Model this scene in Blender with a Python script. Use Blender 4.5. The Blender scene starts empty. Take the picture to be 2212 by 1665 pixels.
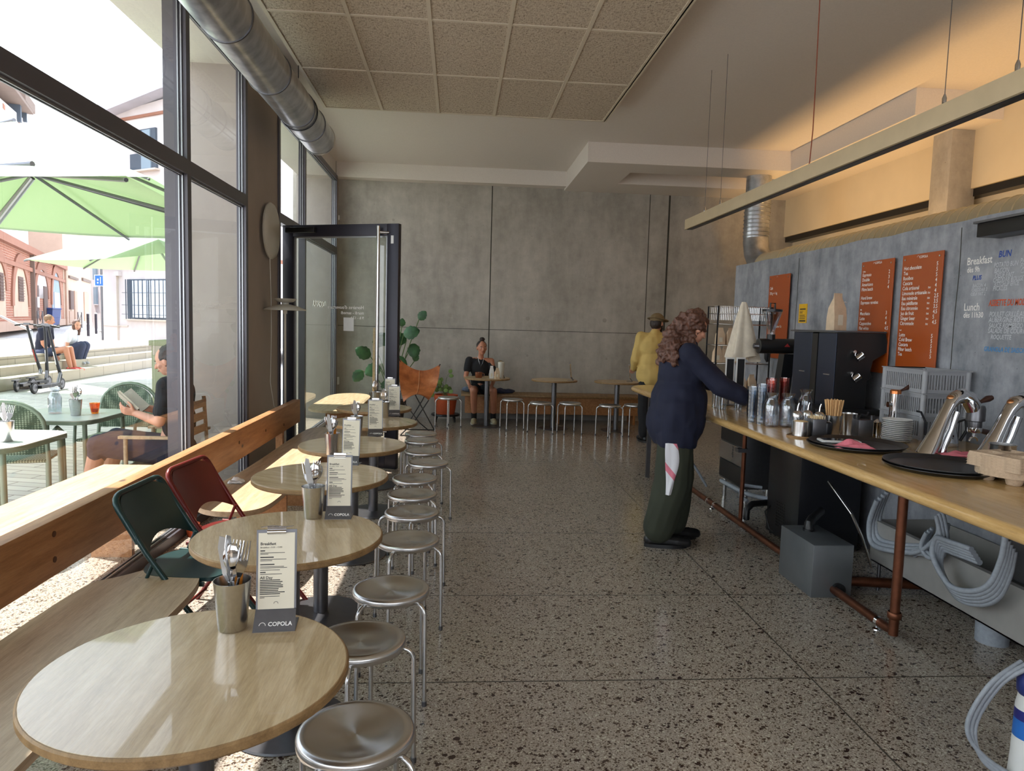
import bpy, bmesh, math, random
import numpy as np
from mathutils import Vector, Matrix, noise
from math import pi, sin, cos, tan, radians, atan2, sqrt
random.seed(7)
SC = bpy.context.scene
COL = SC.collection

# ---------------------------------------------------------------- camera
IMG_W, IMG_H, F_PX = 2212, 1665, 1530.15
PITCH, YAW, ROLL = radians(4.954), radians(4.519), radians(1.604)
CAM = Vector((0, 0, 1.55))
_f = Vector((sin(YAW)*cos(PITCH), cos(YAW)*cos(PITCH), -sin(PITCH)))
_r = Vector((cos(YAW), -sin(YAW), 0)); _u = _r.cross(_f)
RT = _r*cos(ROLL) + _u*sin(ROLL); UP = -_r*sin(ROLL) + _u*cos(ROLL)
cd = bpy.data.cameras.new('camera'); cam = bpy.data.objects.new('camera', cd); COL.objects.link(cam)
M3 = Matrix((RT, UP, -_f)).transposed()
cam.matrix_world = Matrix.Translation(CAM) @ M3.to_4x4()
cd.sensor_width = 36; cd.lens = F_PX/IMG_W*36; cd.clip_end = 300; cd.clip_start = 0.05
SC.camera = cam
SC.view_settings.view_transform = 'Standard'; SC.view_settings.look = 'None'
SC.view_settings.exposure = 0.5; SC.view_settings.gamma = 1.0
cy_ = SC.cycles
cy_.max_bounces = 8; cy_.diffuse_bounces = 4; cy_.glossy_bounces = 4; cy_.transmission_bounces = 6
cy_.transparent_max_bounces = 16; cy_.caustics_reflective = False; cy_.caustics_refractive = False
cy_.sample_clamp_indirect = 4; cy_.use_denoising = True

# ---------------------------------------------------------------- daylight
W = bpy.data.worlds.new('sky'); SC.world = W; W.use_nodes = True
nt = W.node_tree; nt.nodes.clear()
out = nt.nodes.new('ShaderNodeOutputWorld'); bg = nt.nodes.new('ShaderNodeBackground')
tc = nt.nodes.new('ShaderNodeTexCoord'); sp = nt.nodes.new('ShaderNodeSeparateXYZ'); rp = nt.nodes.new('ShaderNodeValToRGB')
nt.links.new(tc.outputs['Generated'], sp.inputs[0]); nt.links.new(sp.outputs['Z'], rp.inputs[0])
rp.color_ramp.elements[0].position = 0.0; rp.color_ramp.elements[0].color = (0.93, 0.965, 1.0, 1)
rp.color_ramp.elements[1].position = 0.9; rp.color_ramp.elements[1].color = (0.58, 0.76, 1.0, 1)
nt.links.new(rp.outputs[0], bg.inputs['Color']); bg.inputs['Strength'].default_value = 3.1
nt.links.new(bg.outputs[0], out.inputs[0])
SUN_DIR = Vector((0.447, -0.212, -0.868)).normalized()     # the way the sunlight travels
sd = bpy.data.lights.new('sun', 'SUN'); sd.energy = 9.0; sd.angle = radians(0.6); sd.color = (1.0, 0.95, 0.88)
sun = bpy.data.objects.new('sun', sd); COL.objects.link(sun)
sun.rotation_euler = SUN_DIR.to_track_quat('-Z', 'Y').to_euler(); sun.location = (-6, 9, 12)

# ---------------------------------------------------------------- helpers
def ray(x, y): return RT*(x-IMG_W/2) - UP*(y-IMG_H/2) + _f*F_PX
def at(x, y, X=None, Y=None, Z=None):
    """a measured point of the photo on a known plane of the room"""
    d = ray(x, y)
    t = (X-CAM.x)/d.x if X is not None else (Y-CAM.y)/d.y if Y is not None else (Z-CAM.z)/d.z
    return CAM + d*t
V = Vector
def crm(P, n=6):
    P = [V(p) for p in P]; R = []
    for i in range(len(P)-1):
        a, b, c, d = P[max(i-1,0)], P[i], P[i+1], P[min(i+2,len(P)-1)]
        for s in range(n): u = s/n; R.append(.5*((2*b)+(-a+c)*u+(2*a-5*b+4*c-d)*u*u+(-a+3*b-3*c+d)*u**3))
    return R+[P[-1]]
class MB:
    def __init__(s): s.v = []; s.f = []; s.m = []; s.mi = 0; s.T = Matrix.Identity(4)
    def add(s, vs, fs):
        n = len(s.v); s.v += [s.T @ V(p) for p in vs]; s.f += [tuple(n+i for i in q) for q in fs]; s.m += [s.mi]*len(fs); return s
    def box(s, a, b, c=0.0):
        x0, y0, z0 = a; x1, y1, z1 = b
        x0, x1 = min(x0, x1), max(x0, x1); y0, y1 = min(y0, y1), max(y0, y1); z0, z1 = min(z0, z1), max(z0, z1)
        c = min(c, (x1-x0)*.45, (y1-y0)*.45, (z1-z0)*.45)
        if c <= 0:
            return s.add([(x0,y0,z0),(x1,y0,z0),(x1,y1,z0),(x0,y1,z0),(x0,y0,z1),(x1,y0,z1),(x1,y1,z1),(x0,y1,z1)],
                [(3,2,1,0),(4,5,6,7),(0,1,5,4),(1,2,6,5),(2,3,7,6),(3,0,4,7)])
        bm = bmesh.new(); bmesh.ops.create_cube(bm, size=1)
        for v in bm.verts: v.co = V(((x0+x1)/2+v.co.x*(x1-x0), (y0+y1)/2+v.co.y*(y1-y0), (z0+z1)/2+v.co.z*(z1-z0)))
        bmesh.ops.bevel(bm, geom=bm.edges[:], offset=c, segments=2, profile=.5, affect='EDGES')
        return s.bm(bm)
    def bm(s, bm):
        bm.verts.index_update(); s.add([v.co[:] for v in bm.verts], [[v.index for v in f.verts] for f in bm.faces]); bm.free(); return s
    def obox(s, c, ax, ay, az):
        c = V(c); ax = V(ax); ay = V(ay); az = V(az)
        vs = [c+ax*i+ay*j+az*k for k in (-1,1) for i, j in ((-1,-1),(1,-1),(1,1),(-1,1))]
        return s.add(vs, [(3,2,1,0),(4,5,6,7),(0,1,5,4),(1,2,6,5),(2,3,7,6),(3,0,4,7)])
    def prism(s, poly, z0, z1):
        n = len(poly)
        return s.add([(p[0],p[1],z0) for p in poly]+[(p[0],p[1],z1) for p in poly],
            [tuple(range(n))[::-1], tuple(range(n,2*n))]+[(i,(i+1)%n,n+(i+1)%n,n+i) for i in range(n)])
    def cyl(s, a, b, r0, r1=None, n=16, caps=True):
        a = V(a); b = V(b); r1 = r0 if r1 is None else r1
        return s.tube([a, b], [r0, r1], n, caps)
    def tube(s, path, r, n=10, caps=True, closed=False):
        P = [V(p) for p in path]; m = len(P)
        R = r if isinstance(r, (list, tuple)) else [r]*m
        d0 = (P[1]-P[0]).normalized(); up = V((0,0,1)) if abs(d0.z) < .9 else V((1,0,0))
        nrm = (up - d0*up.dot(d0)).normalized(); vs = []
        for i in range(m):
            if closed: d = (P[(i+1)%m]-P[i-1])
            else: d = P[min(i+1,m-1)]-P[max(i-1,0)]
            d = d.normalized() if d.length > 1e-9 else d0
            nrm = (nrm - d*nrm.dot(d)).normalized(); bn = d.cross(nrm)
            for k in range(n):
                t = 2*pi*k/n; vs.append(P[i]+(nrm*cos(t)+bn*sin(t))*R[i])
        fs = [(i*n+k, i*n+(k+1)%n, (i+1)*n+(k+1)%n, (i+1)*n+k) for i in range(m-1) for k in range(n)]
        if closed: fs += [((m-1)*n+k, (m-1)*n+(k+1)%n, (k+1)%n, k) for k in range(n)]
        elif caps: fs += [tuple(range(n))[::-1], tuple((m-1)*n+k for k in range(n))]
        return s.add(vs, fs)
    def lathe(s, prof, c=(0,0,0), n=32, a0=0, a1=2*pi):
        full = abs(a1-a0-2*pi) < 1e-6; m = n if full else n+1; vs = []; k = len(prof)
        for i in range(m):
            t = a0+(a1-a0)*i/n
            for r, z in prof: vs.append((c[0]+r*cos(t), c[1]+r*sin(t), c[2]+z))
        fs = []
        for i in range(n):
            j = (i+1) % m
            for q in range(k-1): fs.append((i*k+q, j*k+q, j*k+q+1, i*k+q+1))
        return s.add(vs, fs)
    def ell(s, c, r, rot=None, n=16, h=10):
        c = V(c); r = (r,)*3 if isinstance(r, (int, float)) else r; vs = [V((0,0,-1))]
        for i in range(1, h):
            a = -pi/2+pi*i/h
            for k in range(n): vs.append(V((cos(a)*cos(2*pi*k/n), cos(a)*sin(2*pi*k/n), sin(a))))
        vs.append(V((0,0,1)))
        o = []
        for p in vs:
            q = V((p.x*r[0], p.y*r[1], p.z*r[2]))
            if rot is not None: q = rot @ q
            o.append(c+q)
        fs = [(0, 1+(k+1)%n, 1+k) for k in range(n)]
        for i in range(h-2):
            for k in range(n): a = 1+i*n; fs.append((a+k, a+(k+1)%n, a+n+(k+1)%n, a+n+k))
        a = 1+(h-2)*n; fs += [(a+k, a+(k+1)%n, len(vs)-1) for k in range(n)]
        return s.add(o, fs)
    def cap(s, a, b, r0, r1=None, n=12):           # capsule
        a = V(a); b = V(b); r1 = r0 if r1 is None else r1; d = (b-a); L = d.length
        if L < 1e-6: return s.ell(a, r0)
        d /= L; P = []; R = []
        for i in range(5):
            t = pi/2*i/4.; P.append(a-d*r0*cos(t)); R.append(max(r0*sin(t), r0*.02))
        for i in range(5):
            t = pi/2*i/4.; P.append(b+d*r1*sin(t)); R.append(max(r1*cos(t), r1*.02))
        return s.tube(P, R, n)
    def quad(s, a, b, c, d): return s.add([a, b, c, d], [(0,1,2,3)])
    def build(s, name, mats, parent=None, smooth=None, fix=True):
        me = bpy.data.meshes.new(name); me.from_pydata([tuple(p) for p in s.v], [], s.f)
        mats = mats if isinstance(mats, (list, tuple)) else [mats]
        for m in mats: me.materials.append(m)
        if len(mats) > 1: me.polygons.foreach_set('material_index', s.m)
        if fix:
            bm = bmesh.new(); bm.from_mesh(me); bmesh.ops.recalc_face_normals(bm, faces=bm.faces[:]); bm.to_mesh(me); bm.free()
        if smooth is not None:
            me.polygons.foreach_set('use_smooth', [True]*len(me.polygons)); me.set_sharp_from_angle(angle=radians(smooth))
        me.update(); o = bpy.data.objects.new(name, me); COL.objects.link(o)
        if parent is not None: o.parent = parent
        return o
def tag(o, label=None, cat=None, group=None, kind=None):
    if label: o['label'] = label
    if cat: o['category'] = cat
    if group: o['group'] = group
    if kind: o['kind'] = kind
    return o
def thing(name, label, cat, loc=(0,0,0), rz=0, group=None):
    o = bpy.data.objects.new(name, None); o.empty_display_size = .1; COL.objects.link(o)
    o.location = loc; o.rotation_euler = (0, 0, rz); return tag(o, label, cat, group)
def dup(root, label=None, loc=None, rz=None, parent=None, rot=None, scale=None):
    c = root.copy(); COL.objects.link(c)
    if parent is not None: c.parent = parent
    if label: c['label'] = label
    if loc is not None: c.location = loc
    if rz is not None: c.rotation_euler = (0, 0, rz)
    if rot is not None: c.rotation_euler = rot
    if scale is not None: c.scale = (scale,)*3
    for ch in list(root.children): dup(ch, parent=c)
    return c
def struct(o): o['kind'] = 'structure'; return o

# ---------------------------------------------------------------- materials
class N:
    def __init__(s, name):
        s.m = bpy.data.materials.new(name); s.m.use_nodes = True; s.t = s.m.node_tree; s.t.nodes.clear()
        s.o = s.n('ShaderNodeOutputMaterial'); s.b = s.n('ShaderNodeBsdfPrincipled'); s.l(s.b.outputs[0], s.o.inputs[0]); s._c = None
    def n(s, t, **k):
        x = s.t.nodes.new(t)
        for a, b in k.items(): setattr(x, a, b)
        return x
    def l(s, a, b): s.t.links.new(a, b)
    def i(s, node, **k):
        for a, b in k.items():
            a = a.replace('_', ' ')
            if hasattr(b, 'default_value') or isinstance(b, bpy.types.NodeSocket): s.l(b, node.inputs[a])
            else: node.inputs[a].default_value = b
        return node
    def co(s, scale=(1,1,1), kind='Object', rot=(0,0,0)):
        tc = s.n('ShaderNodeTexCoord'); mp = s.n('ShaderNodeMapping'); s.l(tc.outputs[kind], mp.inputs[0])
        mp.inputs['Scale'].default_value = scale; mp.inputs['Rotation'].default_value = rot; return mp.outputs[0]
    def noise(s, vec, scale, detail=4, rough=.55):
        x = s.n('ShaderNodeTexNoise'); s.l(vec, x.inputs['Vector']); x.inputs['Scale'].default_value = scale
        x.inputs['Detail'].default_value = detail; x.inputs['Roughness'].default_value = rough; return x.outputs['Fac']
    def ramp(s, fac, stops, interp='LINEAR'):
        x = s.n('ShaderNodeValToRGB'); s.l(fac, x.inputs[0]); e = x.color_ramp.elements; x.color_ramp.interpolation = interp
        while len(e) < len(stops): e.new(.5)
        for q, (p, c) in zip(e, stops): q.position = p; q.color = (*c, 1) if len(c) == 3 else c
        return x.outputs[0]
    def mix(s, fac, a, b, mode='MIX'):
        x = s.n('ShaderNodeMix', data_type='RGBA', blend_type=mode)
        for k, v in ((0, fac), (6, a), (7, b)):
            if isinstance(v, bpy.types.NodeSocket): s.l(v, x.inputs[k])
            elif k == 0: x.inputs[0].default_value = v
            else: x.inputs[k].default_value = (*v, 1)
        return x.outputs[2]
    def math(s, op, a, b=0, clamp=False):
        x = s.n('ShaderNodeMath', operation=op, use_clamp=clamp)
        for k, v in ((0, a), (1, b)):
            if isinstance(v, bpy.types.NodeSocket): s.l(v, x.inputs[k])
            else: x.inputs[k].default_value = v
        return x.outputs[0]
    def bump(s, h, strength=.3, dist=.01):
        x = s.n('ShaderNodeBump'); s.l(h, x.inputs['Height']); x.inputs['Strength'].default_value = strength
        x.inputs['Distance'].default_value = dist; s.l(x.outputs[0], s.b.inputs['Normal'])
    def set(s, **k):
        for a, b in k.items():
            a = {'col': 'Base Color', 'rough': 'Roughness', 'metal': 'Metallic', 'spec': 'Specular IOR Level', 'emi': 'Emission Color',
                 'emis': 'Emission Strength', 'coat': 'Coat Weight', 'aniso': 'Anisotropic', 'trans': 'Transmission Weight', 'sheen': 'Sheen Weight', 'sub': 'Subsurface Weight'}[a]
            if isinstance(b, bpy.types.NodeSocket): s.l(b, s.b.inputs[a])
            elif isinstance(b, tuple): s.b.inputs[a].default_value = (*b, 1)
            else: s.b.inputs[a].default_value = b
        return s
def S(r, g, b):          # sRGB 0-255 to linear
    return tuple(((c/255)/12.92 if c/255 <= .04045 else ((c/255+.055)/1.055)**2.4) for c in (r, g, b))
def plain(name, col, rough=.5, metal=0, vary=.08, scale=20, bump=0, **k):
    n = N(name); v = n.noise(n.co(), scale, 3)
    a = tuple(max(0, c*(1-vary)) for c in col); b = tuple(min(1, c*(1+vary)) for c in col)
    n.set(col=n.ramp(v, [(.3, a), (.7, b)]), rough=rough, metal=metal, **k)
    if bump: n.bump(v, bump, .004)
    return n.m
def wood(name, c0, c1, c2, axis=1, rough=.4, plank=0, knots=False, coat=0):
    n = N(name); sc = [9, 9, 9]; sc[axis] = .8; v = n.co(tuple(sc))
    g = n.noise(v, 4, 6, .65); g2 = n.noise(n.co(tuple(3*x for x in sc)), 9, 3, .7)
    col = n.ramp(g, [(.3, c0), (.52, c1), (.72, c2)]); col = n.mix(.25, col, n.ramp(g2, [(.35, tuple(x*.6 for x in c0)), (.6, c1)]))
    if plank:
        tc = n.co((1, 1, 1)); sx = n.n('ShaderNodeSeparateXYZ'); n.l(tc, sx.inputs[0])
        w = n.math('FLOOR', n.math('MULTIPLY', sx.outputs[1-axis if axis < 2 else 0], plank)); wn = n.n('ShaderNodeTexWhiteNoise', noise_dimensions='1D'); n.l(w, wn.inputs['W'])
        col = n.mix(n.math('MULTIPLY', wn.outputs['Value'], .35), col, tuple(x*.72 for x in c1))
    if knots:
        vo = n.n('ShaderNodeTexVoronoi'); s2 = [3.2, 3.2, 3.2]; s2[axis] = 1.6; n.l(n.co(tuple(s2)), vo.inputs['Vector']); vo.inputs['Scale'].default_value = 1.7
        col = n.mix(n.ramp(vo.outputs['Distance'], [(.05, (1,1,1)), (.09, (0,0,0))]), col, tuple(x*.25 for x in c0))
    n.set(col=col, rough=rough, coat=coat); n.bump(g2, .05, .003); return n.m
def concrete(name, dark, mid, light, scale=1.0, pits=True, rough=.75, spec=.35, seams=None):
    n = N(name); v = n.co((scale,)*3); a = n.noise(v, 1.1, 6, .62); b = n.noise(v, 6, 5, .7); c = n.noise(n.co((scale*2, scale*2, scale*.5)), 2.2, 5, .6)
    col = n.ramp(a, [(.32, dark), (.5, mid), (.68, light)]); col = n.mix(.45, col, n.ramp(b, [(.3, dark), (.7, light)])); col = n.mix(.3, col, n.ramp(c, [(.35, dark), (.65, light)]))
    if pits:
        vo = n.n('ShaderNodeTexVoronoi'); n.l(v, vo.inputs['Vector']); vo.inputs['Scale'].default_value = 9
        k = n.noise(v, 23, 2); p = n.math('LESS_THAN', n.math('ADD', vo.outputs['Distance'], n.math('MULTIPLY', k, .05)), .062)
        col = n.mix(p, col, tuple(x*.5 for x in dark))
    n.set(col=col, rough=rough, spec=spec); n.bump(b, .15, .01); return n.m
M = {}
# terrazzo floor
n = N('terrazzo'); v = n.co((1,1,1))
base = n.ramp(n.noise(v, 1.3, 3), [(.35, S(160,148,134)), (.65, S(178,165,151))])
fine = n.ramp(n.noise(v, 160, 2, .6), [(.38, S(130,118,106)), (.5, S(170,157,144)), (.66, S(200,189,176))])
col = n.mix(.75, base, fine)
for sc, th, dn, c in ((85, .36, .5, S(92,78,66)), (60, .38, .75, S(76,62,54)), (120, .36, .5, S(112,98,82)), (30, .28, .8, S(58,42,38)), (95, .34, .5, S(204,197,180)), (105, .30, .5, S(96,84,70))):
    vo = n.n('ShaderNodeTexVoronoi'); w = n.noise(v, sc*1.3, 2); vv = n.n('ShaderNodeVectorMath', operation='ADD')
    sc3 = n.n('ShaderNodeVectorMath', operation='SCALE'); n.l(v, sc3.inputs[0]); sc3.inputs['Scale'].default_value = sc
    cmb = n.n('ShaderNodeCombineXYZ'); n.l(w, cmb.inputs[0]); n.l(n.math('MULTIPLY', w, .8), cmb.inputs[1]); n.l(sc3.outputs[0], vv.inputs[0]); n.l(cmb.outputs[0], vv.inputs[1])
    n.l(vv.outputs[0], vo.inputs['Vector']); vo.inputs['Scale'].default_value = 1
    wn = n.n('ShaderNodeTexWhiteNoise'); n.l(vo.outputs['Color'], wn.inputs['Vector'])
    m1 = n.math('LESS_THAN', vo.outputs['Distance'], n.math('MULTIPLY', wn.outputs['Value'], th*1.4)); m2 = n.math('GREATER_THAN', n.noise(vo.outputs['Color'], 3, 0), .46 if dn < .7 else .53)
    col = n.mix(n.math('MULTIPLY', m1, m2), col, c)
n.set(col=col, rough=.17, spec=.45); M['terrazzo'] = n.m
M['concrete'] = concrete('board concrete', S(134,129,121), S(172,167,158), S(194,188,178))
M['concrete_grey'] = concrete('blue grey concrete', S(96,101,108), S(140,145,152), S(186,188,194), 1.6)
M['plaster'] = plain('white ceiling plaster', S(222,214,206), .85, vary=.03, scale=60, bump=.05)
M['taupe'] = plain('taupe painted column', S(176,165,156), .8, vary=.05, scale=3)
M['cream'] = plain('cream painted wall', S(214,200,172), .85, vary=.04, scale=2)
n = N('wood wool acoustic tile'); v = n.co((1,1,1)); a = n.noise(n.co((1,3,1)), 34, 4, .8); b = n.noise(n.co((3,1,1), rot=(0,0,.6)), 30, 4, .8)
k = n.math('MULTIPLY', n.math('ADD', a, b), .5); n.set(col=n.ramp(k, [(.40, S(104,90,76)), (.47, S(188,172,152)), (.6, S(216,204,184))]), rough=.95); n.bump(k, .5, .01); M['tile'] = n.m
M['alu'] = plain('dark anodised frame', S(92,89,96), .38, .35, .04, 4)
M['alu_dark'] = plain('black door frame', S(48,46,56), .4, .3, .04, 4)
M['alu_light'] = plain('silver glazing bead', S(170,172,176), .35, .8, .04, 4)
def glass(name, tint=(.93,.96,.95), k=1.6, rough=0.0, base=.02):
    n = N(name); n.t.nodes.remove(n.b); tr = n.n('ShaderNodeBsdfTransparent'); tr.inputs[0].default_value = (*tint, 1)
    gl = n.n('ShaderNodeBsdfGlossy'); gl.inputs['Roughness'].default_value = rough; lw = n.n('ShaderNodeLayerWeight'); lw.inputs[0].default_value = .5
    p5 = n.math('POWER', lw.outputs['Facing'], 5.0); f = n.math('ADD', n.math('MULTIPLY', p5, min(.96*k, 1)), .04*k+base, True)
    mx = n.n('ShaderNodeMixShader'); n.l(f, mx.inputs[0]); n.l(tr.outputs[0], mx.inputs[1]); n.l(gl.outputs[0], mx.inputs[2]); n.l(mx.outputs[0], n.o.inputs[0]); return n.m
M['pane'] = glass('window glass', (.965,.965,.965), 1.7)
M['pane_green'] = glass('door glass', (.80,.87,.84), 1.7)
M['glass'] = glass('clear tumbler glass', (.86,.89,.92), 2.2, .02, .06)
M['glass_pink'] = glass('pink tumbler glass', (.92,.66,.62), 2.2, .03, .08)
M['glass_amber'] = glass('amber glass', (1.0,.55,.05), 1.5, .03, .05)
M['steel'] = plain('brushed steel', S(204,203,202), .24, 1, .06, 90)
M['steel_dark'] = plain('grey steel', S(112,112,116), .38, .9, .06, 30)
n = N('spun steel seat'); tg = n.n('ShaderNodeTangent', direction_type='RADIAL', axis='Z'); n.l(tg.outputs[0], n.b.inputs['Tangent']); n.set(col=S(214,213,212), rough=.26, metal=1., aniso=.9); M['spun'] = n.m
M['chrome'] = plain('polished chrome', S(214,214,216), .07, 1, .02, 5)
M['table_wood'] = wood('light oak laminate', S(176,148,108), S(204,178,140), S(222,200,166), 1, .24, 6, coat=.5)
M['table_wood_x'] = wood('light oak laminate crosswise', S(176,148,108), S(204,178,140), S(222,200,166), 0, .33, 6)
M['edge'] = wood('oak edge', S(120,92,58), S(150,118,78), S(176,142,98), 1, .5)
M['bench'] = wood('bench plywood', S(168,138,104), S(196,168,134), S(212,188,156), 1, .45)
M['beam'] = wood('pine beam', S(150,98,56), S(178,124,78), S(196,146,98), 1, .5, 0, True)
M['counter'] = wood('varnished counter', S(178,140,84), S(204,166,108), S(218,184,130), 1, .22, 0, False, .3)
M['lampwood'] = plain('pale painted batten', S(200,182,148), .55, vary=.05, scale=8)
M['sinksteel'] = plain('satin sink steel', S(176,174,170), .42, .5, .05, 12)
M['boxsteel'] = plain('satin box steel', S(122,126,130), .4, .6, .08, 5)
M['copper'] = plain('aged copper pipe', S(112,68,48), .4, .8, .25, 14)
M['black'] = plain('black plastic', S(24,24,26), .4, vary=.1)
M['blackmetal'] = plain('black coated metal', S(34,35,40), .33, .3, .1)
M['white'] = plain('white plastic', S(226,226,224), .4, vary=.02)
M['offwhite'] = plain('off white enamel', S(206,202,190), .35, vary=.02)
M['paper'] = plain('cream paper', S(226,218,198), .7, vary=.02)
M['ink'] = plain('dark ink', S(44,42,44), .7, vary=0)
M['whiteink'] = plain('white lettering', S(240,238,234), .6, vary=0)
M['greyhose'] = plain('grey ribbed hose', S(150,156,164), .5, vary=.1, scale=60)
M['orange'] = plain('orange acrylic board', S(168,78,26), .3, vary=.04, scale=3)
M['green_paint'] = plain('dark green enamel', S(34,62,62), .32, .2, .1, 6)
M['red_paint'] = plain('dark red enamel', S(112,34,30), .32, .2, .12, 6)
# ================================================================ the room
X_WIN, CEIL, Y_BACK, X_R = -1.9, 3.96, 11.5, 5.5
YR = -3.2                                             # rear wall behind the camera
def fx(name, *boxes, m='plaster', parent=None, c=0):
    b = MB()
    for a, d in boxes: b.box(a, d, c)
    return b.build(name, M[m], parent, 40 if c else None)
struct(fx('floor', ((-2.48, YR, -.12), (X_R+.15, Y_BACK+.15, 0)), m='terrazzo'))
# saw-cut joints in the terrazzo
j = MB()
for y in (2.95, 3.93, 5.15, 7.9): j.box((-1.9, y-.003, 0), (3.0, y+.003, .0008))
for x in (1.62, ): j.box((x-.003, YR, 0), (x+.003, 10.2, .0008))
struct(j.build('trim_1', plain('dark joint', S(66,60,52), .5)))
struct(fx('ceiling', ((-2.48, YR, CEIL), (X_R+.15, Y_BACK+.15, CEIL+.3))))
# back wall with a panel seams and tie holes
wb = fx('wall_back', ((-2.6, Y_BACK, 0), (X_R+.15, Y_BACK+.15, CEIL)), m='concrete'); struct(wb)
dk = plain('dark seam', S(58,56,50), .8)
s = MB()
for px, w in ((1060, .008), (1399, .006), (1441, .014)):
    x = at(px, 560, Y=Y_BACK).x; s.box((x-w, Y_BACK-.002, .1), (x+w, Y_BACK+.01, 3.73))
s.box((-1.9, Y_BACK-.002, 1.448), (3.4, Y_BACK+.01, 1.456)); s.build('seam', dk, wb)
s = MB()
for px, py, r in ((972,681,.034), (1140,688,.034), (1306,692,.034), (969,752,.018), (1139,768,.02), (1310,775,.018), (850,475,.02)):
    p = at(px, py, Y=Y_BACK); s.cyl((p.x, Y_BACK-.003, p.z), (p.x, Y_BACK+.01, p.z), r, n=20)
s.build('tie_hole_plug', plain('pale mortar plug', S(160,154,144), .8), wb)
struct(fx('trim_2', ((-1.9, 11.28, 3.73), (1.7, Y_BACK, CEIL)), m='plaster'))     # downstand along the back wall
# dropped bulkheads
b = MB(); z0, z1 = 3.70, CEIL
for a, d in (((1.66, 9.42), (2.36, 11.5)), ((4.5, 9.42), (5.5, 11.5)), ((2.36, 9.42), (4.5, 9.96)), ((2.36, 10.75), (4.5, 11.5))):
    b.box((a[0], a[1], z0), (d[0], d[1], z1))
struct(b.build('trim_3', M['plaster']))
struct(fx('trim_4', ((4.42, 6.82, z0), (5.5, 9.42, z1)), m='plaster'))
# right wall: upper white lining over a groove, lower wall
struct(fx('wall_right', ((X_R, YR, 0), (X_R+.15, Y_BACK, CEIL)), m='cream'))
struct(fx('trim_5', ((X_R-.16, YR, 3.10), (X_R, Y_BACK, CEIL)), m='cream'))
g = fx('trim_6', ((X_R-.13, YR, 3.02), (X_R, Y_BACK, 3.10)), m='black'); struct(g)
struct(fx('wall_rear', ((-2.48, YR-.15, 0), (X_R+.15, YR, .7)), ((-2.48, YR-.15, 3.2), (X_R+.15, YR, CEIL)), ((-2.48, YR-.15, .7), (-1.6, YR, 3.2)), ((2.6, YR-.15, .7), (X_R+.15, YR, 3.2)), ((.35, YR-.15, .7), (.55, YR, 3.2)), m='taupe'))  # openings added unseen behind the camera to let fill skylight in
# concrete pillar on the right
p = at(2002, 300, Z=3.7)
struct(fx('trim_7', ((p.x, 7.2, 0), (p.x+.3, 7.5, 3.7)), m='concrete', c=.006))
# facade: columns, head beam
struct(fx('wall_left', ((-2.5, 6.58, 0), (X_WIN, 7.70, CEIL)), ((-2.5, 11.28, 0), (X_WIN, Y_BACK, CEIL)), ((-2.5, YR-.15, 0), (X_WIN, YR+.2, CEIL)), m='taupe'))
struct(fx('trim_8', ((-2.49, YR+.2, 3.74), (X_WIN-.01, 6.58, 3.96)), ((-2.49, 7.7, 3.74), (X_WIN-.01, 11.28, 3.96)), ((-2.5, YR, 3.96), (-2.482, Y_BACK, 5.2)), ((-2.5, YR, 5.0), (X_R, Y_BACK+.15, 5.2)), m='plaster'))
# acoustic tile raft
cl = thing('trim_9', None, None); cl['kind'] = 'structure'
zt = 3.80; x0, x1 = at(701, 229, Z=zt).x, at(1305, 264, Z=zt).x; yf = at(1000, 246, Z=zt).y
sx = (x1-x0)/5.03
b = MB(); g = MB()
k = 0; rows = 9; dy = sx*1.97
for r in range(rows):
    for c in range(6):
        xa = x0+c*sx; xb = min(xa+sx, x1)
        if xb-xa < .05: continue
        b.box((xa+.008, yf-(r+1)*dy+.008, zt), (xb-.008, yf-r*dy-.008, zt+.03), .004)
b.build('acoustic_panel', M['tile'], cl)
for c in range(7): xa = min(x0+c*sx, x1); g.box((xa-.015, yf-rows*dy, zt-.008), (xa+.015, yf, CEIL))
for r in range(rows+1): g.box((x0, yf-r*dy-.014, zt-.007), (x1, yf-r*dy+.014, CEIL))
g.build('panel_grid', plain('beige grid bar', S(206,194,174), .6, vary=.02), cl)
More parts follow.
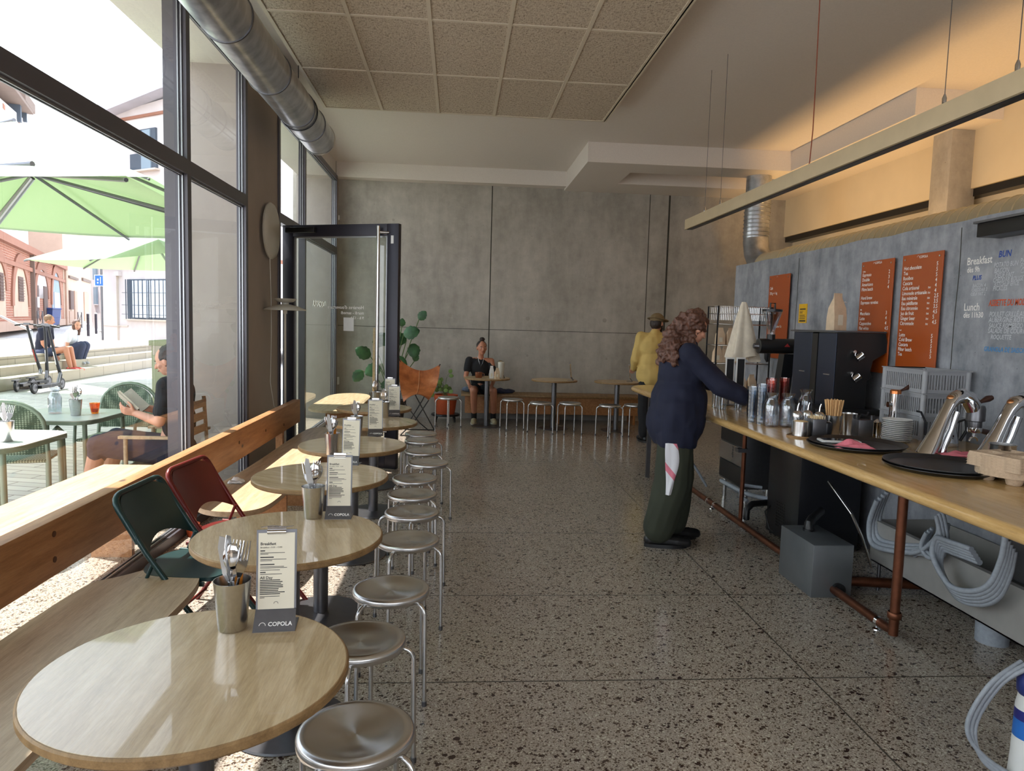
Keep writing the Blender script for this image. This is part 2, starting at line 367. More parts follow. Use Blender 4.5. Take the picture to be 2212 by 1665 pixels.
# windows
def window(name, y0, y1, mull, zs, z_top=3.74, fin=True, skip=None):
    w = thing(name, None, None); w['kind'] = 'structure'; f = MB(); t = .035
    xo, xi = X_WIN-.06, X_WIN+.02
    f.box((xo, y0, 0), (xi, y1, .07)); f.box((xo, y0, z_top-.07), (xi, y1, z_top))
    f.box((xo, y0, .07), (xi, y0+.06, z_top-.07)); f.box((xo, y1-.06, .07), (xi, y1, z_top-.07))
    for y in mull: f.box((xo, y-t, .07), (xi, y+t, z_top-.07))
    ed = [y0+.06]+[q for y in mull for q in (y-t, y+t)]+[y1-.06]
    for i in range(0, len(ed), 2):
        for z in zs: f.box((xo, ed[i], z-.05), (xi, ed[i+1], z+.05))
    f.build('window_frame', M['alu'], w)
    if fin:
        g = MB()
        for y in mull: g.box((at(356, 500, Y=5.165).x if y > 4 else X_WIN-.12, y-.025, 0), (xo-.002, y+.025, z_top))
        g.build('mullion_fin', M['alu'], w)
    bd = MB(); gl = MB(); zz = [.07]+[q for z in zs for q in (z-.05, z+.05)]+[z_top-.07]
    for i in range(0, len(ed), 2):
        for k in range(0, len(zz), 2):
            if skip == (i//2, k//2): continue
            a0, a1, b0, b1 = ed[i], ed[i+1], zz[k], zz[k+1]; e = .014
            for q in (X_WIN-.01, X_WIN-.034):
                bd.box((q-.004, a0, b0), (q+.004, a0+e, b1)); bd.box((q-.004, a1-e, b0), (q+.004, a1, b1)); bd.box((q-.004, a0, b0), (q+.004, a1, b0+e)); bd.box((q-.004, a0, b1-e), (q+.004, a1, b1))
            gl.quad((X_WIN-.022, a0, b0), (X_WIN-.022, a1, b0), (X_WIN-.022, a1, b1), (X_WIN-.022, a0, b1))
    bd.build('glazing_bead', M['alu_light'], w); gl.build('window_pane', M['pane'], w)
    return w
window('window_1', -.7, 6.58, (2.12, 5.19), (2.57,))
window('window_2', YR+.2, -.7, (-1.9,), (2.57,))
window('window_3', 7.70, 11.28, (8.99,), (2.60,), z_top=3.74, fin=False, skip=(0, 0))
struct(fx('window_rear_fill', ((-1.6, YR-.1, .7), (.35, YR-.06, .76)), ((-1.6, YR-.1, 3.14), (.35, YR-.06, 3.2)), ((.55, YR-.1, .7), (2.6, YR-.06, .76)), ((.55, YR-.1, 3.14), (2.6, YR-.06, 3.2)), m='alu'))  # unseen frames in the rear openings added for interior fill light
# open glass door, hinged on the column side
A = V((X_WIN+.03, 7.86, 0)); Bq = V((-.60, 7.36, 0)); du = (Bq-A); L = du.length; ang = atan2(du.y, du.x)
d = thing('door_1', None, None, A, ang); d['kind'] = 'structure'
H = 2.53; f = MB()
f.box((0, -.03, .01), (.13, .03, H), .004); f.box((L-.13, -.03, .01), (L, .03, H), .004); f.box((.13, -.03, H-.12), (L-.13, .03, H), .004); f.box((.13, -.03, .01), (L-.13, .03, .14), .004)
f.build('door_frame', M['alu_dark'], d, 40)
MB().quad((.13, 0, .14), (L-.13, 0, .14), (L-.13, 0, H-.12), (.13, 0, H-.12)).build('door_pane', M['pane_green'], d)
MB().box((.13, -.014, .14), (.145, .014, H-.12)).box((L-.145, -.014, .14), (L-.13, .014, H-.12)).box((.13, -.014, H-.135), (L-.13, .014, H-.12)).build('glazing_bead', M['alu_light'], d)
h = MB(); hx = L-.20; h.cyl((hx, -.085, .25), (hx, -.085, H-.03), .019); h.build('pull_bar', M['steel'], d, 40)
h = MB()
for z in (.4, H-.09): h.cyl((hx, -.085, z), (hx+.09, -.03, z), .012)
h.build('bar_bracket', M['steel'], d, 40)
MB().box((.07, -.09, H-.085), (.42, -.03, H-.03), .006).build('door_closer', M['black'], d, 40)
MB().box((L-.085, -.034, H-.20), (L-.055, -.03, H-.12)).build('sensor_strip', M['white'], d)
MB().box((L-.635, -.009, 1.43), (L-.515, -.007, 1.57)).build('notice_paper', M['white'], d)
# ================================================================ outside
GZ = lambda x: .02*max(0, -2.5-x)                    # the square rises a little away from the facade
n = N('pale stone paving'); v = n.co((1,1,1), rot=(0,0,.15)); br = n.n('ShaderNodeTexBrick'); n.l(v, br.inputs['Vector'])
br.inputs['Scale'].default_value = 1; br.inputs['Brick Width'].default_value = .6; br.inputs['Row Height'].default_value = .14; br.inputs['Mortar Size'].default_value = .008
br.inputs['Color1'].default_value = (*S(206,200,194), 1); br.inputs['Color2'].default_value = (*S(186,180,176), 1); br.inputs['Mortar'].default_value = (*S(140,134,132), 1)
n.set(col=br.outputs[0], rough=.8); M['paving'] = n.m
M['road'] = plain('light asphalt', S(158,156,158), .9, vary=.08, scale=3)
b = MB(); b.add([(-2.48, -20, 0), (-2.48, 60, 0), (-60, -20, GZ(-60)*0+.30), (-60, 60, .30)], [(0,1,3,2)]); b.v[2].z = b.v[3].z = GZ(-60)*0+1.15
b.add([(-2.48, -20, -.1), (-2.48, 60, -.1)], []); struct(b.build('floor_outside', M['paving']))
def brickmat(name, c1, c2, mo, ang, bw=.42, rh=.11, ms=.014):
    n = N(name); tc = n.n('ShaderNodeTexCoord'); sx = n.n('ShaderNodeSeparateXYZ'); n.l(tc.outputs['Object'], sx.inputs[0]); cm = n.n('ShaderNodeCombineXYZ')
    n.l(n.math('ADD', n.math('MULTIPLY', sx.outputs[0], cos(ang)), n.math('MULTIPLY', sx.outputs[1], sin(ang))), cm.inputs[0]); n.l(sx.outputs[2], cm.inputs[1])
    br = n.n('ShaderNodeTexBrick'); n.l(cm.outputs[0], br.inputs['Vector']); br.inputs['Scale'].default_value = 1; br.inputs['Brick Width'].default_value = bw; br.inputs['Row Height'].default_value = rh; br.inputs['Mortar Size'].default_value = ms
    br.inputs['Color1'].default_value = (*c1, 1); br.inputs['Color2'].default_value = (*c2, 1); br.inputs['Mortar'].default_value = (*mo, 1)
    n.set(col=n.mix(.25, br.outputs[0], n.ramp(n.noise(n.co(), .7, 3), [(.3, c1), (.7, c2)])), rough=.9); return n.m
# three broad steps up to the square
s0 = at(144, 823, Z=.12); s1 = at(312, 796, Z=.12); du = (s1-s0); du.z = 0; du.normalize(); dn = V((-du.y, du.x, 0))
if dn.x > 0: dn = -dn
M['step'] = brickmat('pale concrete steps', S(170,160,143), S(160,150,134), S(112,104,92), atan2(du.y, du.x), 1.1, .48, .012)
steps = thing('stone_steps', 'three broad pale stone steps up to the square, two people sitting on them', 'steps', s0)
for k in range(3):
    b = MB(); o = dn*(.34*k); h0, h1 = -.3, .05+.16*(k+1)
    a = o - du*14; c = o + du*9; e = dn*(.5 if k < 2 else 14)
    b.add([a+V((0,0,h0)), c+V((0,0,h0)), c+e+V((0,0,h0)), a+e+V((0,0,h0)), a+V((0,0,h1)), c+V((0,0,h1)), c+e+V((0,0,h1)), a+e+V((0,0,h1))],
        [(3,2,1,0),(4,5,6,7),(0,1,5,4),(1,2,6,5),(2,3,7,6),(3,0,4,7)])
    b.build('step', M['step'] if k < 2 else [M['step']], steps)
PZ_ = .53                                                           # height of the upper square
def stepz(k): return .05+.16*(k+1)
# upper square and street
b = MB(); far = [at(0, 735, Z=.55), at(330, 765, Z=.55)]
q0 = s0-du*14+dn*8; q1 = s0+du*9+dn*8
b.add([q0+V((0,0,.532)), q1+V((0,0,.532)), q1+dn*45+V((0,0,.532)), q0+dn*45+V((0,0,.532))], [(0,1,2,3)]); ground2 = b.build('floor_square', M['road']); struct(ground2)

class Facade:
    """a vertical wall running between two measured ground points"""
    def __init__(s, pa, pb, z): s.a = at(*pa, Z=z); s.b = at(*pb, Z=z); s.d = (s.b-s.a).normalized(); s.n = V((-s.d.y, s.d.x, 0)); s.z = z
    def __post(s): pass
    def uz(s, x, y):
        r = ray(x, y); k = s.n.dot(s.a-CAM)/s.n.dot(r); p = CAM+r*k; return (p-s.a).dot(s.d), p.z-s.z
    def front(s): return s.n if s.n.dot(CAM-s.a) > 0 else -s.n
    def box(s, mb, u0, u1, z0, z1, d0=0, d1=.1, poly=None):
        f = s.front(); P = lambda u, z, d: s.d*u+f*d+V((0,0,z))
        if poly:
            m = len(poly); vs = [P(u, z, d0) for u, z in poly]+[P(u, z, d1) for u, z in poly]
            return mb.add(vs, [tuple(range(m))[::-1], tuple(range(m, 2*m))]+[(i,(i+1)%m,m+(i+1)%m,m+i) for i in range(m)])
        mb.add([P(u0,z0,d0),P(u1,z0,d0),P(u1,z0,d1),P(u0,z0,d1),P(u0,z1,d0),P(u1,z1,d0),P(u1,z1,d1),P(u0,z1,d1)], [(3,2,1,0),(4,5,6,7),(0,1,5,4),(1,2,6,5),(2,3,7,6),(3,0,4,7)])
    def pbox(s, mb, x0, y0, x1, y1, d0=0, d1=.1):
        u0 = s.uz(x0, y0)[0]; u1 = s.uz(x1, y1)[0]; xc = min(max((x0+x1)/2, 20), 340); za = s.uz(xc, y0)[1]; zb = s.uz(xc, y1)[1]; s.box(mb, min(u0,u1), max(u0,u1), min(za,zb), max(za,zb), d0, d1)
for k, c in dict(render_beige=(184,156,136), render_pink=(186,160,142), render_white=(204,196,194), render_pale=(196,184,172), dark_opening=(92,70,64), shutter=(176,176,186), bluegrey=(130,146,158), slate=(70,80,92), terracotta=(146,98,78), stone_trim=(170,140,122), soot=(112,94,84)).items():
    M[k] = plain(k.replace('_', ' '), S(*c), .85, vary=.06, scale=1.5)
# --- brick building with arches
F1 = Facade((-60, 724), (137, 702), .6); ang = atan2(F1.d.y, F1.d.x)
M['brick'] = brickmat('orange brick', S(160,98,74), S(138,82,64), S(176,152,134), ang)
bb = thing('brick_building', 'orange brick building with tall arched bays at the left of the square', 'building', F1.a)
u1 = F1.uz(137, 600)[0]; zt_ = F1.uz(60, 548)[1]
b = MB(); F1.box(b, -4, u1, 0, zt_, -3.8, 0); b.build('wall', M['brick'], bb)
b = MB(); F1.box(b, -4.2, u1+.2, zt_, zt_+.35, -3.8, .25); F1.box(b, -4.1, u1+.1, zt_-.9, zt_-.7, -3.8, .12); b.build('cornice', M['terracotta'], bb)
b = MB(); F1.box(b, -4, u1, 0, F1.uz(60, 690)[1]*.9, 0, .08); b.build('plinth', M['stone_trim'], bb)
def arch(Fc, xl, xr, yt, yb, mat, name, parent, d=.03, ring=None, rise=.5):
    xm = (xl+xr)/2
    ua, zb_ = Fc.uz(xl, yb); ub, _ = Fc.uz(xr, yb); zt2 = Fc.uz(xm, yt)[1]; zb_ = max(zb_, .02); w = (ub-ua)/2; c = (ua+ub)/2; hz = zt2-w*rise*2
    pts = [(ua, zb_), (ub, zb_)]+[(c+w*cos(t*pi/12), hz+w*rise*2*sin(t*pi/12)) for t in range(13)]
    m = MB(); Fc.box(m, 0, 0, 0, 0, .0, d, pts); m.build(name, M[mat], parent)
    if ring:
        m = MB()
        for t in range(12):
            P = [(c+(w+e)*cos(a*pi/12), hz+(w*rise*2+e)*sin(a*pi/12)) for e, a in ((.02, t), (.55, t), (.55, t+1), (.02, t+1))]
            Fc.box(m, 0, 0, 0, 0, 0, d+.05, P)
        m.build('arch_ring', M[ring], parent)
arch(F1, 29, 60, 573, 684, 'render_beige', 'blind_bay', bb, ring='terracotta'); arch(F1, -12, 12, 566, 684, 'render_beige', 'blind_bay', bb, ring='terracotta')
arch(F1, 75, 101, 583, 600, 'render_white', 'lunette', bb, ring='terracotta', rise=.35)
arch(F1, 113, 131, 590, 696, 'bluegrey', 'arched_doorway', bb, ring='terracotta')
for nm, r, m in (('window', (37,598,49,651), 'dark_opening'), ('window', (-4,594,6,651), 'dark_opening'), ('doorway', (74,616,83,688), 'dark_opening'), ('doorway', (92,619,102,686), 'dark_opening'), ('notice', (77,641,82,664), 'render_white')):
    b = MB(); F1.pbox(b, *r, d0=.0, d1=.06 if nm != 'notice' else .09); o = b.build(nm, M[m], bb)
    if nm == 'window':
        b = MB()
        for t in range(1, 9): F1.pbox(b, r[0], r[1]+(r[3]-r[1])*t/9-.5, r[2], r[1]+(r[3]-r[1])*t/9+.5, .06, .1)
        b.build('window_bars', M['soot'], o)
b = MB(); F1.pbox(b, 115, 632, 128, 698, .03, .07); b.build('door_leaf', M['shutter'], bb)
b = MB(); F1.box(b, F1.uz(66, 600)[0]-.08, F1.uz(66, 600)[0]+.08, 0, zt_, 0, .2); b.build('downpipe', M['soot'], bb)
# upper storey set back behind the brick block
Fu = Facade((-60, 722), (200, 695), .6); Fu.a = Fu.a - Fu.front()*6
ub_ = thing('upper_house', 'beige upper storey with shuttered windows rising behind the brick building', 'building', Fu.a)
b = MB(); Fu.box(b, -8, Fu.uz(136, 600)[0], 0, Fu.uz(60, 505)[1], -7, 0); b.build('wall', M['render_pink'], ub_)
for x in (72, 97, 119):
    b = MB(); Fu.pbox(b, x, 515, x+9, 531, 0, .1); b.build('shutter', M['shutter'], ub_)
# --- beige house
F2 = Facade((138, 702), (199, 697), .6)
bh = thing('beige_house', 'beige rendered terraced house with dark doorways beside the brick building', 'building', F2.a)
uE = F2.uz(198, 650)[0]; zT = F2.uz(160, 470)[1]
b = MB(); F2.box(b, .3, uE, 0, zT, -2, 0); b.build('wall', M['render_pink'], bh)
for nm, r, m, q in (('window', (148,628,156,668), 'dark_opening', 1), ('doorway', (159,629,166,694), 'stone_trim', 0), ('doorway', (180,632,191,693), 'stone_trim', 0), ('lintel', (147,598,166,603), 'soot', 1), ('lintel', (176,603,194,609), 'soot', 1), ('shutter', (151,557,165,571), 'shutter', 1), ('shutter', (180,557,192,574), 'shutter', 1), ('pilaster', (137,540,145,702), 'stone_trim', 1), ('downpipe', (197,545,199,696), 'soot', 1), ('plinth_panel', (148,672,157,697), 'stone_trim', 0)):
    b = MB(); F2.pbox(b, *r, d0=0, d1=.08+.05*q); b.build(nm, M[m], bh)
F3 = Facade((199.5, 708), (228, 710), .6)
nh = thing('pale_house', 'narrow pale house with one shuttered window seen behind the street sign', 'building', F3.a)
b = MB(); F3.box(b, 0, F3.uz(228, 650)[0], 0, F3.uz(210, 470)[1], -2, 0); b.build('wall', M['render_white'], nh)
for nm, r, m in (('window', (205,620,212,657), 'bluegrey'), ('shutter', (203,563,211,604), 'bluegrey'), ('sill', (204,657,213,659), 'render_white')):
    b = MB(); F3.pbox(b, *r, d0=0, d1=.1); b.build(nm, M[m], nh)
# --- white house with barred window
F4 = Facade((222, 733), (361, 741), .6); 
wh = thing('white_house', 'white rendered house with a large barred window and a gabled upper floor', 'building', F4.a)
zL = F4.uz(300, 572)[1]; uR = F4.uz(470, 700)[0]
b = MB(); F4.box(b, 0, uR+2, 0, zL, -6, 0); b.build('wall', M['render_white'], wh)
b = MB(); F4.box(b, -.15, uR+2, zL, zL+.12, -6, .15); b.build('eaves', M['terracotta'], wh)
ul = F4.uz(202, 340)[0]; ug, zg = F4.uz(330, 190); ur2 = ug+(ug-ul)*1.0; ze = F4.uz(215, 228)[1]
b = MB(); F4.box(b, 0, 0, 0, 0, -8, -.8, [(ul, zL-.5), (ur2, zL-.5), (ur2, ze), (ug, zg), (ul, ze)]); b.build('upper_wall', M['render_white'], wh)
b = MB()
for (p, q) in (((ul-.5, ze-.15), (ug, zg+.1)), ((ug, zg+.1), (ur2+.5, ze-.15))): F4.box(b, 0, 0, 0, 0, -8.3, -.3, [p, q, (q[0], q[1]+.3), (p[0], p[1]+.3)])
b.build('gable_roof', M['shutter'], wh)
F4b = Facade((222, 733), (361, 741), .6); F4b.a = F4.a; fr4 = F4.front()
def p4(mb, r, d0, d1): 
    sv = F4.a.copy(); F4.a = sv - fr4*.8; xc = min((r[0]+r[2])/2, 320); u0 = F4.uz(r[0], r[1])[0]; u1_ = F4.uz(r[2], r[3])[0]; za = F4.uz(xc, r[1])[1]; zb = F4.uz(xc, r[3])[1]; F4.a = sv
    F4.box(mb, u0, u1_, min(za, zb), max(za, zb), -.8+d0, -.8+d1)
b = MB(); p4(b, (248, 247, 380, 253), 0, .06); b.build('brick_band', M['terracotta'], wh)
for r in ((290, 280, 340, 312), (285, 331, 342, 368)):
    b = MB(); p4(b, r, 0, .08); o = b.build('window', M['slate'], wh)
    b = MB()
    p4(b, (r[0]+.46*(r[2]-r[0]), r[1]+2, r[2]-10, r[3]-2), .08, .12); b.build('window_pane', M['bluegrey'], o)
    b = MB(); p4(b, (r[0]-3, r[3], r[2]+4, r[3]+3.5), 0, .2); b.build('sill', M['render_pale'], o)
b = MB(); F4.pbox(b, 277, 603, 372, 690, 0, .05); wo = b.build('barred_window', M['slate'], wh)
b = MB(); F4.pbox(b, 290, 606, 324, 686, .05, .08); F4.pbox(b, 327, 606, 362, 686, .05, .08); b.build('curtain', plain('white net curtain', S(206,214,224), .8, vary=.1, scale=8), wo)
b = MB()
for k in range(10): x = 286+9*k; F4.pbox(b, x-.5, 604, x+.5, 689, .22, .25)
for y in (633, 660, 680): F4.pbox(b, 278, y-.5, 372, y+.5, .22, .25)
b.build('window_grille', M['slate'], wo)
b = MB(); F4.pbox(b, 275, 690, 372, 693, 0, .12); F4.pbox(b, 224, 702, 278, 704, 0, .05); b.build('sill', M['render_pale'], wh)
b = MB(); F4.pbox(b, 255, 587, 264, 596, 0, .15); b.build('meter_box', M['render_white'], wh)
b = MB(); F4.pbox(b, 256, 596, 258, 735, 0, .08); b.build('conduit', M['render_pale'], wh)
# --- house with a tiled roof at the far upper left
F5 = Facade((-160, 700), (110, 690), .6)
ch = thing('tiled_roof_house', 'pale gabled house with a tiled roof turret at the upper left', 'building', F5.a)
pt = [F5.uz(*q) for q in ((-120, 500), (110, 500), (100, 300), (0, 212), (-120, 150))]
b = MB(); F5.box(b, 0, 0, 0, 0, -5, 0, [(pt[0][0], 0), (pt[1][0], 0)]+pt[2:]); b.build('wall', M['render_white'], ch)
b = MB(); F5.pbox(b, 0, 205, 50, 212, -3, .8); F5.pbox(b, 0, 200, 40, 205, -3, .5); F5.pbox(b, 44, 210, 66, 230, -2, .4); b.build('turret_roof', M['soot'], ch)
b = MB(); F5.pbox(b, 35, 216, 39, 262, -.6, .3); b.build('turret_post', M['slate'], ch); b = MB(); F5.pbox(b, 48, 216, 51, 262, -.6, .3); b.build('turret_post', M['slate'], ch)
b = MB(); F5.pbox(b, 6, 240, 10, 250, 0, .06); b.build('oval_window', M['terracotta'], ch); b = MB(); F5.pbox(b, 39, 262, 42, 270, 0, .06); b.build('oval_window', M['terracotta'], ch)

# --- umbrellas
def canvas(name, c1, c2):       # fabric that lets light through
    n = N(name); n.t.nodes.remove(n.b); d = n.n('ShaderNodeBsdfDiffuse'); t = n.n('ShaderNodeBsdfTranslucent'); m = n.n('ShaderNodeMixShader')
    d.inputs[0].default_value = (*c1, 1); t.inputs[0].default_value = (*c2, 1); m.inputs[0].default_value = .36
    n.l(d.outputs[0], m.inputs[1]); n.l(t.outputs[0], m.inputs[2]); n.l(m.outputs[0], n.o.inputs[0]); return n.m
M['canvas'] = canvas('sage green canvas', S(200,214,190), S(112,140,84))
def umbrella(label, corners, ze, apex, pole, group='large square parasols on the terrace'):
    o = thing('parasol', label, 'parasol', (pole[0], pole[1], GZ(pole[0])), 0, group); base = V(o.location)
    P = [V((c[0], c[1], ze))-base for c in corners]; A_ = V(apex)-base; m = MB(); n_ = 6
    for i in range(4):
        a, c = P[i], P[(i+1) % 4]; rows = []
        for r in range(n_+1):
            row = []
            for k in range(r+1):
                t = r/n_; s_ = k/max(r, 1); p = A_.lerp(a.lerp(c, s_), t); p.z -= .10*sin(pi*s_)*t*sin(pi*t*.5)*.6; row.append(p)
            rows.append(row)
        vs = [p for r in rows for p in r]; idx = [[sum(range(r+1))+k for k in range(r+1)] for r in range(n_+1)]; fs = []
        for r in range(n_):
            for k in range(r+1):
                fs.append((idx[r][k], idx[r+1][k], idx[r+1][k+1]))
                if k < r: fs.append((idx[r][k], idx[r+1][k+1], idx[r][k+1]))
        m.add(vs, fs)
    m.build('canopy', M['canvas'], o, 40)
    for i in range(4):
        for q in (P[i], (P[i]+P[(i+1) % 4])/2-V((0,0,.05))): MB().tube([A_-V((0,0,.08)), q-V((0,0,.03))], .018, 6).build('rib', M['steel_dark'], o)
    pl = V((0, 0, 0)); MB().tube([pl, pl+V((0,0,apex[2]+.05-base.z))], .045, 12).build('pole', plain('sage green pole', S(150,160,140), .4, .3) if 'sage green pole' not in bpy.data.materials else bpy.data.materials['sage green pole'], o, 40)
    if (V(pole)-V(apex[:2]).to_3d()).to_2d().length > .3: MB().tube([pl+V((0,0,apex[2]+.0-base.z)), A_+V((0,0,.02))], .03, 8).build('arm', M['steel_dark'], o)
    MB().tube([pl+V((0,0,1.9)), A_-V((0,0,.12))], .022, 8).build('strut', M['alu_light'], o)
    MB().box((-.35, -.35, 0), (.35, .35, .06), .01).build('base', M['steel_dark'], o)
    return o
umbrella('nearest green parasol over the tables, seen from below', [(-6.1,5.77),(-2.56,5.77),(-2.56,9.8),(-6.1,9.8)], 2.6, (-4.3,7.65,3.0), (-5.28,8.05,0))
A2, B2, C2 = at(52,560,Z=2.6), at(365,546,Z=2.6), at(290,583,Z=2.6); D2 = A2+(C2-A2)*1.0; B3 = B2; 
umbrella('farther green parasol with its pale top turned to the window', [A2[:2], B3[:2], (B3+(C2-A2))[:2], C2[:2]], 2.6, ((A2.x+B3.x+(C2-A2).x)/2, (A2.y+B3.y+(C2-A2).y)/2, 3.35), (-4.75, 12.9, 0))
umbrella('sunlit white-topped parasol above and behind the nearest green one', [(-9.8,9.9),(-4.1,9.9),(-4.1,14.0),(-9.8,14.0)], 3.35, (-7.0,12.0,4.5), (-9.7,13.9,0))

umbrella('unseen high parasol added to keep sun off the near bench and table', [(-6.1,-.6),(-2.62,-.6),(-2.62,4.0),(-6.1,4.0)], 3.58, (-4.4,1.9,4.05), (-5.6,2.9,0))  # added out of view and raised to block sun through the near window
# --- street furniture
def put(name, b, mat, label, cat, group=None, smooth=None):
    o = b.build(name, mat, None, smooth); return tag(o, label, cat, group)
sg = at(222, 740, Z=.53)
t = thing('street_sign', 'blue one-way street sign on a thin grey pole by the white house', 'street sign', sg)
MB().cyl((0,0,0), (0,0,3.3), .035, n=10).build('pole', M['steel_dark'], t)
c = at(216, 606, Y=sg.y)-V(sg); MB().box((c.x-.14, -.05, c.z-.17), (c.x+.12, -.03, c.z+.17), .005).build('sign_plate', plain('blue sign', S(20,96,190), .4), t)
MB().box((c.x+.03, -.055, c.z-.11), (c.x+.05, -.05, c.z+.12)).box((c.x-.07, -.055, c.z-.1), (c.x-.03, -.05, c.z-.05)).box((c.x-.07, -.055, c.z), (c.x-.02, -.05, c.z+.06)).build('sign_arrow', M['white'], t)
MB().box((c.x-.16, -.045, c.z-.19), (c.x+.14, -.04, c.z+.19)).build('sign_border', M['white'], t)
p = at(105, 700, Z=.53); p = at(108, 706, Z=.6)
t = thing('wheelie_bin', 'blue wheeled rubbish bin standing in front of the grey arched door', 'bin', p)
b = MB(); h_ = 1.05; w_ = .42; b.add([(-w_*.8,-.4,.12),(w_*.8,-.4,.12),(w_*.8,.4,.12),(-w_*.8,.4,.12),(-w_,-.45,h_),(w_,-.45,h_),(w_,.45,h_),(-w_,.45,h_)], [(3,2,1,0),(4,5,6,7),(0,1,5,4),(1,2,6,5),(2,3,7,6),(3,0,4,7)]); b.build('body', plain('blue bin plastic', S(50,72,128), .5), t)
MB().box((-w_-.04, -.5, h_), (w_+.04, .5, h_+.10), .04).build('lid', bpy.data.materials['blue bin plastic'], t)
for s_ in (-.3, .3): MB().cyl((s_-.04, .32, .11), (s_+.04, .32, .11), .11).build('wheel', M['black'], t)
b0 = None
for i, (x0_, x1_, yb, yt) in enumerate(((33, 46, 712, 676), (82, 93, 712, 675), (169, 177, 708, 675))):
    pa = at(x0_, yb, Z=.532); pb = at(x1_, yb, Z=.532); h_ = 1.0
    t = thing('cycle_hoop', ('steel cross-braced barrier hoop nearest the left, before the plinth', 'steel cross-braced barrier hoop beside the blue bin', 'steel cross-braced barrier hoop behind the seated woman')[i], 'barrier', pa, 0, 'cross-braced street barriers')
    e = pb-pa; MB().tube([(0,0,0), (0,0,h_), e+V((0,0,h_)), e], .035, 8).build('hoop', M['steel_dark'], t); MB().tube([(0,0,h_), e*.5+V((0,0,h_*.45)), e+V((0,0,h_))], .02, 6).build('brace', M['steel_dark'], t)
for i, (x, y, h_) in enumerate(((191, 726, .95), (208, 721, .95))):
    p = at(x, y, Z=.532); t = thing('bollard', ('dark steel bollard with a white cap on the square', 'dark steel bollard close to the white house corner')[i], 'bollard', p, 0, 'bollards on the square')
    MB().cyl((0,0,0), (0,0,h_), .055).build('post', M['alu_dark'], t, 40); MB().cyl((0,0,h_), (0,0,h_+.05), .06, .04).build('cap', M['white'], t, 40)
p0, p1 = at(2, 683, Y=17.5), at(68, 715, Y=16.2)
t = thing('handrail', 'pale steel handrail sloping down beside the steps', 'handrail', (p1.x, p1.y, .3)); o = V(t.location)
MB().tube([p0-o, p1-o], .03, 8).build('rail', M['alu_light'], t); MB().tube([p1-o, V((p1.x, p1.y, .30))-o], .025, 8).build('post', M['alu_light'], t)
# green service cabinet
pc = at(330, 975, Z=.0); 
t = thing('service_cabinet', 'tall olive green metal cabinet with a small label plate on the terrace', 'cabinet', (pc.x, pc.y, 0))
zc = at(327, 735, Y=pc.y).z; MB().box((0, 0, 0), (.75, .4, zc-.06), .01).build('body', plain('olive green metal', S(146,150,116), .5, vary=.05, scale=2), t, 40)
MB().box((-.02, -.02, zc-.06), (.77, .42, zc), .005).build('top_cap', bpy.data.materials['olive green metal'], t, 40)
MB().box((.02, -.012, zc-.16), (.17, -.002, zc-.06)).build('label_plate', M['render_pale'], t)
# plywood bench outside against the window
t = thing('outdoor_bench', 'sunlit plywood bench standing outside against the window', 'bench', (-2.16, 2.0, 0))
MB().box((-.18, -4.4, .51), (.16, 2.87, .54), .004).build('seat', M['bench'], t)
for y in (2.6, -.2, -3): MB().box((-.13, y-.02, .0), (.12, y+.02, .51)).build('leg_panel', M['beam'], t)
# ================================================================ tables, stools, benches
def round_table(label, loc, group, H=.74, R=.345, mat='table_wood', col='steel_dark', rot=0):
    t = thing('round_table', label, 'table', loc, rot, group)
    MB().lathe([(0,H-.026),(R-.006,H-.026),(R,H-.02),(R,H-.005),(R-.004,H-.0008),(R-.012,H-.0005),(0,H-.0005)], n=72).build('table_edge', M['edge'], t, 40)
    MB().lathe([(0,H-.0003),(R-.007,H-.0003),(R-.005,H-.002),(0,H-.0012)], n=72).build('tabletop', M[mat], t, 30)
    MB().lathe([(.038,.012),(.038,H-.03),(.0,H-.03)], n=32).build('column', M[col], t, 40)
    MB().lathe([(0,0),(.215,0),(.22,.004),(.215,.010),(.06,.014),(0,.014)], n=56).build('base_plate', M['steel_dark'], t, 40)
    MB().box((-.11,-.03,H-.036),(.11,.03,H-.026)).box((-.03,-.11,H-.036),(.03,.11,H-.026)).build('top_bracket', M['blackmetal'], t)
    return t
tabs = [((-.585,1.62),'round oak table nearest the camera, its top glossy with window light'), ((-.612,2.655),'second round oak table from the camera, beside the green folding chair'),
    ((-.69,3.695),'third round oak table from the camera, its steel base in a sun patch'), ((-.663,4.635),'fourth round oak table in the row along the bench'),
    ((-.652,5.71),'fifth round oak table in the row, in front of the open door'), ((-.757,6.64),'farthest round oak table of the row, beside the glass door')]
T0 = None
for i, ((x, y), lb) in enumerate(tabs):
    if i == 0: T0 = round_table(lb, (x, y, 0), 'round oak tables along the window bench')
    else: dup(T0, lb, (x, y, 0), rz=(0, .3, 1.1, 1.7, .6, 2.1)[i])
TB = None
for i, ((x, y), lb) in enumerate((((.462,10.6),'round table by the back wall with the seated woman behind it'), ((1.464,10.5),'round table in the middle of the back wall row, bare but for a menu stand'), ((2.40,10.4),'round table at the right end of the back wall row, partly behind the counter'))):
    if i == 0: TB = round_table(lb, (x, y, 0), 'round tables along the back wall bench', mat='table_wood_x')
    else: dup(TB, lb, (x, y, 0), rz=i*.7)
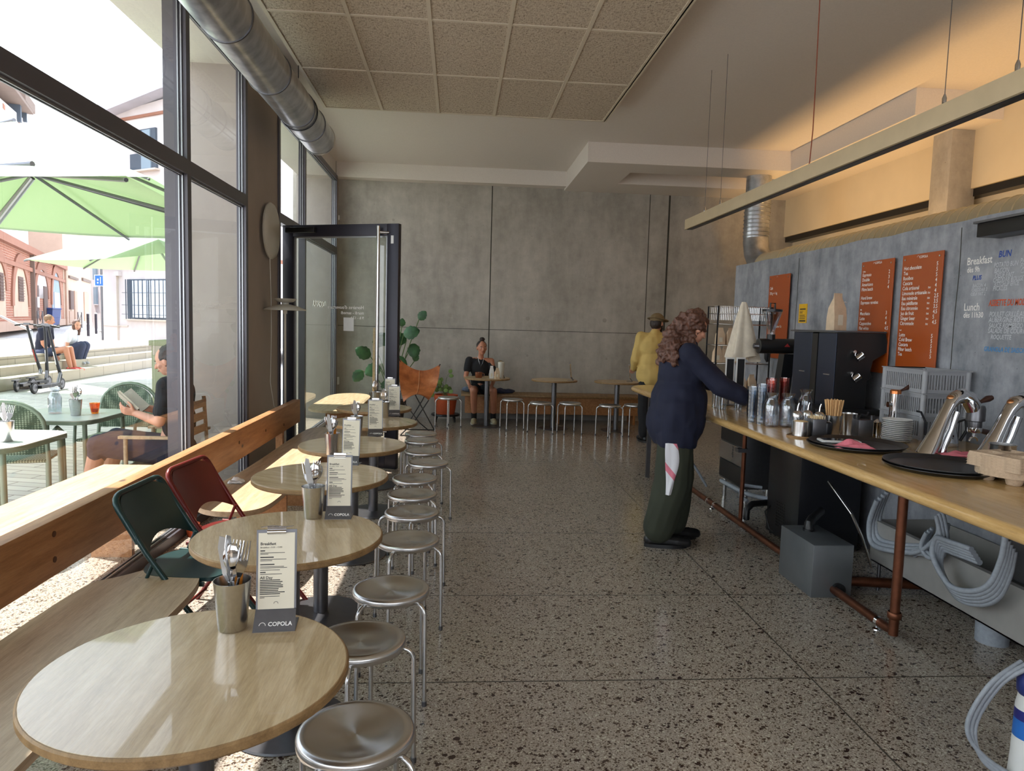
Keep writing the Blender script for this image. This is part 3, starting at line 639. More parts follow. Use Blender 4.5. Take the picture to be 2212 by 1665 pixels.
def stool(label, loc, rz, group):
    t = thing('metal_stool', label, 'stool', loc, rz, group); R = .158; h = .45
    MB().lathe([(0,h-.014),(.05,h-.013),(.10,h-.008),(R-.03,h-.001),(R-.012,h),(R-.003,h-.004),(R,h-.012),(R-.001,h-.03),(R-.006,h-.034),(R-.008,h-.02),(0,h-.024)], n=64).build('seat', M['spun'], t, 50)
    for k in range(4):
        a = pi/4+k*pi/2; P = []; c, s_ = cos(a), sin(a)
        P.append((c*.07, s_*.07, h-.034)); P.append((c*.145, s_*.145, h-.034))
        for q in range(1, 7): w = q*pi/12; r = .145+.042*sin(w); P.append((c*r, s_*r, h-.034-.042*(1-cos(w))))
        P.append((c*.192, s_*.192, .012))
        l = MB().tube(P, .0085, 10).build('leg', M['steel'], t, 60)
        MB().cyl((c*.192, s_*.192, 0), (c*.192, s_*.192, .02), .0105, n=10).build('foot', M['steel_dark'], l, 40)
    return t
sl = ['stool nearest the camera, beside the nearest table', 'second stool from the camera, its seat scratched with light', 'third stool from the camera, between two tables', 'fourth stool from the camera, beside the second table', 'fifth stool from the camera', 'sixth stool from the camera, beside the third table', 'seventh stool from the camera', 'eighth stool from the camera, standing slightly out of the row', 'ninth stool from the camera', 'tenth stool from the camera, one before the last of the row', 'last stool of the window-side row, in front of the glass door']
sp_ = [(-.25,1.85,.25), (-.314,2.41,.7), (-.251,2.885,.1), (-.227,3.56,.35), (-.242,4.085,.8), (-.269,4.525,.2), (-.279,4.99,.0), (-.208,5.555,.5), (-.272,6.06,.3), (-.311,6.61,.9), (-.34,7.02,.1)]
S0 = stool('spun steel '+sl[0], (*sp_[0][:2], 0), sp_[0][2], 'spun steel stools along the row of tables')
for (x, y, r), lb in zip(sp_[1:], sl[1:]): dup(S0, 'spun steel '+lb, (x, y, 0), r)
for (x, y, r), lb in zip([(-.109,10.48,.75),(.834,10.40,.3),(1.213,10.02,.35),(1.642,10.05,.25),(2.181,9.85,.5),(2.573,9.97,.15)],
    ['steel stool standing alone left of the seated woman', 'steel stool right of the table with the seated woman', 'left steel stool in front of the middle back table', 'right steel stool in front of the middle back table', 'left steel stool in front of the right back table', 'steel stool at the right of the right back table, by the counter leg']):
    c = dup(S0, lb, (x, y, 0), r); c['group'] = 'steel stools by the back wall tables'
# --- plywood benches with rounded outlines
def smooth_poly(pts, it=3):
    for _ in range(it):
        q = []
        for i in range(len(pts)):
            a, b = V(pts[i]), V(pts[(i+1) % len(pts)]); q += [a.lerp(b, .25), a.lerp(b, .75)]
        pts = q
    return pts
def slab(poly, z0, z1, name, mat, parent, c=.004):
    return MB().prism(poly, z0, z1).build(name, mat, parent, 35)
def bench(label, poly, legs, zs=.45):
    t = thing('plywood_bench', label, 'bench', (poly[0][0], poly[0][1], 0), 0, 'plywood benches along the window'); o = V(t.location)
    P = smooth_poly([(x-o.x, y-o.y) for x, y in poly]); slab(P, zs-.03, zs, 'seat', M['bench'], t)
    for x0_, x1_, y in legs: MB().box((x0_-o.x, y-o.y-.015, 0), (x1_-o.x, y-o.y+.015, zs-.03)).build('leg_panel', M['beam'], t)
    return t
bench('long plywood window bench nearest the camera with a rounded end', [(-1.04,-.6),(-1.04,1.6),(-1.035,2.45),(-1.03,2.95),(-1.13,3.12),(-1.30,3.12),(-1.40,2.99),(-1.50,2.93),(-1.50,1.6),(-1.50,-.6)], [(-1.42,-1.10,2.6),(-1.42,-1.10,.9),(-1.42,-1.10,-.4)])
bench('second plywood window bench, starting beside the red folding chair', [(-1.06,7.1),(-1.06,5.6),(-1.07,4.9),(-1.07,4.2),(-1.16,4.03),(-1.38,4.03),(-1.53,4.2),(-1.57,4.6),(-1.50,5.1),(-1.50,7.1),(-1.40,7.30),(-1.15,7.30)], [(-1.42,-1.10,4.7),(-1.42,-1.10,5.9),(-1.42,-1.10,6.9)])
bench('third plywood bench beyond the open door, by the back wall', [(-1.22,10.75),(-1.22,9.3),(-1.20,8.75),(-1.34,8.60),(-1.62,8.58),(-1.84,8.8),(-1.84,9.4),(-1.84,10.75)], [(-1.62,-1.26,8.95),(-1.62,-1.26,10.2)])
# pine backrest beam
t = thing('backrest_beam', 'long knotty pine beam running along the window as a bench backrest', 'beam', (-1.56, 3.2, 0))
MB().box((-.035, -5.5, .535), (.035, 3.86, .755), .004).build('plank', M['beam'], t, 40)
for y in (-3.2, -.8, 3.2): MB().box((-.030, y-.03, 0), (.030, y+.03, .535)).build('post', M['beam'], t)
for y, z in ((-.42,.70), (-.42,.60), (.42,.70), (1.9,.66), (2.6,.64), (3.2,.6)):
    MB().cyl((.034, y, z), (.0375, y, z), .012, n=16).build('bolt_plug', plain('dark bolt plug', S(84,48,24), .5) if 'dark bolt plug' not in bpy.data.materials else bpy.data.materials['dark bolt plug'], t)
# back wall bench
t = thing('back_bench', 'long wooden bench fixed along the concrete back wall', 'bench', (1.6, 11.2, 0))
MB().box((-1.52, -.28, .42), (1.36, .26, .45), .004).build('seat', M['edge'], t, 40)
MB().box((-1.46, -.2, .15), (1.30, -.175, .42)).build('apron', M['beam'], t)
for x in (-1.32, 0.0, 1.22): MB().box((x, -.174, 0), (x+.035, .22, .419)).build('leg_panel', M['beam'], t)
# --- folding chairs
def folding_chair(label, mat, loc, rz):
    t = thing('folding_chair', label, 'chair', loc, rz, 'painted metal folding chairs')
    # local: sitter faces +Y ; width along X
    w = .215
    for s_ in (-1, 1):
        MB().tube([(s_*w, .36, .0), (s_*w, .10, .33), (s_*w, -.06, .56), (s_*(w-.005), -.17, .74), (s_*(w-.03), -.195, .785)], .012, 8).build('front_leg', mat, t, 60)
        MB().tube([(s_*(w-.03), -.24, .0), (s_*(w-.03), -.06, .26), (s_*(w-.03), .10, .44)], .011, 8).build('rear_leg', mat, t, 60)
        MB().tube([(s_*(w-.012), -.03, .53), (s_*(w-.012), -.10, .36)], .008, 6).build('hinge_arm', mat, t, 60)
    P = [(-w, -.09, .60), (-w, -.17, .74)]+[(-w+.06-.06*cos(q*pi/8), -.175-.02*sin(q*pi/8), .745+.05*sin(q*pi/8)) for q in range(1, 5)]+[(w-.06+.06*cos(q*pi/8), -.175-.02*sin(q*pi/8), .745+.05*sin(q*pi/8)) for q in range(4, 0, -1)]+[(w, -.17, .74), (w, -.09, .60)]
    MB().tube(P, .012, 8).build('top_rail', mat, t, 60)
    m = MB(); nx, nz = 16, 8
    for th in (0, .006):
        for i in range(nx+1):
            for k in range(nz+1):
                u = -1+2*i/nx; v_ = k/nz; low = .525+.062*(1-u*u); hi = .79-.045*abs(u)**4; z = low+(hi-low)*v_
                y = -.09-(z-.6)*.52-.028*(1-u*u)*.9+th; m.v.append(V((u*(w-.004), y, z)))
    for L_ in (0, 1):
        for i in range(nx):
            for k in range(nz): a = L_*(nx+1)*(nz+1)+i*(nz+1)+k; m.f.append((a, a+1, a+nz+2, a+nz+1)); m.m.append(0)
    m.build('backrest', mat, t, 60, fix=False)
    m = MB(); P = smooth_poly([(-.19,.20),(.19,.20),(.20,.05),(.17,-.19),(-.17,-.19),(-.20,.05)], 3); m.prism([(x, y+.05) for x, y in P], .435, .452); m.build('seat', mat, t, 35)
    MB().tube([(-w+.03, -.19, .06), (w-.03, -.19, .06)], .008, 8).build('rear_rung', mat, t, 60); MB().tube([(-w, .285, .09), (w, .285, .09)], .008, 8).build('front_rung', mat, t, 60)
    for s_ in (-1, 1): MB().tube([(s_*(w-.015), .17, .425), (s_*(w-.015), -.10, .44)], .011, 8).build('seat_rail', mat, t, 60)
    return t
folding_chair('dark green metal folding chair between the first and second tables', M['green_paint'], (-1.20, 3.19, 0), -1.62)
folding_chair('dark red metal folding chair behind the green one', M['red_paint'], (-1.175, 3.68, 0), -1.68)
# terracotta pot glimpsed behind the chairs
p = at(386, 1165, Z=.05); t = thing('terracotta_pot', 'small orange terracotta pot on the floor behind the green folding chair', 'pot', (p.x, p.y+.25, 0))
MB().lathe([(0,0),(.035,0),(.045,.07),(.050,.07),(.050,.09),(.044,.09),(.032,.012),(0,.012)], n=32).build('pot', plain('terracotta clay', S(190,84,44), .7), t, 40)
# --- cutlery cups, cutlery, menu stands
def cup_mesh(name='cutlery_cup'):
    return MB().lathe([(0,0),(.034,0),(.036,.004),(.0465,.127),(.0475,.130),(.0455,.130),(.0345,.006),(0,.006)], n=40)
def fork():
    m = MB(); m.tube([(0,0,0),(0,.001,.05),(0,0,.11)], [.0045,.0032,.0028], 8)
    P = [(-.0035,.11),(-.0125,.135),(-.0125,.15),(.0125,.15),(.0125,.135),(.0035,.11)]
    m.add([(x,.0-.4*(z-.11)*(z-.15)*10*.1,z) for x,z in P]+[(x,.0016,z) for x,z in P], [(5,4,3,2,1,0),(6,7,8,9,10,11)]+[(i,(i+1)%6,6+(i+1)%6,6+i) for i in range(6)])
    for k in range(4): x = -.0108+k*.0072; m.tube([(x,0,.148),(x,.002,.17),(x*.95,.004,.192)], [.0018,.0017,.0009], 5)
    return m
def knife():
    m = MB(); m.tube([(0,0,0),(0,0,.10)], [.005,.004], 8); P = [(-.004,.10),(-.011,.12),(-.011,.18),(-.004,.205),(.006,.20),(.008,.12),(.004,.10)]
    n_ = len(P); m.add([(x,-.0009,z) for x,z in P]+[(x,.0009,z) for x,z in P], [tuple(range(n_))[::-1], tuple(range(n_,2*n_))]+[(i,(i+1)%n_,n_+(i+1)%n_,n_+i) for i in range(n_)]); return m
def spoon():
    m = MB(); m.tube([(0,0,0),(0,.001,.06),(0,0,.125)], [.0045,.003,.0025], 8); m.ell((0,.001,.155), (.018,.005,.030), n=16, h=10); return m
PROTO = {}; SEEN = {}
def cutlery(kind, where, x, y, z, lean, az, spin, n_same):
    mk = dict(fork=fork, knife=knife, spoon=spoon)[kind]
    if kind not in PROTO: o = mk().build('table_'+kind, M['chrome'] if kind != 'knife' else M['steel'], None, 50); PROTO[kind] = o
    else: o = PROTO[kind].copy(); COL.objects.link(o)
    o.scale = (1.25, 1.25, 1.18); o.rotation_mode = 'QUATERNION'; ax = V((-sin(az), cos(az), 0)); from mathutils import Quaternion
    o.rotation_quaternion = Quaternion(ax, lean) @ Quaternion((0,0,1), spin)
    h = V((sin(lean)*cos(az), sin(lean)*sin(az), cos(lean)))
    r = .028; foot = V((x-cos(az)*.012, y-sin(az)*.012, z+.008)); o.location = foot
    
    side = 'leaning left' if cos(az) < -.3 else 'leaning right' if cos(az) > .3 else 'standing'
    key = (where, kind, side); SEEN[key] = SEEN.get(key, 0)+1
    tag(o, f'steel {kind} {side} in the {where}' if SEEN[key] == 1 else f'second steel {kind} {side}, in the {where}', kind, {'knife': 'knives'}.get(kind, kind+'s')+f' in the {where}'); return o
CUP0 = None
def cup_set(x, y, z, where, items, label, rot=0, napkin=False, mat='steel'):
    global CUP0
    if CUP0 is None: CUP0 = cup_mesh().build('cutlery_cup', M['steel'], None, 50); c = CUP0
    else: c = CUP0.copy(); COL.objects.link(c)
    c.location = (x, y, z); tag(c, label, 'cup', 'steel cutlery cups')
    for kind, lean, az, spin in items: cutlery(kind, where, x, y, z, lean, az+rot, spin, 1)
    if napkin:
        m = MB(); m.box((-.011,-.003,.02), (.011,.003,.155), .002); o = m.build('napkin', plain('orange paper napkin', S(232,140,40), .8) if 'orange paper napkin' not in bpy.data.materials else bpy.data.materials['orange paper napkin'], None, 40)
        o.location = (x+(.0 if rot == 0 else .02), y+.012, z); o.rotation_euler = (-.1, .1, .4); tag(o, f'folded orange napkin tucked in the {where}', 'napkin', None)
WC = ['cutlery cup on the nearest table', 'cutlery cup on the second table', 'cutlery cup on the third table', 'cutlery cup on the fourth table', 'cutlery cup on the fifth table', 'cutlery cup on the farthest table of the row']
setA = [('knife',.16,pi,.2),('knife',.10,pi*.9,1.0),('fork',.12,.3,0),('fork',.22,.1,.8),('spoon',.06,.2,.1)]
cpos = [(-.568,1.835),(-.572,2.895),(-.735,4.275),(-.70,5.06),(-.60,5.98),(-.765,6.80)]
for i, (x, y) in enumerate(cpos):
    it = [(k, l, a+i*.35, s_) for k, l, a, s_ in (setA if i == 0 else [setA[0], setA[2], ('spoon',.09,0,0), ('spoon',.16,.4,.3), ('fork',.2,2.8,.2)])]
    if i in (0, 2): it = it[:5]
    cup_set(x, y, .74, WC[i], it, ['brushed steel cup of cutlery on the nearest table', 'brushed steel cup of cutlery on the second table', 'brushed steel cup of cutlery and orange napkin on the third table', 'brushed steel cup of cutlery on the fourth table', 'brushed steel cup of cutlery on the fifth table', 'brushed steel cup of cutlery on the farthest table of the row'][i], 0, i in (0, 2))
# text as real geometry
def text_into(mb, s_, x, y, size, align='LEFT', frame=None, bold=0.0, shear=0, wid=1.0):
    cu = bpy.data.curves.new('t', 'FONT'); cu.body = s_; cu.size = size; cu.align_x = align; cu.resolution_u = 2; cu.offset = bold; cu.shear = shear
    o = bpy.data.objects.new('t', cu); COL.objects.link(o); dg = bpy.context.evaluated_depsgraph_get(); me = bpy.data.meshes.new_from_object(o.evaluated_get(dg))
    O, R_, U_ = frame; vs = [V(O)+V(R_)*(x+v.co.x*wid)+V(U_)*(y+v.co.y) for v in me.vertices]
    mb.add(vs, [tuple(p.vertices) for p in me.polygons]); bpy.data.objects.remove(o); bpy.data.curves.remove(cu); bpy.data.meshes.remove(me)
def arc_logo(mb, x, y, r, frame, w=.12):
    O, R_, U_ = frame; n_ = 14; vs = []
    for k in range(n_+1):
        a = pi*k/n_
        for q in (1, 1-w*1.3): vs.append(V(O)+V(R_)*(x+r*q*cos(a))+V(U_)*(y+r*q*sin(a)))
    mb.add(vs, [(2*k, 2*k+1, 2*k+3, 2*k+2) for k in range(n_)])
def menu_stand(label, loc, rz, back=False):
    t = thing('menu_stand', label, 'menu', loc, rz, 'clipboard menu stands'); W_ = .0510; tl = .10
    # local: faces -Y ; board leans back slightly
    up = V((0, sin(tl), cos(tl))); rt = V((1,0,0)); nm = V((0,-cos(tl), sin(tl)))
    c0 = V((0, .0, .042)); Hh = .212
    MB().obox(c0+up*(Hh/2), rt*W_, nm*.0012, up*(Hh/2)).build('clipboard', M['steel_dark'], t)
    MB().obox(c0+up*(Hh/2-.002)+nm*.0022, rt*(W_-.005), nm*.0008, up*(Hh/2-.006)).build('menu_sheet', M['paper'], t)
    fd = V((0,-.030,0)); b = MB(); b.add([(-W_-.002,-.040,0),(W_+.002,-.040,0),(W_+.002,-.0385,.002),(-W_-.002,-.0385,.002),(-W_,-.004,.046),(W_,-.004,.046),(W_,-.0015,.044),(-W_,-.0015,.044)], [(0,1,5,4),(3,7,6,2),(0,4,7,3),(1,2,6,5),(4,5,6,7),(0,3,2,1)])
    b.box((-W_-.002,-.040,0),(W_+.002,.045,.0015)); b.build('stand_foot', M['steel_dark'], t)
    slope = V((0,.036,.046)).normalized(); ns = V((0,-.046,.036)).normalized()
    fr = (V((0,-.040,.001))+ns*.0012, rt, slope); b = MB(); text_into(b, 'COPOLA', -.016, .014, .0150, 'LEFT', fr, .0003); arc_logo(b, -.030, .0155, .0085, fr); b.build('stand_lettering', M['whiteink'], t)
    k = MB(); top = c0+up*(Hh-.005); k.tube([top-rt*.024+nm*.004, top+rt*.024+nm*.004], .0055, 10); k.obox(top+up*.003, rt*.024, nm*.003, up*.010); k.tube([top-rt*.04+up*.012+nm*.002, top-rt*.01+up*.016, top+rt*.02+up*.012+nm*.002, top+rt*.042+up*.014], .0014, 6); k.build('clip', M['chrome'], t, 50)
    sr = V((1,0,0)); fr = (c0+nm*.0034, sr, up); b = MB(); l = -W_+.010
    text_into(b, 'Breakfast', l, Hh-.040, .0105, 'LEFT', fr, .0002); text_into(b, 'Breakfast • 9:00 - 12:00', l, Hh-.048, .0058, 'LEFT', fr); text_into(b, 'All Day', l, .083, .0105, 'LEFT', fr, .0002)
    rr = random.Random(3)
    def bar(y, w_, h_): y *= .82; b.add([fr[0]+sr*l+up*y, fr[0]+sr*(l+w_)+up*y, fr[0]+sr*(l+w_)+up*(y+h_), fr[0]+sr*l+up*(y+h_)], [(0,1,2,3)])
    for y, w_, h_ in ((.190,.012,.0028),(.184,.062,.0014),(.180,.02,.0014),(.169,.034,.0028),(.163,.066,.0014),(.159,.03,.0014),(.146,.036,.0028),(.140,.060,.0014),(.136,.068,.0014),(.129,.05,.0014),(.121,.014,.0028),(.116,.055,.0014)): bar(y, w_, h_)
    for q in range(9): bar(.096-q*.0055, .046+.02*rr.random(), .0023)
    bar(.045, .05, .0014); bar(.041, .012, .0014); arc_logo(b, 0, .018, .006, fr, .14)
    b.build('menu_print', M['ink'], t)
    return t
ms = [((-.461,1.850),.10,'clipboard menu stand on the nearest table, print clearly readable'), ((-.470,2.905),.04,'clipboard menu stand on the second table'), ((-.585,4.0),-.12,'clipboard menu stand on the third table, catching a streak of sun'), ((-.563,5.02),.16,'clipboard menu stand on the fourth table'), ((-.530,6.12),.10,'clipboard menu stand on the fifth table'), ((-.640,7.16-.25),.05,'clipboard menu stand on the farthest table of the row')]
MS0 = None
for (p, r, lb) in ms:
    if MS0 is None: MS0 = menu_stand(lb, (*p, .74), r)
    else: dup(MS0, lb, (*p, .74), r)
for (p, r, lb) in (((.66,10.55),.5,'clipboard menu stand on the table of the seated woman'), ((1.70,10.42),1.2,'menu stand seen edge-on on the middle back table'), ((2.60,10.45),1.2,'menu stand on the right back table, beside the man in yellow')): dup(MS0, lb, (*p, .74), r)
# ================================================================ overhead: duct, batten lamps, uplight
def ringtube(mb, c, r, axis='y', w=.006, n=40):
    P = [(c[0]+r*cos(2*pi*k/n), c[1], c[2]+r*sin(2*pi*k/n)) for k in range(n)] if axis == 'y' else [(c[0]+r*cos(2*pi*k/n), c[1]+r*sin(2*pi*k/n), c[2]) for k in range(n)]
    mb.tube(P, w, 6, closed=True)
n = N('galvanised duct'); w = n.n('ShaderNodeTexWave', bands_direction='Y'); n.l(n.co(), w.inputs[0]); w.inputs['Scale'].default_value = 3.2
n.set(col=n.ramp(n.noise(n.co((2,.3,2)), 5, 3), [(.3, S(160,164,170)), (.7, S(206,208,212))]), rough=.3, metal=.85); n.bump(w.outputs[1], .12, .01); M['duct'] = n.m
n = N('perforated strip'); v = n.co((1,1,1)); vo = n.n('ShaderNodeTexVoronoi'); n.l(v, vo.inputs[0]); vo.inputs['Scale'].default_value = 45; vo.inputs['Randomness'].default_value = 0
n.set(col=n.mix(n.math('LESS_THAN', vo.outputs['Distance'], .32), S(120,124,130), S(14,14,16)), rough=.4, metal=.7); M['perf'] = n.m
dx, dz, dr, dy1 = -1.462, 3.395, .162, 7.62
t = thing('ventilation_duct', 'round galvanised ventilation duct hanging along the windows', 'duct', (dx, dy1, dz))
MB().lathe([(dr, 0), (dr, 10.6)], n=64).build('duct_tube', M['duct'], t, 60).rotation_euler = (pi/2, 0, 0)
o = MB().lathe([(dr+.004, 0), (dr+.006, .012), (dr+.006, .03), (dr, .034)], n=64); o.build('end_collar', M['duct'], t, 60).rotation_euler = (pi/2, 0, 0)
MB().lathe([(0, .03), (dr-.002, .03), (dr-.002, .002), (dr+.004, 0)], n=64).build('end_cap', M['duct'], t, 60).rotation_euler = (pi/2, 0, 0)
for y in (.55, 1.05, 1.95, 2.95, 4.1, 5.3): b = MB(); ringtube(b, (0, -y, 0), dr+.002, w=.007); b.build('joint_ring', M['steel_dark'], t, 60)
for a in (-2.75, -2.45):
    b = MB(); b.quad(*[((dr+.002)*cos(a+q*.045), -y, (dr+.002)*sin(a+q*.045)) for q, y in ((-1, .2), (1, .2), (1, 10.4), (-1, 10.4))]); b.build('perforated_strip', M['perf'], t)
for y in (.95, 3.6, 6.5):
    b = MB(); ringtube(b, (0, -y, 0), dr+.006, w=.005); b.tube([(0, -y, dr), (0, -y, CEIL-dz)], .004, 6); b.build('hanger', M['blackmetal'], t)
# batten lamp over the counter
lx, lz, ly = 2.335, 2.56, at(1480, 495, X=2.30).y
t = thing('batten_lamp', 'long pale wooden batten lamp hanging over the counter on steel cables', 'lamp', (lx, ly, lz))
LL = 8.2
MB().box((-.042, -LL, 0), (.042, 0, .10), .003).build('lamp_body', M['lampwood'], t, 40)
MB().box((-.024, -LL+.1, -.006), (.024, -.04, .0005)).build('lamp_slot', M['blackmetal'], t)
for y in (.52, .92, 3.85, 4.3):
    b = MB(); b.cyl((-.02, -y, .10), (-.02, -y, CEIL-lz), .0022, n=6); b.build('cable', M['steel_dark'], t)
    MB().lathe([(0,0),(.010,.003),(.011,.03),(.004,.05),(0,.05)], (-.02, -y, .10), 16).build('cable_grip', M['chrome'], t, 50)
P = [at(1740, 385, X=lx), at(1749, 350, X=lx+.02), at(1756, 280, X=lx+.05), at(1764, 140, X=lx+.06), at(1772, -20, X=lx+.05)]
P = [p-V((lx, ly, lz)) for p in P]; top = P[-1].copy(); top.z = CEIL-lz; P.append(top); MB().tube(P, .004, 6).build('power_cord', plain('brick red fabric cord', S(140,70,50), .7), t, 50)
# linear uplight trough behind the concrete screen
ux, uz = 4.52, 2.36
t = thing('uplight_trough', 'linear warm uplight trough hidden above the back duct', 'lamp', (ux, 7.6, uz))
MB().box((-.09, -3.4, -.02), (.09, 3.2, 0)).box((-.09, -3.4, 0), (-.08, 3.2, .20)).box((.08, -3.4, 0), (.09, 3.2, .03)).build('trough', M['blackmetal'], t)
for y in (-3, 0, 2.9): MB().box((-.01, y-.01, -uz), (.01, y+.01, -.02)).build('stand', M['blackmetal'], t)
ld = bpy.data.lights.new('uplight', 'AREA'); ld.shape = 'RECTANGLE'; ld.size = .07; ld.size_y = 6.2; ld.energy = 36; ld.color = (1.0, .60, .24)
lo = bpy.data.objects.new('uplight', ld); COL.objects.link(lo); lo.parent = t; lo.location = (0, -.1, .012); lo.rotation_euler = (pi, 0, 0)
# back duct: drop, elbow and horizontal run
t = thing('back_duct', 'galvanised elbow duct dropping from the bulkhead and running behind the screen wall', 'duct', (4.17, 9.85, 2.52)); r = .17
b = MB(); b.tube([(0,0,1.18), (0,0,.30)], r, 32, False); b.build('drop_pipe', M['duct'], t, 60)
b = MB(); b.tube([(0,0,.30), (0,-.06,.12), (0,-.20,-.02), (0,-.38,-.08)], r+.003, 32, False); b.build('elbow', M['duct'], t, 30)
b = MB(); b.tube([(0,-.38,-.08), (0,-6.8,-.08)], r, 32); b.build('horizontal_pipe', plain('dusty insulated duct', S(196,182,150), .6, .2, .06, 6), t, 60)
b = MB()
for k in range(9): ringtube(b, (0, 0, .36+.055*k), r+.004, 'z', .008, 32)
b.build('ribs', M['duct'], t, 60)
b = MB()
for k in range(34): ringtube(b, (0, -1.1-.115*k, -.08), r+.003, 'y', .006, 28)
b.build('spiral_ribs', plain('pale spiral rib', S(214,198,160), .5, .3), t, 60)
# wall lamp disc and floor lamp by the column
t = thing('wall_disc_lamp', 'round off-white disc lamp mounted on the column beside the windows', 'wall lamp', (X_WIN+.03, 7.28, 2.40))
MB().lathe([(0,.055),(.20,.05),(.26,.036),(.275,.015),(.27,0),(0,0)], n=64).build('disc', M['offwhite'], t, 50).rotation_euler = (0, pi/2, 0)
MB().cyl((-.03,0,0), (0.0,0,0), .08, n=24).build('wall_mount', M['offwhite'], t, 40)
MB().tube([(.005,-.02,-.27), (.012,.0,-.7), (.004,.03,-1.1), (.01,-.03,-1.5), (.03,.03,-1.75), (.09,.10,-1.83)], .0035, 6).build('cord', M['white'], t, 50)
fl = at(616, 660, Y=7.15)
t = thing('floor_lamp', 'off-white floor lamp with a layered saucer shade beside the column', 'floor lamp', (fl.x, 7.15, 0)); zz = fl.z
MB().lathe([(0,0),(.13,0),(.13,.012),(.02,.02),(.011,.03),(.011,zz-.07),(0,zz-.07)], n=40).build('pole', M['offwhite'], t, 40)
MB().lathe([(.0,zz-.07),(.02,zz-.08),(.022,zz-.01),(.03,zz),(0,zz)], n=24).build('socket', M['offwhite'], t, 40)
MB().lathe([(.205,zz-.045),(.20,zz-.035),(.12,zz-.005),(.05,zz+.012),(.03,zz+.012),(.05,zz+.004),(.12,zz-.014),(.20,zz-.045)], n=56).build('lower_shade', M['offwhite'], t, 60)
MB().lathe([(.03,zz+.03),(.075,zz+.035),(.11,zz+.065),(.113,zz+.068),(.105,zz+.068),(.07,zz+.045),(.03,zz+.04)], n=48).build('upper_bowl', M['offwhite'], t, 60)
MB().lathe([(.0,zz+.012),(.035,zz+.012),(.035,zz+.06),(.0,zz+.07)], n=24).build('finial', M['offwhite'], t, 60)
# small wall fittings on the back wall
for (px, py, w_, h_, lb) in ((731, 470, .045, .07, 'small white sensor box high on the back wall beside the window'), (728, 822, .07, .12, 'white double wall socket low on the back wall behind the glass door')):
    p = at(px, py, Y=Y_BACK-.01); tag(MB().box((p.x-w_/2, Y_BACK-.035, p.z-h_/2), (p.x+w_/2, Y_BACK, p.z+h_/2), .006).build('wall_socket', M['white'], None, 40), lb, 'socket')
p = at(692, 258, Z=CEIL); tag(MB().lathe([(0,0),(.05,0),(.055,.012),(.03,.02),(0,.022)], (p.x, p.y, CEIL-.022), 24).build('ceiling_spot', M['offwhite'], None, 40), 'small round off-white fitting on the ceiling near the end of the duct', 'ceiling fitting')

# ================================================================ concrete screen wall with the menu boards
XS = 3.0
t = thing('wall_screen', None, None, (XS, 5.0, 0)); t['kind'] = 'structure'
b = MB(); rr = random.Random(5); ys = [-4.0+.14*k for k in range(47)]; ys = [y for y in ys if y < 2.56]+[2.56]
tp = [2.245+.012*noise.noise(V((y*3, 0, 0)))-.004*(y < 0) for y in ys]
vs = []; 
for y, z in zip(ys, tp): vs += [(0, y, 0), (0, y, z), (.12, y, z), (.12, y, 0)]
fs = [(4*i, 4*i+4, 4*i+5, 4*i+1) for i in range(len(ys)-1)]+[(4*i+1, 4*i+5, 4*i+6, 4*i+2) for i in range(len(ys)-1)]+[(4*i+2, 4*i+6, 4*i+7, 4*i+3) for i in range(len(ys)-1)]+[(0,1,2,3), tuple(4*(len(ys)-1)+k for k in (3,2,1,0))]
b.add(vs, fs); b.build('screen_slab', M['concrete_grey'], t)
for px, py in ((1727, 560), (2078, 500)):
    y = at(px, py, X=XS).y-5; b = MB(); b.tube([(-.001, y+.012*noise.noise(V((z*2.3, y, 0))), z) for z in [k*.1 for k in range(10, 23)]], .0028, 4); b.build('screen_crack', dk, t)
def sign(label, name, y0, y1, z0, z1, lines, mat='orange', gp='orange acrylic menu boards on the screen wall'):
    """board facing -X; reading direction runs towards -Y"""
    t = thing(name, label, 'menu board', (XS, y0, z0), 0, gp); w = y0-y1; h = z1-z0
    MB().box((-.030, -w, 0), (-.022, 0, h), .001).build('board', M[mat], t)
    for yy in (-.03, -w+.03):
        for z in (.03, h-.03): b = MB(); b.cyl((-.034, yy, z), (0, yy, z), .006, n=12); b.build('standoff', M['steel'], t, 40)
    b = MB(); fr = (V((-.0308, 0, 0)), V((0,-1,0)), V((0,0,1)))
    for (s_, x, y, sz, al) in lines: text_into(b, s_, x*w, y*h, sz, al, fr, .0004, 0, .92)
    arc_logo(b, w*.40, h*.972, .011, fr)
    b.build('lettering', M['whiteink'], t); return t
L2 = [('COPOLA', .43, .968, .022, 'LEFT'), ('Coffee', .05, .905, .014, 'LEFT')]
for k, (a, p_) in enumerate((('Espresso','2'),('Double','3'),('Americano','3'),('Filtre batch','4'))): L2 += [(a, .05, .865-k*.044, .034, 'LEFT'), (p_, .86, .872-k*.044, .036, 'LEFT')]
L2 += [('Hand brew', .05, .655, .034, 'LEFT'), ('Espresso rareties', .05, .612, .034, 'LEFT'), ('Milk', .05, .555, .014, 'LEFT')]
for k, (a, p_) in enumerate((('Macchiato','3'),('Latte','4'),('Cappuccino','4'),('Flat white','4.5'),('','5'),('','5'))): L2 += [(a, .05, .512-k*.045, .034, 'LEFT'), (p_, .86, .515-k*.045, .036, 'LEFT')]
sign('middle orange menu board listing coffees, partly behind the black coffee machine', 'menu_board', 5.08, 4.69, 1.28, 2.075, L2)
L3 = [('COPOLA', .43, .962, .022, 'LEFT')]; it3 = [('Hot chocolate','5',''),('Tea','5',''),('Rooibos','5',''),('Cascara','4',''),('Cola artisanal','4','33cl'),('Limonade artisanale','4','33cl'),('Eau minérale','2.5','50cl'),('Eau pétillante','3.5','50cl'),('Eau citronnée','3.5','33cl'),('Jus de fruit','4.5','33cl'),('Ginger beer','5','33cl'),('Citronnade','4.5','33cl')]
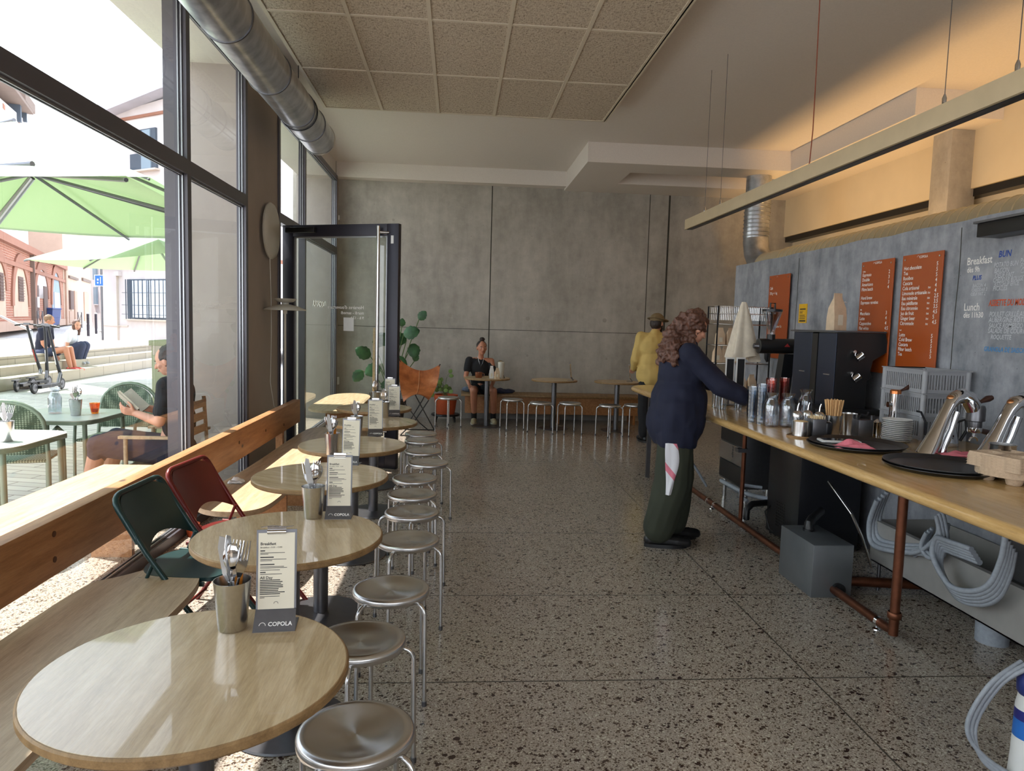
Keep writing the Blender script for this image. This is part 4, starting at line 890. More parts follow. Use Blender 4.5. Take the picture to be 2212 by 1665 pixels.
for k, (a, p_, c) in enumerate(it3): L3 += [(a, .05, .875-k*.0425, .034, 'LEFT'), (p_, .86, .885-k*.0425, .036, 'LEFT')]+([(c, .70, .877-k*.0425, .016, 'LEFT')] if c else [])
L3 += [('Iced', .05, .358, .014, 'LEFT')]
for k, a in enumerate(('Latte','Cold Brew','Cascara','Filter batch','Tea')): L3 += [(a, .05, .31-k*.0415, .034, 'LEFT'), ('5', .86, .305-k*.0415, .036, 'LEFT')]
L3 += [('eat in - take away', .24, .025, .028, 'LEFT'), ('Tea total', .80, .055, .012, 'LEFT')]
L3 = [q for q in L3 if q[0] != 'Tea total']
sign('right orange menu board listing drinks above the grey crates', 'menu_board', 4.595, 4.195, 1.30, 2.077, L3)
L1 = [('Café', .06, .78, .036, 'LEFT'), ('250 g + 1 kg', .06, .69, .034, 'LEFT'), ('Filtres', .06, .42, .032, 'LEFT'), ('French Press', .06, .34, .032, 'LEFT'), ('Starter Kit', .42, .10, .034, 'LEFT')]
sign('small left orange board listing coffee bags and filters, behind the grinder', 'menu_board', 6.64, 6.22, 1.30, 2.075, [(a, x, .30+y*.68, s_, c) for a, x, y, s_, c in L1])
ya, yb = 6.06, 5.90
t = thing('yellow_notice', 'small yellow printed notice stuck on the screen wall', 'notice', (XS, ya, 1.63))
MB().box((-.006, -.14, 0), (-.001, 0, .165)).build('sheet', plain('yellow card', S(232,182,30), .6), t)
b = MB()
for z, w_, h_ in ((.115,.10,.010),(.10,.06,.004),(.085,.05,.006),(.065,.09,.005),(.05,.10,.005),(.035,.095,.005),(.012,.105,.012)): b.box((-.0072, -.02-w_, z), (-.0062, -.02, z+h_))
b.build('print', M['ink'], t)
# writing on the screen wall
fr = (V((XS-.0015, 0, 0)), V((0,-1,0)), V((0,0,1)))
def wallwriting(name, items, mat, label, shear=0, bold=.0006):
    b = MB()
    for (s_, px, py, sz, wd) in items: p = at(px, py, X=XS); text_into(b, s_, -p.y, p.z, sz, 'LEFT', fr, bold, shear, wd)
    o = b.build(name, mat); return tag(o, label, 'lettering')
wallwriting('wall_lettering', [('Breakfast', 2089, 573, .062, .86), ('dès 9h', 2089, 589, .045, .86)], M['whiteink'], 'printed white words Breakfast dès 9h on the screen wall')
wallwriting('wall_lettering', [('Lunch', 2082, 671, .062, .86), ('dès 11h30', 2081, 686, .045, .86)], M['whiteink'], 'printed white words Lunch dès 11h30 on the screen wall')
ck = plain('white chalk', S(196,200,206), .9, vary=.2, scale=200)
wallwriting('chalk_writing', [('POTATO BUN', 2147, 578, .038, .72), ('BACON', 2148, 590, .038, .8), ('OEUF FAIT', 2149, 600, .036, .8), ('CHEDDAR ROUGE', 2145, 610, .036, .72), ('KETCHUP ÉPICÉ', 2148, 619, .034, .72), ('PICKLES', 2145, 628, .036, .8)], ck, 'white chalk list beginning potato bun, bacon, beside the word Breakfast', .15, .0004)
wallwriting('chalk_writing', [('BACON 4', 2101, 621, .030, .8), ('CHEDDAR 3', 2099, 630, .028, .8), ('OEUF FAIT 2', 2097, 639, .028, .75)], ck, 'small white chalk list of extras below the word Breakfast', .15, .0004)
wallwriting('chalk_writing', [('POULET GRILLÉ AU THYM', 2137, 684, .040, .75), ('AUBERGINE RÔTIE', 2136, 696, .040, .8), ('SAUCE ROMESCO', 2136, 708, .038, .8), ('SALADE DE COURGETTE', 2134, 719, .038, .8), ('ROQUETTE', 2140, 732, .036, .8)], ck, 'white chalk list of the lunch dish beside the word Lunch', .15, .0004)
wallwriting('chalk_writing', [('BUN', 2157, 556, .050, .9), ('PLUS', 2101, 605, .036, .9)], plain('blue chalk', S(56,84,160), .9, vary=.2, scale=200), 'dark blue chalk headings above the breakfast lists', .15, .001)
wallwriting('chalk_writing', [('ASSIETTE DU MOIS', 2136, 661, .050, .62)], plain('orange chalk', S(206,88,52), .9, vary=.2, scale=200), 'orange chalk heading above the lunch list', .15, .001)
wallwriting('chalk_writing', [('GRANOLA DE SAISON', 2125, 758, .038, .8)], plain('light blue chalk', S(70,140,196), .9, vary=.2, scale=200), 'light blue chalk line at the bottom of the wall writing', .15, .0005)
wallwriting('chalk_writing', [('PANCAKES', 2204, 568, .036, .8), ('FLUFFY', 2204, 579, .036, .8), ('CARAMEL', 2204, 590, .036, .8)], ck, 'white chalk list cut off by the right edge of the picture', .15, .0004)
p = at(2162, 490, X=XS); t = thing('wall_heater', 'black box fitting mounted high on the screen wall at the right', 'fitting', (XS, p.y, 2.10)); 
MB().box((-.14, -1.1, .0), (-.001, 0, .075), .004).build('housing', M['black'], t, 40); MB().box((-.15, -1.1, .075), (0, .02, .088), .002).build('cover', M['steel_dark'], t)
# ================================================================ counter
ZC = .945; CX0, CX1 = 1.795, 2.95
t = thing('bar_counter', 'long varnished wooden bar counter with a rounded nosing and far end', 'counter', (CX0, 5, 0)); o = V(t.location)
def counter_outline(off):
    P = []; R = .30-off*.5; x0, x1, y1 = CX0+off, CX1, 7.42-off
    P += [(x0, -2.2), (x0, y1-R)]; P += [(x0+R-R*cos(a*pi/16), y1-R+R*sin(a*pi/16)) for a in range(1, 9)]; P += [(x1, y1), (x1, -2.2)]
    return [(x-o.x, y-o.y) for x, y in P]
m = MB(); rings = []
for k in range(9): a = -pi/2+pi*k/8; rings.append((counter_outline(.026-.026*cos(a)), ZC-.026+.026*sin(a)))
n_ = len(rings[0][0]); vs = [(x, y, z) for P, z in rings for x, y in P]; fs = [(r*n_+i, r*n_+(i+1)%n_, (r+1)*n_+(i+1)%n_, (r+1)*n_+i) for r in range(8) for i in range(n_)]
fs += [tuple(range(n_))[::-1], tuple(8*n_+i for i in range(n_))]; m.add(vs, fs); m.build('worktop', M['counter'], t, 50)
MB().box((.62, -2.0, ZC-.10), (.66, 2.3, ZC-.055)).box((.18, -2.0, ZC-.075), (1.1, 2.2, ZC-.0525)).build('under_frame', M['steel_dark'], t)
p = at(1397, 1030, Z=0); MB().box((p.x-.018-o.x, p.y-.03-o.y, 0), (p.x+.022-o.x, p.y+.01-o.y, ZC-.054)).build('square_leg', M['steel_dark'], t)
# copper pipe foot rail with uprights
t = thing('copper_pipe_rail', 'copper pipe foot rail with uprights under the counter', 'pipe rail', (2.235, 3.31, 0)); c_ = M['copper']
MB().cyl((0,0,.035), (0,0,ZC-.054), .024).build('upright', c_, t, 40); MB().lathe([(.03,.12),(.034,.125),(.034,.15),(.03,.155)], n=24).build('pipe_collar', c_, t, 40)
MB().tube([(0,0,.13),(0,0,.07),(0,.02,.055),(0,.06,.05),(0,4.2,.05)], .024, 16).build('foot_rail', c_, t, 50)
MB().cyl((.03,2.03,.05), (.03,2.03,ZC-.054), .017).build('upright', c_, t, 40)
for y in (.12, .62, 2.5, 2.66): MB().tube([(0,y-.012,.05),(0,y+.012,.05)], .028, 20).build('pipe_clip', M['chrome'], t, 40)
for y in (.14, 2.58): MB().lathe([(.022,0),(.02,.006),(.006,.012),(.005,.03),(0,.03)], (0,y,0), 16).build('rail_foot', M['chrome'], t, 40)
MB().box((-.03,2.0,.60), (.05,2.06,.63)).build('pipe_clamp', M['steel_dark'], t)
# steel grease box
a = at(1751, 1291, Z=0); t = thing('steel_box', 'brushed steel floor box with a pipe leaving it under the counter', 'box', (a.x, a.y, 0))
MB().box((0,0,0), (.245,.42,.315), .003).build('body', M['boxsteel'], t, 40)
MB().lathe([(.035,0),(.035,.012),(0,.012)], (.12,.3,.315), 24).build('inlet_collar', M['black'], t, 40)
MB().tube([(.12,.3,.325),(.12,.3,.36),(.16,.34,.38),(.3,.5,.385)], .028, 12).build('inlet_pipe', M['black'], t, 50)
q = MB().lathe([(.04,0),(.04,.02),(0,.02)], n=24).build('outlet_collar', M['black'], t, 40); q.location = (.16,-.001,.05); q.rotation_euler = (pi/2,0,0)
MB().tube([(.245,.12,.06),(.9,.02,.06)], .03, 14).build('outlet_pipe', c_, t, 40)
# tall black cabinet (cooler) under the counter
t = thing('black_cooler', 'tall black cooler cabinet under the counter with a vented lower side', 'appliance', (2.42, 4.72, 0))
MB().box((0,0,.02), (.45,.50,.84), .004).build('body', M['blackmetal'], t, 40)
b = MB()
for r in range(9):
    for k in range(5): b.box((-.003,.32-k*.028,.10+r*.022), (-.0005,.338-k*.028,.112+r*.022))
b.build('vent', M['black'], t)
for x, y in ((.03,.03),(.42,.03),(.03,.47),(.42,.47)): MB().cyl((x,y,0),(x,y,.02),.015,n=12).build('foot', M['black'], t)
MB().tube([(.0,.44,.22),(-.05,.42,.18),(-.03,.38,.06),(.02,.36,.01)], .006, 6).build('power_cable', M['black'], t, 50)
# dishwasher with a steel door
t = thing('dishwasher', 'steel and black under-counter dishwasher with a printed mark on its front band', 'dishwasher', (2.49, 5.85, .18))
MB().box((0,0,0), (.5,.56,.62), .004).build('body', M['steel_dark'], t, 40)
MB().box((-.012,.02,.36), (-.0005,.54,.60), .003).build('upper_panel', M['black'], t); MB().box((-.014,.0,.19), (-.0005,.56,.35), .003).build('front_band', M['steel'], t); MB().box((-.012,.02,.02), (-.0005,.54,.18), .003).build('lower_panel', M['black'], t)
b = MB(); fr2 = (V((-.0146,.25,.235)), V((0,0,1)), V((0,1,0))); text_into(b, 'eltec', 0, -.03, .055, 'LEFT', fr2, .001); b.build('mark', M['ink'], t)
for x, y in ((.04,.04),(.04,.52),(.46,.04),(.46,.52)): MB().cyl((x,y,-.18),(x,y,0),.02,n=12).build('leg', M['steel'], t, 40)
t = thing('drain_pipework', 'grey and black drain hose and trap below the dishwasher', 'pipes', (2.38, 5.5, 0))
MB().tube(crm([(.18,.5,.10),(-.02,.5,.22),(-.05,.3,.24),(.05,.1,.20),(.2,-.1,.2)]), .018, 10).build('drain_hose', M['greyhose'], t, 60)
MB().tube([(-.05,-.12,.05),(-.05,-.12,.13),(.0,-.10,.17),(.16,-.05,.17)], .026, 12).build('trap', M['black'], t, 60)
MB().tube([(.12,.0,.28),(-.03,.05,.29),(-.06,.0,.22),(-.04,-.1,.19)], .014, 10).build('supply_hose', M['greyhose'], t, 60)
t = thing('water_hoses', 'pair of grey hoses hanging behind the barista at the counter front', 'hose', (2.1, 6.2, 0))
for k in range(3): MB().tube(crm([(.2,.3+.02*k,.87),(-.02+.03*k,.3,.72),(-.03+.03*k,.28,.55),(.03+.02*k,.3,.38),(.2,.4,.25),(.35,.42,.03)]), .012, 8).build('hose', M['greyhose'], t, 60)
# stainless sink trough and shelf
t = thing('steel_sink_unit', 'long stainless sink trough on thin legs under the right part of the counter', 'sink', (2.56, 1.1, 0))
MB().box((0,0,.17), (.008,2.98,.42)).box((0,0,.17), (.42,2.98,.178)).box((.412,0,.17), (.42,2.98,.42)).box((0,2.972,.17), (.42,2.98,.42)).build('trough', M['sinksteel'], t)
MB().box((-.004,0,.415), (.03,2.98,.425)).build('rim', M['sinksteel'], t)
for y in (.3,1.6,2.9): MB().cyl((.02,y,0),(.02,y,.17),.01,n=10).build('leg', M['steel_dark'], t)
MB().cyl((.2,2.2,.0),(.2,2.2,.168),.075,.08,24).build('drain_bucket', M['greyhose'], t, 40)
for (y0_, y1_, lb) in ((2.35,3.1,'vented steel machine housing on the sink shelf at the left'), (1.35,2.25,'vented white machine housing on the sink shelf at the right')):
    t = thing('coffee_machine_base', lb, 'appliance', (2.60, y0_, .43)); MB().box((0,0,0), (.30,y1_-y0_,.23), .004).build('housing', M['steel_dark'] if y0_ > 2 else M['white'], t, 40)
    b = MB()
    for r in range(7):
        for k in range(3): b.box((-.003,.08+k*.05,.06+r*.02), (-.0005,.12+k*.05,.068+r*.02))
    b.build('vent', M['black'], t)
def hosebundle(label, paths, loc, r=.016):
    t = thing('hose_bundle', label, 'hose', loc, 0, 'grey hose bundles under the counter'); o = V(loc)
    for P in paths:
        m = V((0,0,0)); Q = [V(p)-o for p in P]
        # resample smooth
        R_ = []
        for i in range(len(Q)-1):
            p0, p1, p2, p3 = Q[max(i-1,0)], Q[i], Q[i+1], Q[min(i+2,len(Q)-1)]
            for s_ in range(6): u = s_/6; R_.append(.5*((2*p1)+(-p0+p2)*u+(2*p0-5*p1+4*p2-p3)*u*u+(-p0+3*p1-3*p2+p3)*u**3))
        R_.append(Q[-1]); MB().tube(R_, r, 8).build('hose', M['greyhose'], t, 60)
    return t
XH = 2.52
def hp(pts, dx=0, dy=0): return [V((XH+dx, at(x, y, X=XH).y, at(x, y, X=XH).z+dy)) for x, y in pts]
hosebundle('coil of grey hoses looped at the left end of the sink trough', [hp([(1895,1080),(1878,1130),(1885,1175),(1930,1190),(1990,1195),(2030,1205)], dx=.02*k, dy=.018*k) for k in range(4)], (XH, 3.9, .4))
hosebundle('small coil of grey hose with a round tag in the middle of the sink trough', [hp([(1975,1195),(2005,1185),(2035,1150),(2030,1115),(2040,1160),(2040,1195),(2015,1205),(1998,1180),(2010,1150)], dx=-.02+.015*k, dy=.012*k) for k in range(3)]+[hp([(1965,1200),(2000,1175),(2030,1150),(2035,1130)], dx=.03)], (XH, 3.6, .4), .012)
hosebundle('big loop of grey hoses hanging over the front of the sink trough', [hp([(2130,1215),(2075,1195),(2050,1190),(2045,1230),(2080,1290),(2130,1305),(2170,1290),(2195,1240),(2205,1190)], dx=-.03-.012*k, dy=.016*k) for k in range(5)], (XH, 3.2, .3), .014)
MB().tube([V((2.30, at(1790,1040,X=2.3).y, at(1790,1040,X=2.3).z)), V((2.3, at(1840,1110,X=2.3).y, at(1840,1110,X=2.3).z)), V((2.38, at(1862,1160,X=2.38).y, at(1862,1160,X=2.38).z)), V((2.5, at(1885,1200,X=2.5).y, .16))], .008, 8).build('thin_hose', M['steel'], bpy.data.objects['hose_bundle'], 50)
o_ = bpy.data.objects['thin_hose']; o_.location = -V(bpy.data.objects['hose_bundle'].location); o_.name = 'braided_hose'
# water filter at the lower right
t = thing('water_filter', 'white and blue water filter cartridge standing at the lower right', 'water filter', (1.985, 2.17, 0))
MB().lathe([(0,0),(.055,0),(.057,.02),(.052,.12),(.050,.30),(.045,.33),(.044,.34)], n=32).build('cartridge', M['white'], t, 40)
MB().lathe([(.0512,.17),(.0512,.20),(.0505,.255)], n=32).build('blue_band', plain('mid blue label', S(40,110,196), .4), t, 40); MB().lathe([(.0508,.255),(.0506,.29)], n=32).build('navy_band', plain('navy label', S(36,40,120), .4), t, 40)
MB().lathe([(.044,.34),(.050,.35),(.052,.39),(.036,.42),(.03,.46),(0,.46)], n=32).build('filter_head', plain('navy head', S(34,48,110), .4), t, 40)
for k in range(3): MB().tube(crm([(-.02,.02*k,.44),(-.10-.02*k,.03,.36),(-.16-.015*k,.05,.2),(-.13,.02,.08+.01*k),(.0,-.06,.02+.01*k)]), .008, 8).build('hose', M['greyhose'], t, 60)
# ================================================================ things on the counter
def on(px, py, z=ZC): p = at(px, py, Z=z); return p.x, p.y
def one(name, b, mat, label, cat, loc, group=None, smooth=50, rz=0, parent=None):
    o = b.build(name, mat, None, smooth); o.location = loc; o.rotation_euler = (0, 0, rz); return tag(o, label, cat, group)
def copies(first, items, label, group=None):
    for it in items:
        c = first.copy(); COL.objects.link(c); c.location = it[0]; c.rotation_euler = (0, 0, it[1] if len(it) > 1 else 0); c['label'] = it[2] if len(it) > 2 else label
# nested pink tumblers
tb = MB().lathe([(0,.004),(.025,.004),(.0255,0),(.026,.002),(.030,.040),(.0315,.048),(.0305,.056),(.035,.092),(.0335,.092),(.029,.056),(.0285,.040),(.0245,.008),(0,.008)], n=20)
stk = [((1.955,4.53), 7, 'glass', 'leftmost clear glass stack by the barista\'s hand'), ((1.985,4.455), 8, 'glass', 'clear glass stack in front of the pink ones'), ((2.065,4.50), 9, 'glass_pink', 'front pink stack beside the clear ones'), ((2.14,4.66), 9, 'glass_pink', 'middle pink stack behind the carafes'), ((2.26,4.72), 9, 'glass_pink', 'right pink stack behind the carafes')]
G0 = {}
for (x, y), n_, mt, wh_ in stk:
    for k in range(n_):
        if mt not in G0: G0[mt] = tb.build('tumbler', M[mt], None, 50); o = G0[mt]
        else: o = G0[mt].copy(); COL.objects.link(o)
        o.location = (x, y, ZC+.0245*k); o.rotation_euler = (0, 0, k*.7)
        pos = 'bottom' if k == 0 else 'top' if k == n_-1 else f'middle'
        tag(o, (f'{"pink" if mt != "glass" else "clear"} tumbler at the {pos} of the {wh_}' if pos != 'middle' else f'{"pink" if mt != "glass" else "clear"} tumbler nested within the {wh_}'), 'glass', f'tumblers nested in the {wh_}')
# ribbed carafes
def carafe_bm(hh=.215, r=.048):
    m = MB(); prof = [(0,.004),(r-.003,.004),(r,.010),(r,.60*hh),(r-.004,.70*hh),(r-.016,.80*hh),(r-.018,.86*hh),(r-.010,.94*hh),(r-.004,hh),(r-.006,hh),(r-.012,.94*hh),(r-.020,.86*hh),(r-.018,.80*hh),(r-.007,.70*hh),(r-.0035,.60*hh),(r-.0035,.014),(0,.010)]
    m.lathe(prof, n=48)
    for i, p in enumerate(m.v):
        if .012 < p.z < .6*hh and (i % len(prof)) in (2, 3): a = atan2(p.y, p.x); q = 1+.03*cos(24*a); m.v[i] = V((p.x*q, p.y*q, p.z))
    return m
c0 = one('carafe', carafe_bm(), M['glass'], 'ribbed clear glass carafe, left of the front pair', 'carafe', (*on(1664,921), ZC), 'ribbed glass carafes on the counter')
copies(c0, [((*on(1699,922), ZC), .3, 'ribbed clear glass carafe, right of the front pair'), ((*on(1738,908), ZC), .5, 'ribbed clear glass carafe behind the sugar shakers')], '')
# small glasses by the barista
tl = MB().lathe([(0,.004),(.030,.004),(.031,0),(.034,.09),(.036,.13),(.0345,.13),(.029,.008),(0,.008)], n=28)
g0 = one('tumbler', tl, M['glass'], 'tall clear glass left of the barista\'s hand', 'glass', (*on(1546,880), ZC), 'clear glasses by the barista')
copies(g0, [((*on(1559,884), ZC), 0, 'tall clear glass beside the first, nearer the hand'), ((*on(1594,884), ZC), 0, 'clear glass right under the barista\'s hand')], '')
# condiment tray
t = thing('condiment_tray', 'small oval wooden tray carrying sugar and toothpicks', 'tray', (*on(1748,944), ZC)); 
P = [(.13*cos(2*pi*k/40), .085*sin(2*pi*k/40)) for k in range(40)]
MB().prism(P, 0, .006).build('tray_base', M['edge'], t, 30); MB().tube([(x, y, .008) for x, y in P], .004, 6, closed=True).build('tray_rim', M['edge'], t, 60)
tx, ty = V(t.location).x, V(t.location).y; zt2 = ZC+.0065
one('sugar_pot', MB().lathe([(0,0),(.044,0),(.044,.088),(.042,.088),(.041,.006),(0,.006)], n=32), M['steel'], 'round polished steel sugar pot on the wooden tray', 'pot', (tx-.065, ty-.02, zt2))
one('sugar', MB().ell((0,0,0), (.040,.040,.010), n=20, h=8), plain('raw sugar', S(206,176,128), .9, bump=.6, scale=300), 'raw sugar filling the round steel pot', 'sugar', (tx-.065, ty-.02, zt2+.085))['kind'] = 'stuff'
one('toothpick_holder', MB().box((-.04,-.04,0), (.04,.04,.105), .003), M['steel_dark'], 'square steel holder full of toothpicks on the wooden tray', 'holder', (tx+.03, ty-.015, zt2), smooth=40)
b = MB(); rr = random.Random(9)
for k in range(60): x, y = rr.uniform(-.034,.034), rr.uniform(-.034,.034); b.cyl((x,y,0), (x+rr.uniform(-.004,.004), y+rr.uniform(-.004,.004), .012+.01*rr.random()), .0014, n=5)
tag(one('toothpicks', b, plain('pale toothpick wood', S(232,206,160), .7), 'bristle of toothpick tips in the square steel holder', 'toothpicks', (tx+.03, ty-.015, zt2+.1052)), kind='stuff')
one('sugar_pot', MB().lathe([(0,0),(.033,0),(.036,.07),(.034,.078),(.030,.078),(.030,.006),(0,.006)], n=28).ell((0,0,.08), (.03,.03,.008), n=14, h=6), M['blackmetal'], 'small black pot of white sugar at the right of the wooden tray', 'pot', (tx+.105, ty+.02, zt2))
sh = [((tx-.02, ty+.12, ZC), 'glass sugar shaker behind the wooden tray, left of three'), ((tx+.065, ty+.16, ZC), 'glass sugar shaker behind the wooden tray, middle of three'), ((tx+.10, ty+.09, ZC), 'glass sugar shaker behind the wooden tray, right of three')]
S_ = None
for loc, lb in sh:
    if S_ is None:
        S_ = thing('sugar_shaker', lb, 'shaker', loc, 0, 'glass sugar shakers'); MB().lathe([(0,.003),(.030,.003),(.031,.01),(.028,.10),(.027,.11),(.025,.11),(.027,.012),(0,.008)], n=28).build('jar', M['glass'], S_, 50)
        MB().lathe([(0,.008),(.026,.012),(.025,.08),(0,.085)], n=20).build('sugar_fill', M['white'], S_, 50); MB().lathe([(.030,.105),(.030,.122),(.020,.135),(.005,.14),(0,.14)], n=28).build('lid', M['steel'], S_, 40); MB().tube([(0,0,.138),(.002,0,.165),(.008,0,.185)], [.005,.0045,.004], 10).build('spout', M['chrome'], S_, 50)
    else: dup(S_, lb, loc)
# straws
x, y = on(1798, 940); c = MB().lathe([(0,0),(.038,0),(.040,.004),(.050,.118),(.0505,.121),(.0485,.121),(.0385,.006),(0,.006)], n=36)
one('straw_cup', c, M['steel'], 'brushed steel cup holding the paper straws', 'cup', (x, y, ZC), 'steel cups on the counter'); rr = random.Random(4); s0_ = None
for k in range(38):
    a = 2*pi*k*.381966; r = .036*sqrt((k+.5)/38); bx, by = r*.75*cos(a), r*.75*sin(a); lean = r*4.2
    if s0_ is None: s0_ = MB().lathe([(.0032,0),(.0032,.20),(.0026,.20),(.0026,0)], n=10).build('paper_straw', plain('kraft paper straw', S(214,170,116), .7), None, 60); o = s0_
    else: o = s0_.copy(); COL.objects.link(o)
    o.location = (x+bx, y+by, ZC+.010+rr.random()*.006); o.rotation_euler = V((cos(a)*sin(lean), sin(a)*sin(lean), cos(lean))).to_track_quat('Z', 'X').to_euler()
    tag(o, 'kraft paper straw standing in the steel cup on the counter', 'straw', 'paper straws in the steel cup')
x, y = on(1832, 938); c_ = one('steel_cup', MB().lathe([(0,0),(.036,0),(.046,.125),(.047,.128),(.045,.128),(.035,.006),(0,.006)], n=36), M['steel'], 'empty brushed steel cup right of the straws', 'cup', (x, y, ZC), 'steel cups on the counter')
x, y = on(1862, 942); t = thing('napkin_box', 'small square steel caddy between the cups and the saucers', 'caddy', (x, y, ZC)); MB().box((-.045,-.035,0), (.045,.035,.10), .002).build('body', M['steel_dark'], t, 40)
MB().tube([(-.03,.0,.10),(-.01,.01,.13),(.02,.0,.125),(.04,.02,.14)], .006, 8).build('tongs', M['blackmetal'], t, 60)
x, y = on(1893, 940); one('steel_jar', MB().lathe([(0,0),(.028,0),(.028,.075),(.030,.08),(.012,.095),(0,.1)], n=28), M['chrome'], 'small round chrome jar right of the square caddy', 'jar', (x, y, ZC))
# saucers
x, y = on(1936, 953); s0_ = None; sm = MB().lathe([(0,0),(.045,0),(.055,.003),(.078,.011),(.0785,.013),(.054,.006),(.043,.004),(0,.003)], n=40)
for k in range(12):
    if s0_ is None: s0_ = sm.build('saucer', M['white'], None, 50); o = s0_
    else: o = s0_.copy(); COL.objects.link(o)
    o.location = (x+.002*sin(k*2.1), y+.002*cos(k*1.7), ZC+.0105*k)
    tag(o, 'white saucer on top of the stack on the counter' if k == 11 else 'white saucer at the bottom of the stack on the counter' if k == 0 else 'white saucer within the stack on the counter', 'saucer', 'white saucers stacked on the counter')
# trays
tm = MB().lathe([(0,0),(.205,0),(.215,.002),(.238,.020),(.2415,.020),(.2415,.017),(.218,-.001+.002),(.2,.004),(0,.004)], n=72)
t0 = one('serving_tray', tm, M['black'], 'round black serving tray at the bottom of the far tray stack', 'tray', (2.135, 3.60, ZC), 'round black serving trays')
copies(t0, [((2.150,3.605,ZC+.0085), 0, 'round black serving tray on the far stack, under the phone and pink cloth'), ((2.215,3.03,ZC), 0, 'round black serving tray at the bottom of the near tray stack'), ((2.225,3.045,ZC+.0085), 0, 'empty round black serving tray on top of the near stack')], '')
zc_ = ZC+.0130
t = thing('card_terminal', 'white-edged phone lying on the far black tray', 'phone', (*on(1812, 955, zc_), zc_), -.18)
MB().box((-.105,-.045,0), (.105,.045,.014), .006).build('case', M['white'], t, 40); MB().box((-.092,-.037,.0142), (.088,.037,.0152), .0004).build('screen', plain('dark glossy screen', S(28,30,36), .08), t)
def cloth(name, label, loc, w, d, h, seed, mat, cat='cloth', rz=0, n_=18):
    m = MB(); vs = []; 
    for i in range(n_+1):
        for k in range(n_+1):
            u, v_ = -1+2*i/n_, -1+2*k/n_; f = max(0, 1-max(abs(u), abs(v_))**2); z = h*f*(.5+.7*noise.noise(V((u*1.6+seed, v_*1.6, seed))))+.004+.004*abs(noise.noise(V((u*4, v_*4, seed))))
            vs.append((u*w*(1+.15*noise.noise(V((v_*2, seed, 1)))), v_*d*(1+.25*noise.noise(V((u*2, seed, 2)))), max(z, .002)))
    n2 = n_+1; m.add(vs+[(a, b_, .0005) for a, b_, z in vs], [(i*n2+k, (i+1)*n2+k, (i+1)*n2+k+1, i*n2+k+1) for i in range(n_) for k in range(n_)]+[(n2*n2+i*n2+k, n2*n2+i*n2+k+1, n2*n2+(i+1)*n2+k+1, n2*n2+(i+1)*n2+k) for i in range(n_) for k in range(n_)])
    o = m.build(name, mat, None, 60, fix=False); o.location = loc; o.rotation_euler = (0, 0, rz); return tag(o, label, cat)
M['pinkcloth'] = plain('pink microfibre cloth', S(220,120,134), .9, vary=.08, scale=60)
cloth('pink_cloth', 'folded pink cloth on the far black tray', (*on(1843, 968, zc_), zc_), .095, .055, .045, 2.2, M['pinkcloth'], rz=-.25)
cloth('pink_cloth', 'crumpled pink cloth behind the near black trays', (*on(2080, 985), ZC), .105, .045, .03, 5.1, M['pinkcloth'], rz=-.2)
# moulded pulp cup carriers
def carrier():
    m = MB(); n_ = 28; w = .118; vs = []
    for i in range(n_+1):
        for k in range(n_+1):
            u, v_ = -1+2*i/n_, -1+2*k/n_; z = .085
            for cx_, cy2 in ((-.5,-.5),(.5,-.5),(.5,.5),(-.5,.5)):
                d = sqrt((u-cx_)**2+(v_-cy2)**2)
                z = min(z, .012+.062*min(1, max(0, (d-.26)/.14))) if d < .42 else z
            e = max(abs(u), abs(v_)); 
            if e > .93: z = .060
            vs.append((u*w*(1-.02*(z<.03)), v_*w, z))
    n2 = n_+1; m.add(vs, [(i*n2+k, (i+1)*n2+k, (i+1)*n2+k+1, i*n2+k+1) for i in range(n_) for k in range(n_)])
    P = smooth_poly([(-w-.004,-w-.004),(w+.004,-w-.004),(w+.004,w+.004),(-w-.004,w+.004)], 2)
    n3 = len(P); m.add([(x, y, .078) for x, y in P]+[(x*.985, y*.985, .030) for x, y in P]+[(x*.97, y*.97, .030) for x, y in P]+[(x*.985, y*.985, .078) for x, y in P], [(r*n3+i, r*n3+(i+1)%n3, (r+1)*n3+(i+1)%n3, (r+1)*n3+i) for r in range(3) for i in range(n3)]+[(3*n3+i, 3*n3+(i+1)%n3, (i+1)%n3, i) for i in range(n3)])
    for cx_, cy2 in ((-.5,-.5),(.5,-.5),(.5,.5),(-.5,.5)):
        m.lathe([(0,0),(.024,0),(.028,.004),(.036,.034)], (cx_*w, cy2*w, 0), 20)
    return m
M['pulp'] = plain('moulded paper pulp', S(188,164,138), .95, vary=.1, scale=90, bump=.9)
x, y = on(2182, 1040); cr = one('cup_carrier', carrier(), M['pulp'], 'moulded pulp cup carrier at the bottom of the stack at the counter edge', 'cup carrier', (x, y, ZC), 'moulded pulp cup carriers', 50, .25)
copies(cr, [((x, y, ZC+.011*k), .25, ('pulp cup carrier within the stack at the counter edge' if k < 3 else 'moulded pulp cup carrier on top of the stack at the counter edge')) for k in range(1, 4)], '')
